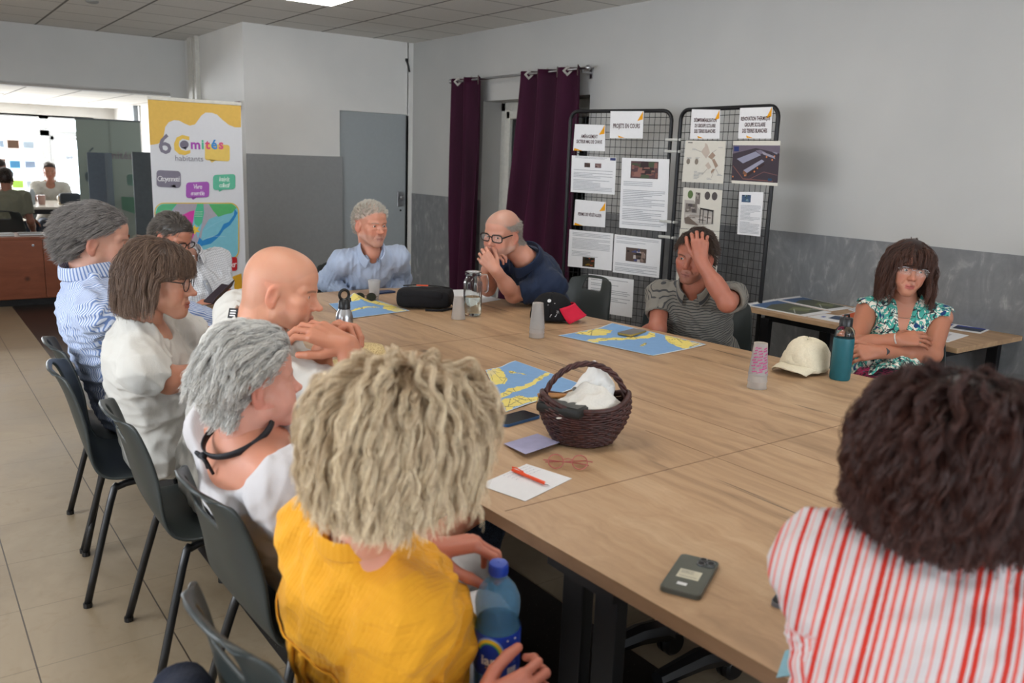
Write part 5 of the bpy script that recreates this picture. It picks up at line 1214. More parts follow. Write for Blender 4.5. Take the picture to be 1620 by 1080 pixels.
# ------------------------------------------------------------------ bodies: smooth distance fields turned into surfaces
V3 = lambda *a: np.array(a, float)
def unit(v): v = np.asarray(v, float); return v / (np.linalg.norm(v) + 1e-12)
def frame(fwd, up):
    """columns right, forward, up"""
    f = unit(fwd); r = unit(np.cross(f, up)); u = np.cross(r, f); return np.stack([r, f, u], 1)
def euler(yaw=0, pitch=0, roll=0):
    """head turn: yaw to its left (+), pitch up (+), roll towards its right shoulder (+); degrees"""
    y, p, r = radians(yaw), radians(pitch), radians(roll)
    Rz = np.array([[cos(y), -sin(y), 0], [sin(y), cos(y), 0], [0, 0, 1]])
    Rx = np.array([[1, 0, 0], [0, cos(p), -sin(p)], [0, sin(p), cos(p)]])
    Ry = np.array([[cos(r), 0, sin(r)], [0, 1, 0], [-sin(r), 0, cos(r)]])
    return Rz @ Rx @ Ry
class Fld:
    def __init__(s, lo, hi, h):
        s.lo = np.array(lo, float); s.h = h; s.n = np.ceil((np.array(hi) - s.lo) / h).astype(int) + 1
        s.ax = [(s.lo[i] + h * np.arange(s.n[i])).astype(np.float32) for i in range(3)]
        s.v = np.full(s.n, 0.15, np.float32)
    def _sl(s, lo, hi):
        a = np.clip(np.floor((np.array(lo) - s.lo) / s.h).astype(int), 0, s.n); b = np.clip(np.ceil((np.array(hi) - s.lo) / s.h).astype(int) + 1, 0, s.n)
        return tuple(slice(int(x), int(y)) for x, y in zip(a, b))
    def _P(s, sl): return s.ax[0][sl[0]][:, None, None], s.ax[1][sl[1]][None, :, None], s.ax[2][sl[2]][None, None, :]
    def _op(s, sl, d, k, op):
        v = s.v[sl]
        if op == 's': d, v2 = -d, v; hh = np.maximum(k - np.abs(d - v2), 0) / k if k > 0 else 0; s.v[sl] = np.maximum(d, v2) + (hh * hh * k * .25 if k > 0 else 0)
        else: hh = np.maximum(k - np.abs(d - v), 0) / k if k > 0 else 0; s.v[sl] = np.minimum(d, v) - (hh * hh * k * .25 if k > 0 else 0)
    def cap(s, a, b, ra, rb=None, k=.02, op='u', flat=None, cut=None):
        rb = ra if rb is None else rb; a, b = np.array(a, float), np.array(b, float); R = max(ra, rb) + k + 3 * s.h
        sl = s._sl(np.minimum(a, b) - R, np.maximum(a, b) + R)
        if min(x.stop - x.start for x in sl) <= 0: return s
        X, Y, Z = s._P(sl); px, py, pz = X - a[0], Y - a[1], Z - a[2]; d = b - a
        if flat is not None:
            fd, ff = unit(flat[0]), flat[1]; q = (px * fd[0] + py * fd[1] + pz * fd[2]) * (1 / ff - 1); px, py, pz = px + q * fd[0], py + q * fd[1], pz + q * fd[2]; d = d + fd * (d @ fd) * (1 / ff - 1)
        L = d @ d + 1e-12; t = np.clip((px * d[0] + py * d[1] + pz * d[2]) / L, 0, 1)
        D = np.sqrt((px - t * d[0]) ** 2 + (py - t * d[1]) ** 2 + (pz - t * d[2]) ** 2) - (ra + (rb - ra) * t)
        if flat is not None: D = D * (0.5 + 0.5 * ff)
        if cut is not None:
            for c, n in cut: c = np.array(c, float); n = unit(n); D = np.maximum(D, (X - c[0]) * n[0] + (Y - c[1]) * n[1] + (Z - c[2]) * n[2])
        s._op(sl, D.astype(np.float32), k, op); return s
    def ell(s, c, r, R=None, k=.02, op='u'):
        c, r = np.array(c, float), np.array(r, float); m = max(r) + k + 3 * s.h; sl = s._sl(c - m, c + m)
        if min(x.stop - x.start for x in sl) <= 0: return s
        X, Y, Z = s._P(sl); p = [X - c[0], Y - c[1], Z - c[2]]
        if R is not None: R = np.array(R); p = [p[0] * R[0, i] + p[1] * R[1, i] + p[2] * R[2, i] for i in range(3)]
        k0 = np.sqrt(sum((p[i] / r[i]) ** 2 for i in range(3))); k1 = np.sqrt(sum((p[i] / r[i] ** 2) ** 2 for i in range(3))) + 1e-9
        s._op(sl, (k0 * (k0 - 1) / k1).astype(np.float32), k, op); return s
    def noise(s, amp, seed, waves, n=6, where=None, sharp=False):
        r = np.random.RandomState(seed); X, Y, Z = s._P((slice(None),) * 3); near = np.abs(s.v) < .04; t = np.zeros_like(s.v)
        for _ in range(n):
            wl = r.uniform(*waves); d = unit(r.normal(size=3) * (1, 1, .6)) * 2 * pi / wl; e = unit(r.normal(size=3)) * 2 * pi / (wl * 2.2)
            q = np.sin(X * d[0] + Y * d[1] + Z * d[2] + r.uniform(0, 6) + 1.4 * np.sin(X * e[0] + Y * e[1] + Z * e[2] + r.uniform(0, 6)))
            t += (1 - np.abs(q)) * 2 - 1 if sharp else q
        t = t / n * amp
        if where is not None: t = t * where(X, Y, Z)
        s.v -= np.where(near, t, 0).astype(np.float32); return s
    def folds(s, a, b, R, amp, n, seed=0):
        """ring-like creases across the segment a-b"""
        r = np.random.RandomState(seed); a, b = np.array(a, float), np.array(b, float); m = R + .03; sl = s._sl(np.minimum(a, b) - m, np.maximum(a, b) + m)
        if min(x.stop - x.start for x in sl) <= 0: return s
        X, Y, Z = s._P(sl); d = b - a; L = np.linalg.norm(d); d /= L; t = ((X - a[0]) * d[0] + (Y - a[1]) * d[1] + (Z - a[2]) * d[2]) / L
        e = unit(np.cross(d, r.normal(size=3))); q = (X - a[0]) * e[0] + (Y - a[1]) * e[1] + (Z - a[2]) * e[2]
        w_ = np.clip(1 - np.abs(t - .5) * 2, 0, 1) ** .5; near = np.abs(s.v[sl]) < .03
        s.v[sl] -= np.where(near, amp * w_ * (1 - 2 * np.abs(np.sin(pi * n * t + q / R * 1.3 + 1.1 * np.sin(q / R * 2.1 + 3)))), 0).astype(np.float32); return s
    def mesh(s):
        v = s.v; I = v < 0; nx, ny, nz = v.shape
        c = np.zeros((nx - 1, ny - 1, nz - 1), np.uint8)
        for i in (0, 1):
            for j in (0, 1):
                for k in (0, 1): c += I[i:nx - 1 + i, j:ny - 1 + j, k:nz - 1 + k]
        A = np.argwhere((c > 0) & (c < 8)); idx = -np.ones(c.shape, np.int32); idx[A[:, 0], A[:, 1], A[:, 2]] = np.arange(len(A))
        acc = np.zeros((len(A), 3)); cnt = np.zeros(len(A)); co = [(i, j, k) for i in (0, 1) for j in (0, 1) for k in (0, 1)]
        val = {q: v[A[:, 0] + q[0], A[:, 1] + q[1], A[:, 2] + q[2]] for q in co}
        for q in co:
            for ax in range(3):
                if q[ax] == 0:
                    p = list(q); p[ax] = 1; p = tuple(p); a, b = val[q], val[p]; m_ = (a < 0) != (b < 0); t = np.where(m_, a / (a - b + 1e-20), 0)
                    for d_ in range(3): acc[:, d_] += np.where(m_, q[d_] + (t if d_ == ax else 0), 0)
                    cnt += m_
        P = s.lo + (A + acc / cnt[:, None]) * s.h; F = []
        for ax in range(3):
            o1, o2 = [(1, 2), (2, 0), (0, 1)][ax]; sl0 = [slice(None)] * 3; sl1 = [slice(None)] * 3; sl0[ax] = slice(0, -1); sl1[ax] = slice(1, None)
            a, b = I[tuple(sl0)], I[tuple(sl1)]; E_ = np.argwhere(a != b); E_ = E_[(E_[:, o1] > 0) & (E_[:, o2] > 0) & (E_[:, o1] < v.shape[o1] - 1) & (E_[:, o2] < v.shape[o2] - 1)]
            inside = a[E_[:, 0], E_[:, 1], E_[:, 2]]; qs = []
            for d1, d2 in ((-1, -1), (0, -1), (0, 0), (-1, 0)):
                e = E_.copy(); e[:, o1] += d1; e[:, o2] += d2; qs.append(idx[e[:, 0], e[:, 1], e[:, 2]])
            q = np.stack(qs, 1); q[~inside] = q[~inside][:, ::-1]; F.append(q)
        F = np.concatenate(F); F = F[(F >= 0).all(1)]; return P, F
def np_mesh(name, P, F, mats, parent=None, mi=None, cols=None, smooth=True, iters=0, M=None):
    if iters:
        e = np.concatenate([F[:, [i, (i + 1) % 4]] for i in range(4)]); n = np.bincount(e.ravel(), minlength=len(P))[:, None] + 1e-9
        for _ in range(iters):
            a = np.zeros_like(P); np.add.at(a, e[:, 0], P[e[:, 1]]); np.add.at(a, e[:, 1], P[e[:, 0]]); P = P * .5 + a / n * .5
    if M is not None: P = P @ M[0].T + M[1]
    me = bpy.data.meshes.new(name); me.vertices.add(len(P)); me.vertices.foreach_set('co', P.astype(np.float32).ravel())
    me.loops.add(F.size); me.loops.foreach_set('vertex_index', F.astype(np.int32).ravel()); me.polygons.add(len(F))
    me.polygons.foreach_set('loop_start', np.arange(0, F.size, F.shape[1], dtype=np.int32))
    for q in (mats if isinstance(mats, (list, tuple)) else [mats]): me.materials.append(q)
    me.update(calc_edges=True)
    if mi is not None: me.polygons.foreach_set('material_index', mi.astype(np.int32))
    me.polygons.foreach_set('use_smooth', np.ones(len(F), bool))
    if cols is not None:
        at = me.color_attributes.new('Col', 'FLOAT_COLOR', 'POINT'); at.data.foreach_set('color', np.c_[cols, np.ones(len(cols))].astype(np.float32).ravel())
    me.validate(); o = bpy.data.objects.new(name, me); COL.objects.link(o); o.parent = parent; return o
def normals(P, F):
    n = np.zeros_like(P); a = np.cross(P[F[:, 2]] - P[F[:, 0]], P[F[:, 3]] - P[F[:, 1]])
    for i in range(4): np.add.at(n, F[:, i], a)
    return n / (np.linalg.norm(n, axis=1)[:, None] + 1e-12)
def skin_mat():
    if 'skin' in MATS: return MATS['skin']
    t = NT('skin', .48, .45); a = t.attr('Col'); v = t.coord(); n = t.noise(v, 45, 4); n2 = t.noise(v, 300, 2)
    t.color(t.mix(t.ramp(n, [(.35, (0, 0, 0)), (.75, (.35, .35, .35))]), a.outputs[0], t.mix(.5, a.outputs[0], (.55, .18, .12))))
    t.b.inputs['Subsurface Weight'].default_value = .12; t.b.inputs['Subsurface Radius'].default_value = (.012, .004, .002); t.b.inputs['Subsurface Scale'].default_value = .6
    t.bump(t.math('ADD', n2, t.math('MULTIPLY', n, .6)), .18, .0015); MATS['skin'] = t.m; return t.m
EYEM = [mat('eye_white', (205, 198, 190), .25, .5, 0, .01), mat('iris', (70, 56, 44), .2), mat('pupil', (12, 10, 10), .15)]
def sm(x, a, b): t = np.clip((x - a) / (b - a), 0, 1); return t * t * (3 - 2 * t)
def make_head(prm, neck=None, h=.0024):
    """head centred between the eyes' height; x right, y forward, z up. neck = list of (a, b, ra, rb) capsules in head space"""
    g = prm.get; jw, fat, nose, fem = g('jaw', 1.0), g('fat', 0.0), g('nose', 1.0), g('fem', 0)
    lo, hi = V3(-.105, -.12, -.15), V3(.105, .15, .13)
    for a, b, ra, rb in (neck or []):
        m_ = max(ra, rb) + .01; lo = np.minimum(lo, np.minimum(np.array(a) - m_, np.array(b) - m_)); hi = np.maximum(hi, np.maximum(np.array(a) + m_, np.array(b) + m_))
    F = Fld(lo, hi, h)
    F.ell((0, -.012, .034), (.075, .096, .084), k=.01).ell((0, .035, .045), (.062, .056, .052), k=.03)
    F.ell((0, -.035, -.0), (.068, .07, .07), k=.03)
    F.ell((0, .04, -.03), (.054 + fat, .052, .066), k=.03)
    for s_ in (-1, 1):
        F.cap((s_ * (.055 * jw + fat), .01, -.062), (s_ * .016 * jw, .07, -.1), .018 + fat * .6, .016 + fat * .3, k=.03)
        F.ell((s_ * .044, .062, -.02), (.021, .02, .017), k=.02)
        F.ell((s_ * (.036 + fat * .5), .066, -.05), (.02 + fat, .018 + fat * .6, .026), k=.022)
        F.cap((s_ * .05, .068, .018), (s_ * .012, .089, .013), .0085, .0085 if not fem else .006, k=.014)
    F.ell((0, .08, -.1), (.021 * jw, .017, .016), k=.018)
    F.ell((0, .078, -.072), (.03, .019, .026), k=.02)
    if neck:
        for a, b, ra, rb in neck: F.cap(a, b, ra, rb, k=.03)
    for s_ in (-1, 1):
        F.ell((s_ * .032, .095, -.001), (.0185, .013, .0125), k=.012, op='s')
        F.ell((s_ * .0315, .0745, -.001), (.0155, .0135, .0135), k=.004)
    n_ = nose
    F.cap((0, .082, .012), (0, .1 + .012 * (n_ - 1), -.02), .0075, .009, k=.012).ell((0, .108 + .014 * (n_ - 1), -.032), (.0115, .0125 * n_, .0105), k=.01)
    for s_ in (-1, 1):
        F.ell((s_ * .0125, .095, -.036), (.0085, .0125, .008), k=.007); F.ell((s_ * .007, .101, -.0445), (.0036, .0065, .004), k=.003, op='s')
    F.cap((-.02, .085, -.069), (0, .097, -.0655), .005, .0064, k=.006).cap((.02, .085, -.069), (0, .097, -.0655), .005, .0064, k=.006)
    F.cap((-.017, .085, -.0765), (0, .0945, -.0775), .0055, .0072, k=.006).cap((.017, .085, -.0765), (0, .0945, -.0775), .0055, .0072, k=.006)
    F.cap((-.022, .09, -.0712), (0, .101, -.0708), .0022, .0022, k=.002, op='s').cap((.022, .09, -.0712), (0, .101, -.0708), .0022, .0022, k=.002, op='s')
    for s_ in (-1, 1):
        F.cap((s_ * .021, .0965, -.04), (s_ * .031, .0855, -.064), .0016, .0016, k=.008, op='s')
        if g('bags'): F.ell((s_ * .031, .085, -.017), (.013, .006, .004), k=.005)
        for q, r_ in (((.0135), .0),):
            F.ell((s_ * .0315, .093, -.0015), (.0138, .012, .0058 if not g('closed') else .0012), k=.0015, op='s')
        R = frame((-.25 * s_, -.1, .15), (0, 0, 1)); er = euler(0, 0, 0)
        ye = -.008; F.ell((s_ * .0765, ye, -.012), (.0062, .018, .0315), k=.006, R=euler(s_ * 22, -12, 0)).ell((s_ * .0755, ye + .002, -.036), (.006, .0095, .012), k=.008)
        F.ell((s_ * .083, ye + .003, -.008), (.0055, .0105, .019), k=.004, op='s', R=euler(s_ * 22, -12, 0))
    P, Q = F.mesh()
    return P, Q
def head_colors(P, prm):
    g = prm.get; skin = np.array(lin(g('skin', (196, 138, 110)))); c = np.tile(skin, (len(P), 1)); x, y, z = P.T; ax = np.abs(x)
    def blend(m_, col): nonlocal c; m_ = np.clip(m_, 0, 1)[:, None]; c = c * (1 - m_) + np.array(col) * m_
    red = skin * np.array([1.0, .62, .58])
    blend(.4 * np.exp(-(((ax - .042) / .02) ** 2 + ((z + .035) / .02) ** 2)) * (y > .03), red); blend(.5 * np.exp(-((x / .013) ** 2 + ((z + .034) / .012) ** 2)) * (y > .09), red)
    blend(.5 * sm(ax, .072, .08) * (np.abs(z + .01) < .04) * (y < .03), red)
    lip = np.array(lin(g('lips', (166, 92, 84)))); m_ = (1 - sm(np.abs(z + .0715) / .0105, .75, 1.1)) * (1 - sm(ax, .017, .023)) * (y > .078); blend(m_ * .85, lip)
    bc = g('brow', (90, 72, 60))
    if bc: blend(.75 * (1 - sm(np.abs(z - (.0165 - 5 * (ax - .03) ** 2)), .002, .0045)) * sm(ax, .010, .014) * (1 - sm(ax, .046, .052)) * (y > .05), np.array(lin(bc)))
    if g('stubble'):
        st = np.array(lin(g('stubble'))); m_ = g('stub', .4) * sm(-z, .04, .06) * (y > -.01) * (z > -.125) * (1 - sm(-z, .12, .15)); m_ = m_ * (1 - .8 * np.exp(-((ax - .035) / .014) ** 2 - ((z + .04) / .016) ** 2)); blend(m_, st)
    if g('mous'): blend(.85 * (np.abs(z + .056) < .009) * (ax < .026) * (y > .08), np.array(lin(g('mous'))))
    if g('scalp'): blend(g('scalp_k', .5) * hairmask(P, g('hl', 0)), np.array(lin(g('scalp'))))
    return c
def hairmask(P, dz=0.0, soft=.006, bald=0.0):
    x, y, z = P.T; yy = np.array([-.12, -.06, -.03, -.012, .012, .035, .055, .08, .1]); zz = np.array([-.072, -.068, -.04, .016, .03, .034, .05, .068, .072])
    l = np.interp(y, yy, zz) + dz; m_ = sm(z - l, -soft, soft)
    ear = (np.abs(x) > .0765) & (z < .022) & (y < .02); m_ = np.where(ear, 0, m_)
    if bald: m_ = m_ * (1 - sm(z, bald - .01, bald + .015))
    return m_
def eyes_mesh(prm, yaw=0, pitch=0):
    P = []; Fq = []; mi = []; n, m_ = 14, 20
    Rg = euler(prm.get('gaze', 0), prm.get('gazep', 0), 0)
    for s_ in (-1, 1):
        o = len(P)
        for i in range(n + 1):
            t = pi * i / n
            for k in range(m_):
                a = 2 * pi * k / m_; q = np.array([sin(t) * cos(a), cos(t), sin(t) * sin(a)]) * .0122; P.append(Rg @ q + V3(s_ * .0315, .0742, -.0012))
        for i in range(n):
            for k in range(m_):
                l = (k + 1) % m_; Fq.append((o + i * m_ + k, o + i * m_ + l, o + (i + 1) * m_ + l, o + (i + 1) * m_ + k)); mi.append(2 if i < 1 else 1 if i < 2 or (i == 2 and False) else 0)
    return np.array(P), np.array(Fq), np.array(mi)
# hair strands -------------------------------------------------------
def hair_mat(name, c0, c1, rough=.4):
    if name in MATS: return MATS[name]
    t = NT(name, rough, .35); hi = t.new('ShaderNodeHairInfo'); t.color(t.ramp(t.math('ADD', t.math('MULTIPLY', hi.outputs['Random'], .7), t.math('MULTIPLY', hi.outputs['Intercept'], .35)), [(0.0, lin(c0)), (.5, tuple((a + b) / 2 for a, b in zip(lin(c0), lin(c1)))), (1.0, lin(c1))]))
    MATS[name] = t.m; return t.m
def strands(name, parent, paths, radius, m_, taper=.5):
    N, S = paths.shape[:2]; cu = bpy.data.hair_curves.new(name); cu.add_curves([S] * N)
    cu.attributes['position'].data.foreach_set('vector', paths.astype(np.float32).ravel())
    r = (np.linspace(1, taper, S)[None, :] * np.asarray(radius).reshape(-1, 1) * np.ones((N, 1))).astype(np.float32).ravel()
    at = cu.attributes.get('radius') or cu.attributes.new('radius', 'FLOAT', 'POINT'); at.data.foreach_set('value', r)
    cu.materials.append(m_); o = bpy.data.objects.new(name, cu); COL.objects.link(o); o.parent = parent; return o
def grow(P, N, idx, rs, length, S=16, lift=.5, comb=None, grav=.3, vol=(.004, .01), curl=0.0, freq=3.0, curl0=.25, face=None, stiff=.75, ell_=(.079, .102, .092), jit=.05, cen=(0, -.008, .028), floor=None, g_dir=(0, 0, -1), cfade=0.0):
    """guide paths from scalp points P[idx] with normals N"""
    p = P[idx].copy(); n = N[idx]; n_ = len(idx); L = length(p, rs) if callable(length) else np.full(n_, length) * rs.uniform(.75, 1.1, n_)
    c = comb(p) if comb is not None else np.zeros_like(p); d = n * lift + c + rs.normal(size=p.shape) * jit; d /= np.linalg.norm(d, axis=1)[:, None]
    clear = rs.uniform(vol[0], vol[1], n_); out = [p.copy()]; st = (L / (S - 1))[:, None]; er = np.array(ell_); cen = np.array(cen); gd = np.array(g_dir, float)
    for i in range(S - 1):
        t = i / (S - 1); c = comb(p) * max(0.0, 1 - t * cfade) if comb is not None else 0
        d = d * stiff + (1 - stiff) * (c + gd * grav * (0.4 + 1.2 * t)) + rs.normal(size=p.shape) * jit * .35; d /= np.linalg.norm(d, axis=1)[:, None] + 1e-9
        p = p + d * st; q = (p - cen); rr = er + (clear * min(1, t * 3))[:, None]; k = np.sqrt(((q / rr) ** 2).sum(1)); ins = (k < 1) & (p[:, 2] > -.09)
        p = np.where(ins[:, None], cen + q / np.maximum(k, .2)[:, None], p)
        if face is not None: p = face(p, t)
        out.append(p.copy())
    G = np.stack(out, 1)
    if curl > 0:
        T = np.gradient(G, axis=1); T /= np.linalg.norm(T, axis=2, keepdims=True) + 1e-9; ref = rs.normal(size=(n_, 1, 3)); A = np.cross(T, ref); A /= np.linalg.norm(A, axis=2, keepdims=True) + 1e-9; B = np.cross(T, A)
        s_ = np.linspace(0, 1, S)[None, :]; ph = rs.uniform(0, 2 * pi, (n_, 1)); fr = freq * rs.uniform(.7, 1.3, (n_, 1)) * 2 * pi * (L / L.mean())[:, None]
        am = curl * np.clip(s_ / curl0, 0, 1) * rs.uniform(.6, 1.3, (n_, 1)); G = G + (am * np.cos(fr * s_ + ph))[..., None] * A + (am * np.sin(fr * s_ + ph))[..., None] * B * .8
    return G
def children_of(G, rs, k, spread=.006, clump=.6, frizz=.0, lenv=.25):
    n, S = G.shape[:2]; idx = np.repeat(np.arange(n), k); s_ = np.linspace(0, 1, S)[None, :, None]; off = rs.normal(size=(len(idx), 1, 3)) * spread
    C = G[idx] + off * (1 - clump * s_ ** .7)
    if frizz: w_ = np.cumsum(rs.normal(size=C.shape) * frizz, axis=1); C = C + w_ * s_
    if lenv:
        t = rs.uniform(1 - lenv, 1, (len(idx), 1)); q = np.linspace(0, 1, S)[None, :] * t * (S - 1); i0 = np.clip(q.astype(int), 0, S - 2); f = (q - i0)[..., None]; r = np.arange(len(idx))[:, None]; C = C[r, i0] * (1 - f) + C[r, i0 + 1] * f
    return C

# ------------------------------------------------------------------ a whole seated figure
def hand_caps(Rw, w0, s, side, curl, thumb, spread=1.0):
    """capsules of a hand: Rw columns = (towards thumb side, along fingers, back of the hand); side +1 thumb at +x"""
    out = []; X, Y, Z = Rw[:, 0] * side, Rw[:, 1], Rw[:, 2]
    T = lambda x, y, z: w0 + (X * x + Y * y + Z * z) * s
    mcp = [(.027, .088, 0), (.008, .092, .002), (-.012, .087, 0), (-.03, .078, -.003)]
    seg = [(.043, .026, .021), (.047, .029, .022), (.044, .027, .021), (.034, .021, .019)]; rad = [.0092, .0094, .0088, .0078]
    for i, (m_, l, r) in enumerate(zip(mcp, seg, rad)):
        out.append((T(m_[0] * .45, .0, -.004), T(*m_), .016 * s, .0125 * s))
        c = curl[i] if isinstance(curl[0], (list, tuple)) else curl; a = 0; p = T(*m_); sp = (.1, .03, -.04, -.12)[i] * spread
        for k in range(3):
            a += radians(c[k]); d = (Y * cos(a) - Z * sin(a)) * cos(sp) + X * sin(sp); q = p + d * l[k] * s; out.append((p, q, r * s * (1 - .08 * k), r * s * (1 - .08 * (k + 1)))); p = q
    p = T(.018, .014, -.008); dirs = [(thumb[0], .7, thumb[1]), (thumb[0] * .6, .9, thumb[1] * thumb[2]), (thumb[0] * .3, 1, thumb[1] * thumb[2] * 1.3)]
    for k, (d, l, r0, r1) in enumerate(zip(dirs, (.045, .034, .028), (.016, .0115, .0108), (.0125, .0108, .009))):
        v = unit(X * d[0] + Y * d[1] + Z * d[2]); q = p + v * l * s; out.append((p, q, r0 * s, r1 * s)); p = q
    return out
def ik(a, c, l1, l2, hint):
    d = c - a; L = np.linalg.norm(d); u = d / L
    if L > (l1 + l2) * .999: return a + u * l1, a + u * (l1 + l2) * .999
    x = (l1 * l1 - l2 * l2 + L * L) / (2 * L); h_ = math.sqrt(max(0, l1 * l1 - x * x)); n = hint - u * (hint @ u); return a + u * x + unit(n) * h_, c
def fabric(name, rgb, kind=None, rough=.85, c2=None, scale=1.0, bumps=.25):
    if name in MATS: return MATS[name]
    t = NT(name, rough, .25); v = t.coord(); s_ = t.sep(v); a = t.attr('Col'); st = t.sep(a.outputs[1])   # st: x = stripe coordinate, y = along
    base = lin(rgb); n = t.noise(v, 9, 3); weave = t.noise(v, 420, 2); col = t.ramp(n, [(.3, tuple(q * .94 for q in base)), (.7, base)])
    if kind == 'stripes':       # fine regular stripes
        f = t.math('FRACT', t.math('MULTIPLY', st[0], scale)); col = t.mix(t.math('LESS_THAN', f, .42), col, lin(c2))
    elif kind == 'bands':       # irregular broad and thin stripes
        f = t.math('FRACT', t.math('MULTIPLY', st[0], scale)); g = t.math('FRACT', t.math('MULTIPLY', st[0], scale * 3.0))
        wn = t.new('ShaderNodeTexWhiteNoise', noise_dimensions='1D'); t.link(t.math('FLOOR', t.math('MULTIPLY', st[0], scale * 3.0)), wn.inputs['W'])
        thr = t.math('ADD', .16, t.math('MULTIPLY', wn.outputs[0], .5)); r_ = t.ramp(wn.outputs[0], [(0, lin((214, 130, 120))), (.5, lin((210, 96, 86))), (.75, lin(c2))])
        col = t.mix(t.math('LESS_THAN', g, thr), col, r_)
    elif kind == 'hbands':      # knitted rings round the body
        f = t.math('FRACT', t.math('MULTIPLY', st[1], scale)); n3 = t.noise(v, 14, 2); col = t.mix(t.math('MULTIPLY', t.math('LESS_THAN', f, .3), st[2]), col, lin(c2))
    elif kind == 'grid':
        f = t.math('FRACT', t.math('MULTIPLY', st[0], scale)); g = t.math('FRACT', t.math('MULTIPLY', st[1], scale)); col = t.mix(t.math('MULTIPLY', t.math('MAXIMUM', t.math('LESS_THAN', f, .14), t.math('LESS_THAN', g, .14)), .7), col, lin(c2))
    elif kind == 'floral':
        w_ = t.noise(v, 7, 3, .5, 1.6, True); vv = t.new('ShaderNodeMix', data_type='VECTOR'); t.link(v, vv.inputs[4]); t.link(w_, vv.inputs[5]); vv.inputs[0].default_value = .12
        e1 = t.vor(vv.outputs[1], 17, 'DISTANCE_TO_EDGE'); d1 = t.vor(vv.outputs[1], 17); d2 = t.vor(vv.outputs[1], 38); n4 = t.noise(v, 26, 3, .6, 2)
        col = t.mix(t.ramp(n4, [(.47, (0, 0, 0)), (.5, (1, 1, 1))]), lin((226, 222, 210)), lin((70, 160, 148)))
        col = t.mix(t.ramp(d2, [(.2, (1, 1, 1)), (.24, (0, 0, 0))]), col, lin((38, 110, 116))); col = t.mix(t.ramp(d1, [(.2, (1, 1, 1)), (.26, (0, 0, 0))]), col, lin((30, 62, 110)))
        col = t.mix(t.ramp(e1, [(.03, (1, 1, 1)), (.05, (0, 0, 0))]), col, lin((44, 52, 60)))
    elif kind == 'darkfloral':
        d1 = t.vor(v, 30); n4 = t.noise(v, 30, 3, .6, 2); col = t.mix(t.ramp(n4, [(.48, (0, 0, 0)), (.52, (1, 1, 1))]), lin((56, 30, 44)), lin((176, 40, 92))); col = t.mix(t.ramp(d1, [(.14, (1, 1, 1)), (.18, (0, 0, 0))]), col, lin((60, 130, 150)))
    elif kind == 'brownprint':
        n4 = t.noise(v, 11, 4, .6, 1.5); n5 = t.vor(v, 60); m_ = t.math('MULTIPLY', t.ramp(n4, [(.52, (0, 0, 0)), (.56, (1, 1, 1))]), t.math('ADD', .55, t.math('MULTIPLY', t.math('LESS_THAN', n5, .4), .45))); col = t.mix(m_, col, lin((120, 74, 52)))
    elif kind == 'denim':
        col = t.mix(t.ramp(weave, [(.45, (0, 0, 0)), (.6, (.5, .5, .5))]), col, lin((84, 104, 130)))
    t.color(col); cr = t.noise(t.coord(scale=(1, 1, .5)), 16, 5, .6, .8); h_ = t.math('ADD', t.math('MULTIPLY', weave, .12), cr)
    if kind == 'gauze' or 'gauze' in name: h_ = t.math('ADD', h_, t.math('MULTIPLY', t.math('ADD', t.math('SINE', t.math('MULTIPLY', st[0], 700)), t.math('SINE', t.math('MULTIPLY', st[1], 520))), .10))
    t.bump(h_, bumps, .012); t.b.inputs['Sheen Weight'].default_value = .08; MATS[name] = t.m; return t.m
def rotz(a): return np.array([[cos(a), -sin(a), 0], [sin(a), cos(a), 0], [0, 0, 1]])
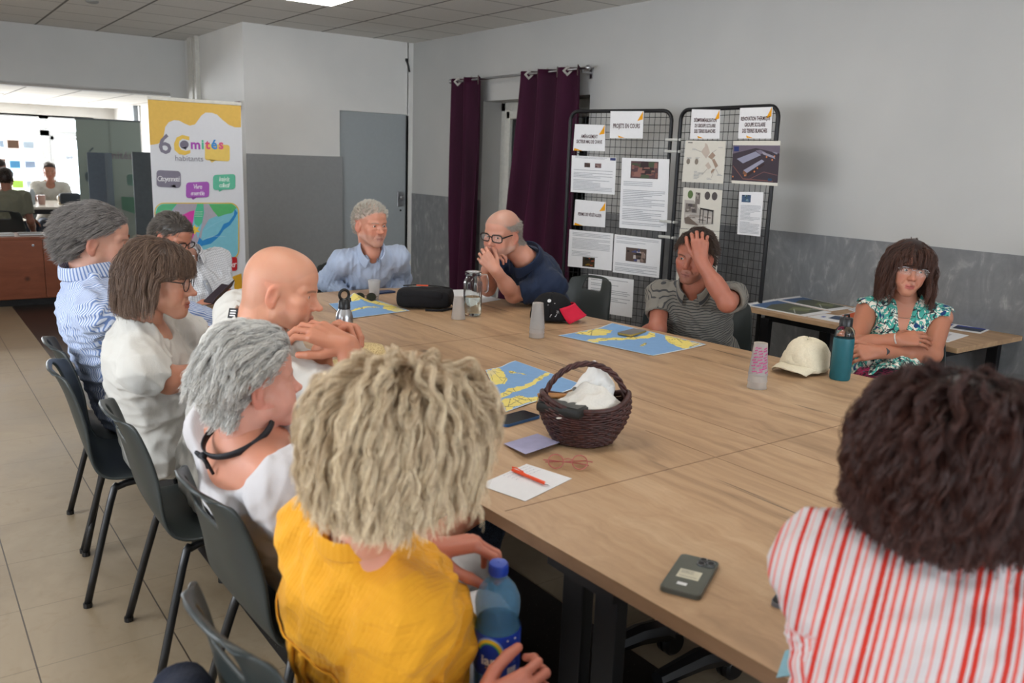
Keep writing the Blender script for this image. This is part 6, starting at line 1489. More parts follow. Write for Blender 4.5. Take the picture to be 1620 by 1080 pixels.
def person(spec):
    g = spec.get; s = g('s', 1.07); face = radians(g('face')); base = V3(*g('loc'), 0)
    e = empty('person', base, face - pi / 2, label=g('label'), cat='person')
    Rw = rotz(-(face - pi / 2)); L = lambda p: Rw @ (np.asarray(p, float) - base)          # world -> figure space, figure looks along +y
    P0 = L((*g('pelvis', g('loc')), g('pz', .565))); Cn = L(g('neck')); Hd = L(g('head')); hR = rotz(radians(g('hyaw', 0))) @ euler(0, g('hpitch', 0), g('hroll', 0)); hs = g('hs', s)
    rnd = np.random.RandomState(g('seed', 1)); wide = g('wide', 1.0); fem = g('fem', 0); belly = g('belly', 0.0)
    up = unit(Cn - P0); R = frame(rotz(radians(g('syaw', 0))) @ V3(0, 1, 0) - up * up[1] * 1.0, up) ; r, f, u = R[:, 0], R[:, 1], R[:, 2]
    sh = .178 * s * wide if not fem else .158 * s * wide
    S = {k: Cn + k * r * sh - u * .055 * s + g('shr', {}).get(k, 0) * u * .03 for k in (-1, 1)}
    arms = {}
    for k in (-1, 1):
        a = g('arm', {}).get(k)
        if a is None: w_ = S[k] + k * r * .02 + f * .30 * s - u * .36 * s; hint = V3(k * .22, -.4, -1)
        else: w_ = L(a['wrist']); hint = Rw @ np.array(a.get('hint', (0, 0, -1)), float) if 'hint' in a else V3(k * .22, -.35, -1)
        if a is not None and 'elbow' in a: el = L(a['elbow'])
        else: el, w_ = ik(S[k], w_, .295 * s, .262 * s, hint)
        arms[k] = (S[k], el, w_)
    hipz = P0
    def torso(F, t, k=.05):
        F.cap(P0 - r * .085 * s, P0 + r * .085 * s, (.105 * s + t), k=.06)
        F.ell(P0 + u * .15 * s + f * (.015 + belly * .5) * s, (.150 * s * (.93 if fem else 1) * (1 + belly) + t, (.115 + belly) * s + t, .16 * s), R=R, k=.06)
        F.ell(Cn - u * .19 * s - f * .0 * s, (.158 * s * wide * (.92 if fem else 1) + t, .118 * s + t, .185 * s), R=R, k=.06)
        F.ell(Cn - u * .11 * s - f * .02 * s, (.165 * s * wide * (.92 if fem else 1) + t, .095 * s + t, .1 * s), R=R, k=.06)
        if fem:
            for q in (-1, 1): F.ell(Cn - u * .24 * s + r * q * .068 * s + f * .085 * s, (.066 * s + t, .062 * s + t, .068 * s + t), R=R, k=.05)
        for q in (-1, 1):
            F.cap(Cn + r * q * .05 * s - u * .025 * s, S[q], .048 * s + t, .056 * s + t, k=.05)
    nk0 = Cn - u * .04 * s; nk1 = Hd + hR @ V3(0, -.034, -.045) * hs; nr = g('nr', .056 if not fem else .049) * s
    # --- skin: head with neck, upper chest, arms with hands, joined into one body
    toH = lambda p: hR.T @ (p - Hd) / hs
    hp = dict(g('headp', {})); P, F4 = make_head(hp, neck=[(toH(nk1), toH(nk0), nr / hs * .97, nr / hs * 1.08), (toH(nk0 + f * .012), toH(nk0 + u * .07 * s + f * .02), nr / hs * .9, nr / hs * .8)])
    HP, HF = P, F4; HN = normals(P, F4); Pb = [P * hs @ hR.T + Hd]; Fb = [F4]; Cb = [head_colors(P, hp)]; o_ = len(P); skin = np.array(lin(hp.get('skin', (196, 138, 110)))); askin = np.array(lin(g('askin', hp.get('skin', (196, 138, 110)))))
    lo = Cn - V3(.3, .26, .3) * s; hi = Cn + V3(.3, .26, .14) * s; T = Fld(lo, hi, .0065); torso(T, -.004); T.cap(nk0, nk0 + (nk1 - nk0) * .6, nr * 1.08, nr * .93, k=.045)
    if g('bareback'):
        for k in (-1, 1): a, b, c = arms[k]; T.cap(a, a + (b - a) * .5, .047 * s, .043 * s, k=.04)
    P, F4 = T.mesh(); Pb.append(P); Fb.append(F4 + o_); Cb.append(np.tile(askin if g('bareback') else skin, (len(P), 1))); o_ += len(P)
    ar = g('armr', 1.0) * s
    for k in (-1, 1):
        a, b, c = arms[k]; hd = (g('arm', {}).get(k) or {}); caps = []
        if hd.get('hide'): continue
        fd = unit(c - b)
        if 'fdir' in hd: fy = unit(Rw @ np.array(hd['fdir'], float))
        else: fy = fd
        bk = Rw @ np.array(hd.get('back', (0, 0, 1)), float); Rh = frame(fy, bk)      # x right, y fingers, z back
        side = hd.get('thumb_side', -k); caps = hand_caps(Rh, c, s * g('hand', 1.0), side, hd.get('curl', (20, 25, 15)), hd.get('thumb', (.7, -.35, 1.0)), hd.get('spread', 1.0))
        pts = np.array([q for cc in caps for q in cc[:2]] + [b, a if g('sleeve') in ('none', 'short', None) else b]); A_ = Fld(pts.min(0) - .06, pts.max(0) + .06, .003 if g('near', 1) else .004)
        if g('sleeve', 'short') != 'long' or True:
            A_.cap(a, b, .049 * ar, .041 * ar, k=.02) if g('sleeve', 'short') != 'long' else None
            A_.cap(b, b + (c - b) * .45, .041 * ar, .0395 * ar, k=.02).cap(b + (c - b) * .3, c, .0405 * ar, .0265 * ar, k=.02); A_.cap(b - fd * .008 - (a - b) * .02, b, .036 * ar, .034 * ar, k=.02)
        A_.cap(c - fd * .02, c + fy * .03 * s, .0262 * ar, .025 * ar, k=.02, flat=(Rh[:, 2], .72))
        for i, (p, q, r0, r1) in enumerate(caps): A_.cap(p, q, r0, r1, k=.009 if (i % 4 == 0 and i < 16) else .0045)
        P, F4 = A_.mesh(); cc = np.tile(askin, (len(P), 1))
        tips = [caps[3][1], caps[7][1], caps[11][1], caps[15][1], caps[18][1]]
        for tp in tips:
            m_ = np.exp(-(np.linalg.norm(P - tp, axis=1) / .012) ** 2)[:, None] * .4; cc = cc * (1 - m_) + askin * np.array([1.15, .8, .78]) * m_
        for ci in (1, 2, 5, 6, 9, 10, 13, 14):
            m_ = np.exp(-(np.linalg.norm(P - caps[ci][1], axis=1) / .006) ** 2)[:, None] * .22; cc = cc * (1 - m_) + askin * np.array([.8, .6, .55]) * m_
        nail = mat('nail', (214, 160, 146), .3)
        Pb.append(P); Fb.append(F4 + o_); Cb.append(cc); o_ += len(P)
    body = np_mesh('body', np.concatenate(Pb), np.concatenate(Fb), skin_mat(), e, cols=np.concatenate(Cb))
    EP, EF, mi = eyes_mesh(hp); np_mesh('eyes', EP * hs @ hR.T + Hd, EF, EYEM, e, mi=mi)
    # --- shirt
    sl = g('sleeve', 'short'); t = g('loose', .012)
    pts = [P0, Cn + u * .1] + [q for k in (-1, 1) for q in arms[k][:2 if sl != 'long' else 3]]; pts = np.array(pts); F = Fld(pts.min(0) - .17, pts.max(0) + .13, g('fh', .0055))
    if g('bareback'):
        torso(F, t)
    else: torso(F, t)
    F.cap(P0 + u * .02, P0 + u * .2 * s, .13 * s + t, .12 * s + t, k=.05, flat=(f, .9))
    if not g('bareback'): F.cap(nk0 - u * .02, nk0 + u * .055 * s, nr * 1.15 + t, nr * 1.0 + t * .8, k=.05, cut=[(nk0 + u * g('neckh', .088) * s + f * .0, u - f * .22)])
    slv = []
    for k in (-1, 1):
        a, b, c = arms[k]; sr = g('slr', 1.0); puff = g('puff', 0)
        if sl == 'short':
            q = a + (b - a) * g('sl_len', .72); n = unit(b - a); slv.append((q, n, b)); F.cap(a, q + n * .02, (.056 * ar + t), (.05 * ar + t * 1.5) * sr, k=.045, cut=[(q, n)])
        elif sl == 'none': pass
        else:
            q = b + (c - b) * g('cuff', .93); n = unit(c - b); slv.append((q, n, c)); F.cap(a, b, (.056 * ar + t + puff * .3), (.046 * ar + t + puff), k=.045); F.cap(b, q + n * .02, (.045 * ar + t + puff), (.03 * ar + t * 1.2) * sr, k=.03, cut=[(q, n)])
            F.folds(a + (b - a) * .55, b, .07, .0035, 5, 1); F.folds(b, b + (c - b) * .4, .06, .003, 4, 2)
    wr = g('wrinkle', 1.0); F.noise(.0075 * wr, g('seed', 1) + 5, (.07, .16), 4, sharp=True); F.noise(.0022 * wr, g('seed', 1), (.035, .09), 6)
    F.folds(P0 + u * .02, P0 + u * .30 * s, .16, .0036 * wr, 4, g('seed', 1))
    # neckline and cuffs cut out
    nl = g('neckline', 'crew')
    if nl == 'crew': F.cap(nk0 + u * .028 * s + f * .01, nk1 + u * .1, nr + .013, nr + .03, k=.004, op='s'); F.ell(Cn + f * .06 * s - u * .015, (.055 * s, .05 * s, .05 * s), R=R, k=.01, op='s')
    elif nl == 'shirt': F.cap(nk0 + u * .036 * s + f * .008, nk1 + u * .1, nr + .007, nr + .03, k=.003, op='s'); F.cap(Cn + f * .085 * s + u * .03, Cn + f * .15 * s - u * g('vdeep', .075) * s, .028, .008, k=.006, op='s')
    elif nl == 'v': F.cap(nk0 + u * .03 * s, nk1 + u * .1, nr + .012, nr + .04, k=.004, op='s'); F.cap(Cn + f * .07 * s + u * .03, Cn + f * .15 * s - u * .16 * s, .05, .01, k=.01, op='s')
    elif nl == 'bare':       # wide neckline lying off the shoulders
        F.ell(Cn + u * .075 * s - f * .01, (.185 * s, .17 * s, .155 * s), R=R, k=.01, op='s')
    if sl == 'none':
        for k in (-1, 1): a, b, c = arms[k]; F.cap(a + k * r * .012 - u * .01, b, .058 * ar, .056 * ar, k=.012, op='s')
    else:
        for (q, n, b), k in zip(slv, (-1, 1)):
            if not (g('arm', {}).get(k) or {}).get('hide'): F.cap(q - n * .03, q + n * .06, (.047 if sl == 'short' else .031) * ar + .003, k=.003, op='s')
    P, F4 = F.mesh(); q = P - Cn; lx = q @ r; lz = -(q @ u); st = np.stack([lx, lz, np.ones(len(P))], 1)
    for k in (-1, 1):
        a, b, c = arms[k]; d1 = unit(b - a); ex = unit(f - d1 * (f @ d1)) if abs(d1 @ f) < .9 else unit(u - d1 * (u @ d1)); ez = np.cross(d1, ex); w_ = P - a; al = w_ @ d1; rad = np.linalg.norm(w_ - al[:, None] * d1, axis=1); m_ = (al > .075) & (rad < .1) & (((P - S[k]) @ r) * k > -.02)
        st[m_] = np.stack([.055 * np.arctan2(w_[m_] @ ex, w_[m_] @ ez), al[m_], np.full(m_.sum(), g('slv3', 1.0))], 1)
        if sl == 'long':
            d2 = unit(c - b); w2 = P - b; al = w2 @ d2; rad = np.linalg.norm(w2 - al[:, None] * d2, axis=1); m_ = (al > .0) & (rad < .07); ex2 = unit(ex - d2 * (ex @ d2)); st[m_] = np.stack([.045 * np.arctan2(w2[m_] @ ex2, w2[m_] @ np.cross(d2, ex2)), al[m_], np.ones(m_.sum())], 1)
    shirt = np_mesh(g('top_name', 'shirt'), P, F4, g('top'), e, cols=st, iters=1)
    ctx = dict(e=e, P0=P0, Cn=Cn, r=r, f=f, u=u, R=R, s=s, hR=hR, Hd=Hd, hs=hs, nr=nr, nk0=nk0, nk1=nk1, arms=arms, S=S, shirt=shirt, HP=HP, HN=HN, HF=HF, Rw=Rw, L=L, body=body)
    # --- trousers, shoes
    if g('legs', True):
        kn = {}; F = Fld(P0 - V3(.3, .25, .7) * 1.0, P0 + V3(.32, .72, .2), .009)
        F.cap(P0 - r * .07 * s, P0 + r * .07 * s, .112 * s, k=.05)
        for k in (-1, 1):
            kw = g('knee', {}).get(k); kk_ = L(kw) if kw is not None else P0 + V3(k * (.105 + .02) * s, .43 * s, -.02)
            aw = g('ankle', {}).get(k); an = L(aw) if aw is not None else V3(kk_[0] + k * .01, kk_[1] - g('tuck', .05), .1)
            F.cap(P0 + r * k * .085 * s - V3(0, 0, .02), kk_, .088 * s, .062 * s, k=.04); F.cap(kk_, an, .06 * s, .047 * s if not g('wideleg') else .075 * s, k=.03); kn[k] = (kk_, an)
        if g('skirt'): F.cap(P0 + V3(-.08, .1, -.03), P0 + V3(-.09, .42, -.05), .1 * s, .085 * s, k=.06).cap(P0 + V3(.08, .1, -.03), P0 + V3(.09, .42, -.05), .1 * s, .085 * s, k=.06).cap(P0 + V3(0, .1, -.02), P0 + V3(0, .45, -.1), .11, .09, k=.08).cap(P0 + V3(0, .46, -.1), P0 + V3(0, .40, -.34), .13, .16, k=.08, flat=((0, 1, 0), .7))
        F.noise(.007, 3, (.05, .12), 6, sharp=True); P, F4 = F.mesh(); np_mesh(g('bottom_name', 'trousers'), P, F4, g('bottom', fabric('dark_trousers', (46, 50, 60), 'denim')), e, iters=1, cols=np.c_[P[:, 0], P[:, 2], P[:, 2] * 0 + 1])
        for k in (-1, 1):
            kk_, an = kn[k]; F = Fld(V3(an[0] - .09, an[1] - .14, -.01), V3(an[0] + .09, an[1] + .24, .17), .005)
            F.cap((an[0], an[1] - .03, .045), (an[0] + k * .008, an[1] + .15, .035), .041, .036, k=.02, flat=((0, 0, 1), .9)).cap((an[0], an[1], .11), (an[0], an[1] - .01, .05), .043, .043, k=.03)
            F.v = np.maximum(F.v, .004 - F.ax[2][None, None, :]).astype(np.float32); P, F4 = F.mesh(); np_mesh('shoe', P, F4, g('shoes', mat('dark_shoe', (52, 46, 42), .6)), e)
    return ctx
def collar(ctx, m_, open_=.05, h_=.036, spread=.5, r0=None, name='collar', lift=.0, flare=1.0):
    """turned-down shirt collar round the neck"""
    s, f, u, r = ctx['s'], ctx['f'], ctx['u'], ctx['r']; c = ctx['nk0'] + u * (.094 + lift) * s + f * .006; R0 = (r0 or ctx['nr'] + .011); G = []
    for j, (dr, dz) in enumerate(((.000, -.012), (.001, .006), (.0025, .016), (.006, .019), (.011, .014), (.017, -.002), (.023, -.018 - h_ * .2))):
        row = []; dr *= flare
        for i in range(41):
            a = -pi / 2 + (i / 40 - .5) * 2 * (pi - open_ * 3.4); fr = abs(i / 40 - .5) * 2; fr = sm(fr, .55, 1.0)
            rr = R0 + dr * (1 + .25 * fr); q = c + r * cos(a) * rr * 1.02 + f * (-(-sin(a))) * -rr * -1.08 * 1.0
            q = c + r * cos(a) * rr + f * sin(a) * rr * 1.1; q = q + u * (dz - fr * .022 - (fr * .022 if j >= 5 else 0)) * s + f * fr * .006 + (r * np.sign(cos(a)) * fr * .006 if j >= 5 else 0)
            row.append(q)
        G.append(row)
    o = MB().grid(G).build(name, m_, ctx['e'], smooth='all'); P = np.array([q for row in G for q in row]); at = o.data.color_attributes.new('Col', 'FLOAT_COLOR', 'POINT'); k = np.tile(np.arange(41) * .008, 7) * 1.0; z = np.repeat(np.arange(7) * .006, 41)
    at.data.foreach_set('color', np.c_[k, z, np.ones(287), np.ones(287)].astype(np.float32).ravel()); mod(o, 'SOLIDIFY', thickness=.0025); mod(o, 'SUBSURF', levels=1, render_levels=1); return o
def placket(ctx, m_, z0=.09, z1=.42, buttons=4, bm_=None):
    """button front strip lying on the shirt"""
    s, f, u, r = ctx['s'], ctx['f'], ctx['u'], ctx['r']; me = ctx['shirt'].data; V = np.empty(len(me.vertices) * 3, np.float32); me.vertices.foreach_get('co', V); V = V.reshape(-1, 3) - ctx['Cn']; lx, ly, lz = V @ r, V @ f, -(V @ u)
    def surf(x, z):
        m__ = (np.abs(lx - x) < .012) & (np.abs(lz - z) < .012) & (ly > 0); return (ly[m__].max() if m__.any() else .12) + .0015
    zs = np.linspace(z0, z1, 18); G = [[ctx['Cn'] + r * x - u * z + f * surf(x, z) for x in (-.015, 0, .015)] for z in zs]; o = MB().grid(G).build('placket', m_, ctx['e'], smooth='all'); at = o.data.color_attributes.new('Col', 'FLOAT_COLOR', 'POINT'); at.data.foreach_set('color', np.tile([0.001, 0, 0, 1], 54).astype(np.float32)); mod(o, 'SOLIDIFY', thickness=.002, offset=0)
    for k in range(buttons):
        z = z0 + .02 + (z1 - z0 - .03) * k / max(1, buttons - 1); MB().xf(Matrix([[*[float(q) for q in (r[i], u[i], f[i])], float((ctx['Cn'] - u * z + f * (surf(0, z) + .001))[i])] for i in range(3)] + [[0, 0, 0, 1]])).lathe([(.001, .003), (.005, .003), (.0055, 0)], 12).build('button', bm_ or M_WHITE, o)
def head_glasses(ctx, **k):
    hs = ctx['hs']; R = ctx['hR']; c = ctx['Hd'] + R @ V3(0, k.pop('y', .1), k.pop('z', -.002)) * hs; M = Matrix([[*[float(R[i, j] * hs) for j in range(3)], float(c[i])] for i in range(3)] + [[0, 0, 0, 1]])
    return worn_glasses('glasses', M, ctx['e'], **k)
def add_hair(ctx, spec, seed=1):
    """one head of hair: rooted cap + strands"""
    P, N, F4, hs, R, Hd, e = ctx['HP'], ctx['HN'], ctx['HF'], ctx['hs'], ctx['hR'], ctx['Hd'], ctx['e']; rs = np.random.RandomState(seed)
    m_ = hairmask(P, spec.get('hl', 0), bald=spec.get('bald', 0)); keep = (m_[F4] > .5).all(1); fc = F4[keep]; us = np.unique(fc); mp = -np.ones(len(P), int); mp[us] = np.arange(len(us)); th = spec.get('cap', .004)
    core = hairmask(P, spec.get('hl', 0) + .012, soft=.016, bald=spec.get('bald', 0)); CP = P[us] + N[us] * (th * core[us] + .0003)[:, None]; toW = lambda q: q * hs @ R.T + Hd
    hm = spec['mat']; capo = np_mesh('hair', toW(CP), mp[fc], spec.get('capmat', hm), e, iters=3)
    pr = m_ * (1 if 'wt' not in spec else spec['wt'](P)); idx = rs.choice(len(P), spec.get('guides', 600), p=pr / pr.sum()); kw = {k: v for k, v in spec.items() if k in ('S', 'lift', 'comb', 'grav', 'vol', 'curl', 'freq', 'curl0', 'face', 'stiff', 'jit', 'g_dir', 'ell_', 'cfade')}
    kw['g_dir'] = R.T @ V3(*spec.get('gdir_w', (0, 0, -1)))
    G = grow(P, N, idx, rs, spec['length'], **kw); C = children_of(G, rs, spec.get('kids', 14), spec.get('spread', .004), spec.get('clump', .4), spec.get('frizz', .0004), spec.get('lenv', .25))
    n_, S_ = C.shape[:2]; W = toW(C.reshape(-1, 3)).reshape(n_, S_, 3); strands('strands', capo, W, spec.get('rad', .0006) * rs.uniform(.7, 1.3, n_), hm); return capo

# ------------------------------------------------------------------ the people
IR, TC, UP = V3(.807, -.59, 0), V3(-.5, -.8, .1), V3(0, 0, 1)
def H3(px, py, D): return tuple(Pd(px, py, D))
def short_comb(side=-1, back=.6, down=.25):
    def c(p): return np.stack([side * .5 + p[:, 0] * 3, -back + 0 * p[:, 1], -down - 3 * np.abs(p[:, 0]) * 2], 1)
    return c
# far end, man reading his phone
c = person(dict(label='person in a white checked shirt and black glasses reading a phone at the far end', loc=(1.42, 5.18), face=-72, pelvis=(1.42, 5.18), neck=H3(296, 410, 4.95), head=H3(272, 374, 4.78), hs=1.1, s=1.08,
    hyaw=18, hpitch=-24, wide=1.05, belly=.03, headp=dict(skin=(186, 128, 104), scalp=(96, 88, 80), brow=(80, 70, 62), mous=(150, 140, 130), stubble=(160, 150, 142), stub=.3, nose=1.1, gazep=-18, hl=0), top=fabric('white_grid_shirt', (222, 224, 228), 'grid', c2=(120, 128, 140), scale=90),
    neckline='shirt', sl_len=.8, arm={1: dict(wrist=H3(322, 481, 4.72), fdir=(.75, -.4, .1), back=(0, -.3, 1), curl=(35, 40, 25), hint=(0, 0, -1)), -1: dict(wrist=H3(386, 489, 4.85), fdir=(-.75, -.15, .3), back=(.3, .2, -1), curl=(40, 40, 30), hint=(0, 0, -1))}, seed=2, near=0))
collar(c, MATS['white_grid_shirt']); placket(c, MATS['white_grid_shirt'])
head_glasses(c, rgb=(20, 20, 22), rt=.0026, H_=.032)
HG = hair_mat('hair_darkgrey', (58, 52, 48), (128, 120, 112))
add_hair(c, dict(mat=HG, length=.045, S=8, comb=short_comb(-1), lift=.5, grav=.2, kids=10, rad=.0007), 3)
pw = np.array(H3(352, 466, 4.66)); e = empty('phone_wallet', pw, radians(-72), label='open dark phone wallet held by the man at the far end', cat='phone')
M = Matrix.Rotation(radians(35), 4, 'X')
MB().xf(M).box((-.045, 0, 0), (.085, .15, .012), .004).build('phone_half', mat('wallet_leather', (44, 34, 44), .5), e)
MB().xf(M @ Matrix.Translation((.0, 0, 0)) @ Matrix.Rotation(radians(-38), 4, 'Y')).box((.045, 0, 0), (.085, .15, .005), .002).build('cover_flap', MATS['wallet_leather'], e)
# white-haired man
c = person(dict(label='person with short white hair in a pale blue long-sleeved shirt at the far end', loc=(2.58, 5.3), face=-104, neck=H3(587, 401, 5.42), head=H3(586, 354, 5.32), hs=1.13, s=1.07, hyaw=22, hpitch=-4, wide=.96, headp=dict(skin=(200, 140, 116), scalp=(190, 182, 172), brow=(150, 130, 115), stubble=(170, 150, 140), stub=.35, nose=1.12, jaw=1.08, gaze=10, bags=1),
    top=fabric('pale_blue_shirt', (176, 190, 214)), neckline='shirt', vdeep=.1, sleeve='long', arm={1: dict(elbow=(2.23, 5.12, .77), wrist=(2.36, 4.98, .66)), -1: dict(elbow=(2.77, 5.07, .77), wrist=(2.62, 4.95, .66))}, seed=4, near=0))
collar(c, MATS['pale_blue_shirt'], open_=.14); placket(c, MATS['pale_blue_shirt'], z0=.12)
HWt = hair_mat('hair_white', (176, 168, 156), (232, 228, 218))
add_hair(c, dict(mat=HWt, length=.02, S=6, comb=lambda p: np.stack([p[:, 0] * 2 - .1, .15 + 0 * p[:, 1], .5 - 6 * np.abs(p[:, 0])], 1), lift=.7, grav=.05, kids=12, rad=.0006, spread=.003, hl=.004, cap=.0015, capmat=mat('white_scalp', (176, 160, 148), .9)), 5)
# man in the navy polo
c = person(dict(label='person in a navy polo and dark-framed glasses leaning chin on folded hands', loc=(3.44, 4.26), face=-172, neck=H3(836, 412, 5.0), head=H3(795, 369, 4.86), hs=1.12, s=1.1, hyaw=10, hpitch=-10, hroll=-4, wide=1.1, belly=.04, headp=dict(skin=(200, 144, 122), fat=.006, nose=1.1, scalp=(150, 138, 128), scalp_k=.35, hl=.0, stubble=(180, 165, 155), stub=.35, brow=(120, 100, 88), gaze=12),
    top=fabric('navy_polo', (30, 42, 66)), neckline='shirt', sl_len=.8, nr=.06, arm={-1: dict(elbow=H3(812, 466, 4.95), wrist=H3(784, 427, 4.74), fdir=(-.45, .55, .75), back=(-.8, -.75, .2), curl=(45, 60, 35), thumb=(.5, -.4, 1.2)), 1: dict(elbow=H3(772, 455, 5.08), wrist=H3(769, 426, 4.86), fdir=(.25, -.35, .9), back=(-.9, .4, .35), curl=(55, 60, 30))}, seed=6, near=0))
collar(c, MATS['navy_polo'], h_=.03)
head_glasses(c, rgb=(34, 24, 22), rt=.0032, H_=.038, W_=.146)
add_hair(c, dict(mat=hair_mat('hair_cropped', (110, 102, 96), (190, 184, 176)), length=.012, S=5, comb=short_comb(0), lift=.4, grav=.1, kids=12, rad=.0005, bald=.052, cap=.001, capmat=mat('cropped_grey', (150, 136, 124), .9)), 7)
# man holding his forehead
c = person(dict(label='person in a grey striped polo holding a hand on the forehead, before the mesh panels', loc=(3.62, 3.14), face=-150, neck=H3(1100, 458, 4.45), head=H3(1099, 404, 4.30), hs=1.1, s=1.08, hyaw=-6, hpitch=-8, hroll=-5, headp=dict(skin=(166, 104, 84), scalp=(60, 48, 42), brow=(60, 46, 40), stubble=(110, 90, 82), stub=.45, nose=1.12, jaw=1.06, gaze=-8),
    top=fabric('grey_knit_polo', (128, 124, 116), 'hbands', c2=(66, 66, 68), scale=68), neckline='shirt', vdeep=.1, sl_len=.62, slv3=0.0, shr={-1: 1.0}, arm={-1: dict(elbow=H3(1150, 478, 4.10), wrist=H3(1108, 413, 4.13), fdir=(-.08, .10, 1), back=(-.75, -.66, .1), thumb_side=-1, curl=(48, 34, 18), thumb=(.5, -.3, .9)), 1: dict(elbow=H3(1040, 520, 4.45), wrist=(3.3, 3.35, .62))}, seed=8, near=0))
collar(c, MATS['grey_knit_polo'], open_=.12)
HB = hair_mat('hair_darkbrown', (38, 28, 24), (84, 66, 56))
add_hair(c, dict(mat=HB, length=.042, S=8, comb=lambda p: np.stack([p[:, 0] * 4 - .3, .35 - .8 * (p[:, 1] < 0), .0 - 6 * np.abs(p[:, 0])], 1), lift=.45, grav=.25, kids=10, rad=.0007), 9)
# woman in the teal top
c = person(dict(label='person with brown shoulder-length hair, arms crossed, in a teal floral sleeveless top', loc=(3.98, 2.2), face=-148, fem=1, neck=H3(1432, 478, 4.16), head=H3(1437, 423, 4.06), hs=1.05, s=1.05, hyaw=12, hpitch=-4, hroll=-6, headp=dict(skin=(188, 130, 106), fem=1, nose=.95, jaw=.92, lips=(170, 84, 80), brow=(86, 64, 52), gaze=14),
    top=fabric('teal_floral_cotton', (226, 222, 210), 'floral'), neckline='v', sleeve='none', askin=(176, 116, 90), armr=1.0, top_name='blouse', bottom_name='skirt', bottom=fabric('red_floral_skirt', (60, 30, 46), 'darkfloral'), skirt=1, shoes=mat('tan_sandal', (150, 110, 80), .6),
    arm={1: dict(elbow=H3(1352, 548, 4.02), wrist=H3(1418, 537, 3.90), fdir=(.8, -.5, .1), back=(-.5, -.5, .8), curl=(15, 20, 15)), -1: dict(elbow=H3(1474, 560, 4.02), wrist=H3(1392, 556, 3.88), fdir=(-.8, .55, -.05), back=(-.5, -.6, .6), curl=(30, 30, 20))}, seed=10, near=0))
head_glasses(c, rgb=(206, 206, 212), rt=.0012, H_=.034, rimless=True)
def face_part(w_=.052, top=.02, y0=.03):
    def f(p, t):
        x, y, z = p.T; ins = (y > y0) & (z < top) & (np.abs(x) < w_ + .02 * (y < .06)); x2 = np.where(ins, np.sign(x + 1e-6) * w_, x); return np.stack([x2, np.where(ins, np.minimum(y, .07), y), z], 1)
    return f
def long_comb(front=.0):
    def c(p): return np.stack([p[:, 0] * 9, front - .25 + 1.5 * p[:, 1], -.35 + 0 * p[:, 2]], 1)
    return c
HBr = hair_mat('hair_brown', (46, 30, 26), (98, 66, 54))
add_hair(c, dict(mat=HBr, length=lambda p, rs: np.where(p[:, 1] > .05, np.where(p[:, 2] > .055, .09, .14), .13 + (p[:, 2] + .07) * .95) * rs.uniform(.85, 1.05, len(p)), S=18, comb=long_comb(), cfade=3.5, stiff=.55, lift=.5, grav=1.6, vol=(.006, .03), curl=.005, freq=2.0, face=face_part(.055, .022), kids=14, rad=.0009, spread=.005, clump=.5, frizz=.0007, cap=.010, guides=700, jit=.08), 11)
ctx = c; s_ = ctx['s']
# necklace, watch, bracelets, shawl
nk = ctx['Cn']; MB().tube([nk + ctx['r'] * .062 * sin(a) + ctx['f'] * (.045 + .045 * cos(a) * 1.0) - ctx['u'] * (.012 + .05 * (cos(a) + 1) / 2) + ctx['f'] * .02 for a in np.linspace(-1.6, 1.6, 20)], .0013, 5).build('necklace', mat('silver_thin', (200, 196, 186), .3, .5, 1), ctx['e'])
def wrist_band(ctx, k, off, m_, w_=.02, face=None, name='watch', r=.031):
    a, b, q = ctx['arms'][k]; d = unit(q - b); c_ = q - d * off; X = unit(np.cross(d, UP)); Y = np.cross(X, d); o = MB()
    rows = [[c_ + d * h_ + (X * cos(t) * 1.02 + Y * sin(t) * .92) * r * ctx['s'] / 1.05 for t in np.linspace(0, 2 * pi, 25)] for h_ in (-w_ / 2, w_ / 2)]
    o.grid(rows); b_ = o.build(name, m_, ctx['e'], smooth='all'); mod(b_, 'SOLIDIFY', thickness=.003)
    if face: Mx = Matrix([[float(X[i]), float(d[i]), float(Y[i]), float((c_ + unit(Y * .6 + face) * r)[i])] for i in range(3)] + [[0, 0, 0, 1]]); MB().xf(Mx).box((0, 0, .0), (.032, .03, .009), .003).build('dial', M_DK, b_)
    return b_
wrist_band(c, 1, .03, mat('orange_strap', (196, 70, 50), .6), .024); wrist_band(c, 1, -.002, mat('beads', (200, 196, 190), .5), .006, name='bracelet'); wrist_band(c, -1, .02, mat('dark_strap', (50, 50, 54), .5), .018, name='bracelet')
M_SH = fabric('green_scarf', (150, 196, 176), 'floral')
cloth_heap('scarf', 'pale green printed scarf bundled on the lap of the woman in teal', 'scarf', tuple(Pd(1415, 585, 3.98)), (.16, .10, .09), 5, M_SH, rz=radians(30))
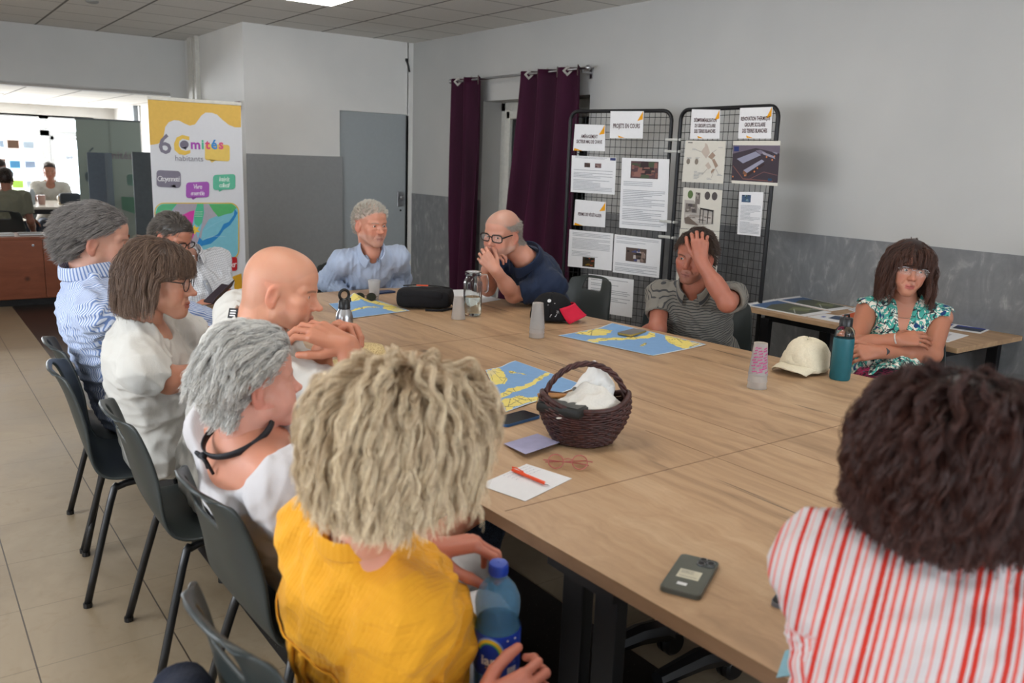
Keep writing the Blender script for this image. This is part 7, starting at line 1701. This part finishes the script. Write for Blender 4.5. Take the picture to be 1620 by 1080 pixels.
# left row: man in blue stripes
c = person(dict(label='person with grey hair in a blue and white striped shirt, farthest of the left row', loc=(.74, 3.68), face=-4, neck=H3(141, 441, 3.28), head=H3(153, 379, 3.28), hs=1.13, s=1.14, hyaw=-10, hpitch=-9, wide=1.08, belly=.03, headp=dict(skin=(190, 142, 122), scalp=(96, 92, 92), brow=(110, 96, 88), stubble=(150, 132, 124), stub=.25, nose=1.25, jaw=1.0, fat=.003, gazep=-8, bags=1),
    top=fabric('blue_striped_shirt', (206, 214, 232), 'stripes', c2=(112, 136, 186), scale=140), neckline='shirt', sleeve='long', wrinkle=1.5, loose=.02, arm={1: dict(wrist=(1.2, 3.34, .79), hint=(0, -.1, -1)), -1: dict(wrist=(1.2, 3.8, .79))}, seed=12))
collar(c, MATS['blue_striped_shirt']); placket(c, MATS['blue_striped_shirt'])
G_ = [c['nk0'] + c['u'] * .045 + c['r'] * .074 * cos(a) + c['f'] * (.078 * sin(a)) - c['u'] * .08 * max(0, sin(a)) for a in np.linspace(-pi * 1.2, pi * .2, 30)]
MB().tube(G_, .0045, 6).build('lanyard', M_BLACKPL, c['e'])
HGr = hair_mat('hair_grey', (76, 72, 72), (158, 152, 148))
add_hair(c, dict(mat=HGr, length=.055, S=9, comb=lambda p: np.stack([p[:, 0] * 3, -.75 + 0 * p[:, 1], -.1 - 4 * np.abs(p[:, 0])], 1), lift=.32, grav=.3, kids=14, rad=.0006, guides=900, cap=.005), 13)
# woman with round glasses
c = person(dict(label='person with a brown bob and round glasses in a white T-shirt, left row', loc=(.72, 3.14), face=-14, fem=1, neck=H3(222, 512, 2.86), head=H3(250, 439, 2.84), hs=1.06, s=1.08, hyaw=-17, hpitch=-8, wide=1.1, belly=.03, headp=dict(skin=(198, 146, 122), fem=1, nose=1.15, lips=(160, 86, 76), brow=(120, 96, 82), fat=.003, bags=1, gazep=-4),
    top=fabric('white_cotton', (204, 201, 195)), neckline='crew', top_name='t_shirt', wrinkle=1.0, sl_len=.72, slr=.95, loose=.009, bottom=fabric('white_brown_print', (220, 214, 204), 'brownprint'), wideleg=1, askin=(184, 126, 100), arm={1: dict(elbow=H3(268, 600, 2.80), wrist=(1.16, 3.02, .785), fdir=(1, .1, 0)), -1: dict(wrist=(1.25, 3.2, .785))}, seed=14))
head_glasses(c, rgb=(30, 28, 32), rt=.0015, H_=.044, round_=True, W_=.142)
HBo = hair_mat('hair_bob', (62, 46, 38), (132, 108, 92))
def bob_len(p, rs): return np.where((p[:, 1] > .055) & (np.abs(p[:, 0]) < .05), .06, np.where(p[:, 1] > .03, .135, .07 + (p[:, 2] + .07) * .92)) * rs.uniform(.8, 1.06, len(p))
def bob_face(p, t):
    x, y, z = p.T; ins = (y > .02) & (z < .018); return np.stack([np.where(ins, np.sign(x + 1e-6) * np.maximum(np.abs(x), .072), x), np.where(ins, np.minimum(y, .022), y), z], 1)
add_hair(c, dict(mat=HBo, length=bob_len, S=16, comb=lambda p: np.stack([p[:, 0] * 9, .15 - .5 * (p[:, 1] < .02) + 1.5 * p[:, 1], -.3 + 0 * p[:, 2]], 1), cfade=3.0, stiff=.55, lift=.4, grav=1.6, vol=(.002, .014), curl=.004, freq=1.3, face=bob_face, kids=16, rad=.0007, spread=.0045, clump=.5, frizz=.0009, cap=.006, guides=900, jit=.04), 15)
# bald man
c = person(dict(label='bald person in a white T-shirt leaning the chin on folded hands, left row', loc=(.80, 2.66), face=-8, neck=H3(408, 516, 2.60), head=H3(446, 456, 2.56), hs=1.05, s=1.12, hyaw=-25, hpitch=-12, wide=1.08, headp=dict(skin=(206, 148, 120), nose=1.2, jaw=1.04, brow=(110, 90, 78), stubble=(150, 120, 104), stub=.2, scalp=(150, 112, 92), scalp_k=.22, hl=.0, gazep=4),
    top=MATS['white_cotton'], neckline='crew', top_name='t_shirt', wrinkle=1.0, sl_len=.78, askin=(186, 124, 96), bottom=fabric('blue_jeans', (52, 66, 88), 'denim'), shoes=mat('beige_trainer', (150, 138, 124), .7), nr=.064,
    arm={1: dict(elbow=H3(566, 628, 2.42), wrist=H3(551, 545, 2.40), fdir=(-.62, .50, .30), back=(.1, -.75, .62), curl=(20, 42, 30), thumb=(.45, -.35, 1.0)), -1: dict(elbow=H3(505, 618, 2.62), wrist=H3(508, 556, 2.52), fdir=(.42, -.30, .75), back=(-.35, .55, .65), curl=(62, 55, 25), thumb=(.5, -.2, .8))}, seed=16))
S = Sheet((0, 0, 0), (1, 0, 0), (0, 0, 1)); lab = MB()
a, b, q = c['arms'][1]; pz = np.array(H3(371, 489, 2.53)); pl = c['L'](pz)
me_ = c['shirt'].data; Vv = np.empty(len(me_.vertices) * 3, np.float32); me_.vertices.foreach_get('co', Vv); Vv = Vv.reshape(-1, 3); Nn = np.empty(len(me_.vertices) * 3, np.float32); me_.vertices.foreach_get('normal', Nn); Nn = Nn.reshape(-1, 3)
camL = c['L']((0, 0, HC)); dr = unit(pl - camL); w_ = Vv - camL; al = w_ @ dr; dd = np.linalg.norm(w_ - al[:, None] * dr, axis=1); ok = np.where((dd < .02))[0]; j = ok[np.argmin(al[ok])]
ctr, nn = Vv[j].astype(float), unit(Nn[j]); tx_ = unit(np.cross(UP, nn)); ty_ = np.cross(nn, tx_); lab.add([ctr + nn * .004 + tx_ * x + ty_ * y for x, y in ((-.014, -.016), (.014, -.016), (.014, .016), (-.014, .016))], [(0, 1, 2, 3)])
lo_ = lab.build('shoulder_tag', mat('tag_black', (30, 32, 36), .7), c['e']); l2 = MB()
for y in (-.008, 0, .008): l2.add([ctr + nn * .0045 + tx_ * x + ty_ * yy for x, yy in ((-.009, y - .002), (.009, y - .002), (.007, y + .002), (-.009, y + .002))], [(0, 1, 2, 3)])
l2.build('tag_print', M_PAPER, lo_)
# grey-haired woman in the white blouse
c = person(dict(label='person with short grey hair in a white off-shoulder blouse with a black neck ribbon', loc=(.82, 1.97), face=4, fem=1, bareback=1, neck=H3(382, 692, 2.02), head=H3(399, 602, 2.04), hs=1.0, s=1.06, hyaw=-8, hpitch=2, wide=1.12, belly=.05, nr=.054, headp=dict(skin=(214, 156, 138), fem=1, nose=1.05, fat=.009, closed=1, lips=(190, 104, 98), brow=(150, 130, 120)), askin=(200, 136, 110),
    top=fabric('white_blouse', (200, 196, 198)), neckline='bare', top_name='blouse', sleeve='long', cuff=.25, puff=.028, loose=.022, wrinkle=.75, bottom=fabric('dark_jeans', (40, 48, 62), 'denim'), arm={1: dict(wrist=(1.12, 1.72, .66), hint=(-.2, -.3, -1)), -1: dict(wrist=(1.12, 2.1, .66))}, seed=18))
rb = c['nk0'] + c['u'] * .06; pts = [rb + c['r'] * (c['nr'] + .004) * 1.12 * cos(a) + c['f'] * (c['nr'] + .004) * 1.2 * sin(a) - c['u'] * .03 * sin(a) for a in np.linspace(-pi * .5, pi * .9, 30)]
G_ = [[p - c['u'] * .008, p + c['u'] * .008] for p in [rb + c['r'] * (c['nr'] + .021) * 1.1 * cos(a) + c['f'] * (c['nr'] + .021) * 1.12 * sin(a) - c['u'] * .006 * sin(a) for a in np.linspace(0, 2 * pi, 50)]]
M_RB = mat('black_ribbon', (24, 24, 32), .6); rbo = MB().grid(G_).build('ribbon', M_RB, c['e'], smooth='all'); mod(rbo, 'SOLIDIFY', thickness=.004)
kp = rb - c['f'] * (c['nr'] + .026) * 1.12 + c['u'] * .004 + c['r'] * .0; bw_ = MB()
for sx in (-1, 1): bw_.tube([kp, kp + c['r'] * sx * .02 - c['f'] * .006 + c['u'] * .008, kp + c['r'] * sx * .034 - c['f'] * .006, kp + c['r'] * sx * .02 - c['f'] * .006 - c['u'] * .008, kp], .0042, 6)
bw_.tube([kp, kp + c['r'] * .01 - c['u'] * .05 - c['f'] * .006], .004, 6).tube([kp, kp - c['r'] * .02 - c['u'] * .045 - c['f'] * .006], .004, 6).ell(tuple(kp), (.01, .01, .01), 6).build('bow', M_RB, rbo, smooth='all')
HGW = hair_mat('hair_silver', (128, 126, 126), (240, 238, 232))
add_hair(c, dict(mat=HGW, length=lambda p, rs: np.where(p[:, 2] > .03, .085, .042) * rs.uniform(.8, 1.1, len(p)), S=12, comb=lambda p: np.stack([p[:, 0] * 3, -.55 + 0 * p[:, 1], .12 - 3 * np.abs(p[:, 0]) - .8 * (p[:, 1] < -.05)], 1), lift=.7, grav=.3, vol=(.008, .026), curl=.003, freq=1.2, kids=20, rad=.0007, spread=.0045, clump=.5, frizz=.0005, cap=.014, guides=1000, jit=.07, face=lambda p, t: np.stack([p[:, 0], np.where((p[:, 2] < .05), np.minimum(p[:, 1], .045), p[:, 1]), p[:, 2]], 1)), 19)
# woman in yellow
bt.location = tuple(np.array(Pd(784, 885, 1.62)) - V3(-.012, 0, .325)); bt.scale = (1.1, 1.1, 1.1)
c = person(dict(label='person with curly blonde hair in a yellow shirt holding a blue water bottle', loc=(.70, 1.36), face=10, fem=1, neck=H3(568, 866, 1.50), head=H3(640, 702, 1.36), hs=1.03, s=1.04, hyaw=-14, hpitch=-4, wide=.88, belly=.02, headp=dict(skin=(206, 148, 128), fem=1, nose=1.0, lips=(190, 100, 96)), askin=(190, 118, 96),
    top=fabric('yellow_gauze', (228, 160, 38), 'gauze', bumps=.35), neckline='shirt', sleeve='long', cuff=.86, loose=.015, wrinkle=1.3, slr=1.4, bottom=fabric('pale_grey_linen', (206, 204, 204)), wideleg=1, knee={1: (1.02, 1.47, .53), -1: (1.10, 1.68, .55)}, ankle={1: (1.10, 1.47, .1), -1: (1.14, 1.70, .1)},
    arm={1: dict(wrist=tuple(Pd(758, 1122, 1.50)), hint=(-.8, -.1, -1), fdir=(.80, -.38, .30), back=(-.35, -.80, .35), curl=(42, 55, 35), thumb=(.6, -.5, 1.0)), -1: dict(wrist=tuple(Pd(676, 868, 1.68)), hint=(-.2, .35, -1), fdir=(.80, -.42, .12), back=(.15, .1, 1), curl=(38, 42, 22), thumb=(.35, -.75, .7))}, seed=20))
collar(c, MATS['yellow_gauze'], h_=.0, flare=.55, open_=.03)
u_, r_, f_, Cn_ = c['u'], c['r'], c['f'], c['Cn']
me = c['shirt'].data; Vv = np.empty(len(me.vertices) * 3, np.float32); me.vertices.foreach_get('co', Vv); Vv = Vv.reshape(-1, 3) - Cn_; lx, ly, lz = Vv @ r_, Vv @ f_, -(Vv @ u_)
def back_at(x, z):
    m__ = (np.abs(lx - x) < .014) & (np.abs(lz - z) < .014) & (ly < .03); return ly[m__].min() if m__.any() else -.1
sea = MB().tube([Cn_ + r_ * x - u_ * (.13 + .02 * abs(x) / .15) + f_ * (back_at(x, .13) - .0005) for x in np.linspace(-.16, .16, 22)], .0022, 5)
o = sea.build('yoke_seam', MATS['yellow_gauze'], c['shirt'], smooth='all')
pl_ = MB()
for sx in (-.016, .016): pl_.tube([Cn_ + r_ * (sx * (1 - (z - .13) * .8)) - u_ * z + f_ * (back_at(sx, z) - .001) for z in np.linspace(.135, .42, 18)], np.linspace(.006, .003, 18), 6)
pl_.build('back_pleat', MATS['yellow_gauze'], c['shirt'], smooth='all')
HBl = hair_mat('hair_blonde', (140, 104, 70), (250, 232, 198))
add_hair(c, dict(mat=HBl, capmat=mat('blonde_under', (140, 116, 90), .9), length=lambda p, rs: np.where(p[:, 1] > .05, .10, .068 + (p[:, 2] + .07) * .84) * rs.uniform(.72, 1.06, len(p)), S=30, comb=lambda p: np.stack([p[:, 0] * 8, -.1 + 3 * p[:, 1], .2 + 0 * p[:, 2]], 1), cfade=3.5, stiff=.5, lift=.8, grav=1.5, vol=(.01, .058), curl=.0048, freq=2.0, curl0=.4, face=face_part(.066, .02, .04), kids=24, rad=.0006, spread=.0042, clump=.66, frizz=.0006, cap=.012, guides=1500, jit=.09, lenv=.25), 21)
# woman in the red striped blouse
c = person(dict(label='person with dark curly hair in a red and white striped blouse, seen from behind', loc=(.96, .47), face=26, fem=1, neck=H3(1510, 890, 1.19), head=H3(1500, 748, 1.20), hs=1.06, s=1.08, hyaw=0, hpitch=-8, wide=.9, belly=.05, headp=dict(skin=(180, 124, 100), fem=1),
    top=fabric('red_striped_blouse', (200, 192, 192), 'bands', c2=(190, 48, 36), scale=30), neckline='shirt', sleeve='long', cuff=.9, loose=.018, wrinkle=1.1, bottom=fabric('navy_trousers', (40, 44, 58), 'denim'), top_name='blouse',
    arm={-1: dict(elbow=H3(1335, 1030, 1.24), wrist=(1.52, .66, .80)), 1: dict(elbow=(1.22, .22, .80), wrist=(1.50, .42, .80))}, seed=22))
collar(c, MATS['red_striped_blouse'], h_=.01, flare=.7)
HDk = hair_mat('hair_dark', (24, 14, 13), (78, 44, 36))
add_hair(c, dict(mat=HDk, length=lambda p, rs: np.where(p[:, 1] > .04, .15, .03 + (p[:, 2] + .07) * .92) * rs.uniform(.75, 1.05, len(p)), S=28, comb=lambda p: np.stack([p[:, 0] * 9, -.1 + 3 * p[:, 1], .2 + 0 * p[:, 2]], 1), cfade=3.5, stiff=.5, lift=.8, grav=1.5, vol=(.008, .05), curl=.006, freq=1.8, curl0=.4, kids=22, rad=.0007, spread=.0045, clump=.55, frizz=.0007, cap=.016, guides=1500, jit=.10, face=face_part(.06, .02, .045)), 23)
# people in the far room
def far_person(label, loc, face, head, top_rgb, hair, seed, pitch=-10, **k):
    hz = head[2]; c = person(dict(label=label, loc=loc, face=face, pz=hz - .72, neck=(head[0] * .9 + loc[0] * .1, head[1] * .9 + loc[1] * .1, hz - .17), head=head, hs=1.0, s=1.0, hpitch=pitch, headp=dict(skin=(150, 104, 84), scalp=(50, 44, 42)), top=fabric('shirt_%d' % seed, top_rgb), fh=.01, near=0, seed=seed, legs=True, **k))
    add_hair(c, dict(mat=hair, length=.03, S=5, comb=short_comb(0), lift=.5, grav=.2, kids=6, guides=250, rad=.001, cap=.008), seed); return c
far_person('far room person in an olive shirt seen from behind, nearest the cupboard', (1.10, 11.55), 75, (1.12, 11.75, 1.17), (116, 116, 100), HB, 31)
far_person('far room person with dark hair at the left edge, beyond the olive shirt', (1.05, 12.55), 20, (1.12, 12.6, 1.26), (150, 150, 146), HB, 32)
far_person('far room person backlit before the bright windows, forearms on the table', (1.87, 14.02), -95, (1.87, 13.85, 1.21), (176, 176, 170), HB, 33, arm={1: dict(wrist=(1.62, 13.5, .84)), -1: dict(wrist=(2.12, 13.5, .84))})
for x, y, rz, lb in ((1.08, 11.5, -15, 'dark shell chair under the far person in the olive shirt'), (1.0, 12.5, -70, 'dark shell chair under the far person at the left edge'), (1.87, 14.1, 175, 'dark shell chair under the backlit far person')):
    q = place_chair(x, y, rz, lb)
    if True: q['group'] = 'grey-green shell chairs'
for (px, py), nm, lb, cat, dims, rgb in (((66, 300), 'cup', 'tall pinkish cup on the far room table before the backlit person', 'cup', (.05, .12), (196, 160, 150)), ((52, 304), 'bottle', 'clear bottle on the far room table left of the pinkish cup', 'bottle', (.04, .2), (170, 180, 186)), ((112, 306), 'bag', 'dark bag at the right end of the far room table', 'bag', (.12, .14), (44, 50, 60)), ((98, 308), 'cup', 'beige cup by the dark bag on the far room table', 'cup', (.045, .11), (206, 190, 160))):
    d = CF + (px - 810) / FPX * CR - (py - 540) / FPX * CU; p = d * 12.6 / d[1]
    if nm == 'bag': tag(MB().box((0, 0, .075), (.26, .16, .15), .04).build(nm, mat('far_' + nm, rgb, .7), smooth='all', loc=(p[0], 12.7, .806)), lb, cat)
    else: tag(MB().lathe([(.001, 0), (dims[0] * .8, 0), (dims[0], dims[1] * .7), (dims[0] * (.4 if nm == 'bottle' else 1), dims[1]), (.001, dims[1])], 20).build(nm, mat('far_%s_%d' % (nm, rgb[0]), rgb, .3), smooth=True, loc=(p[0], 12.7, .806)), lb, cat)
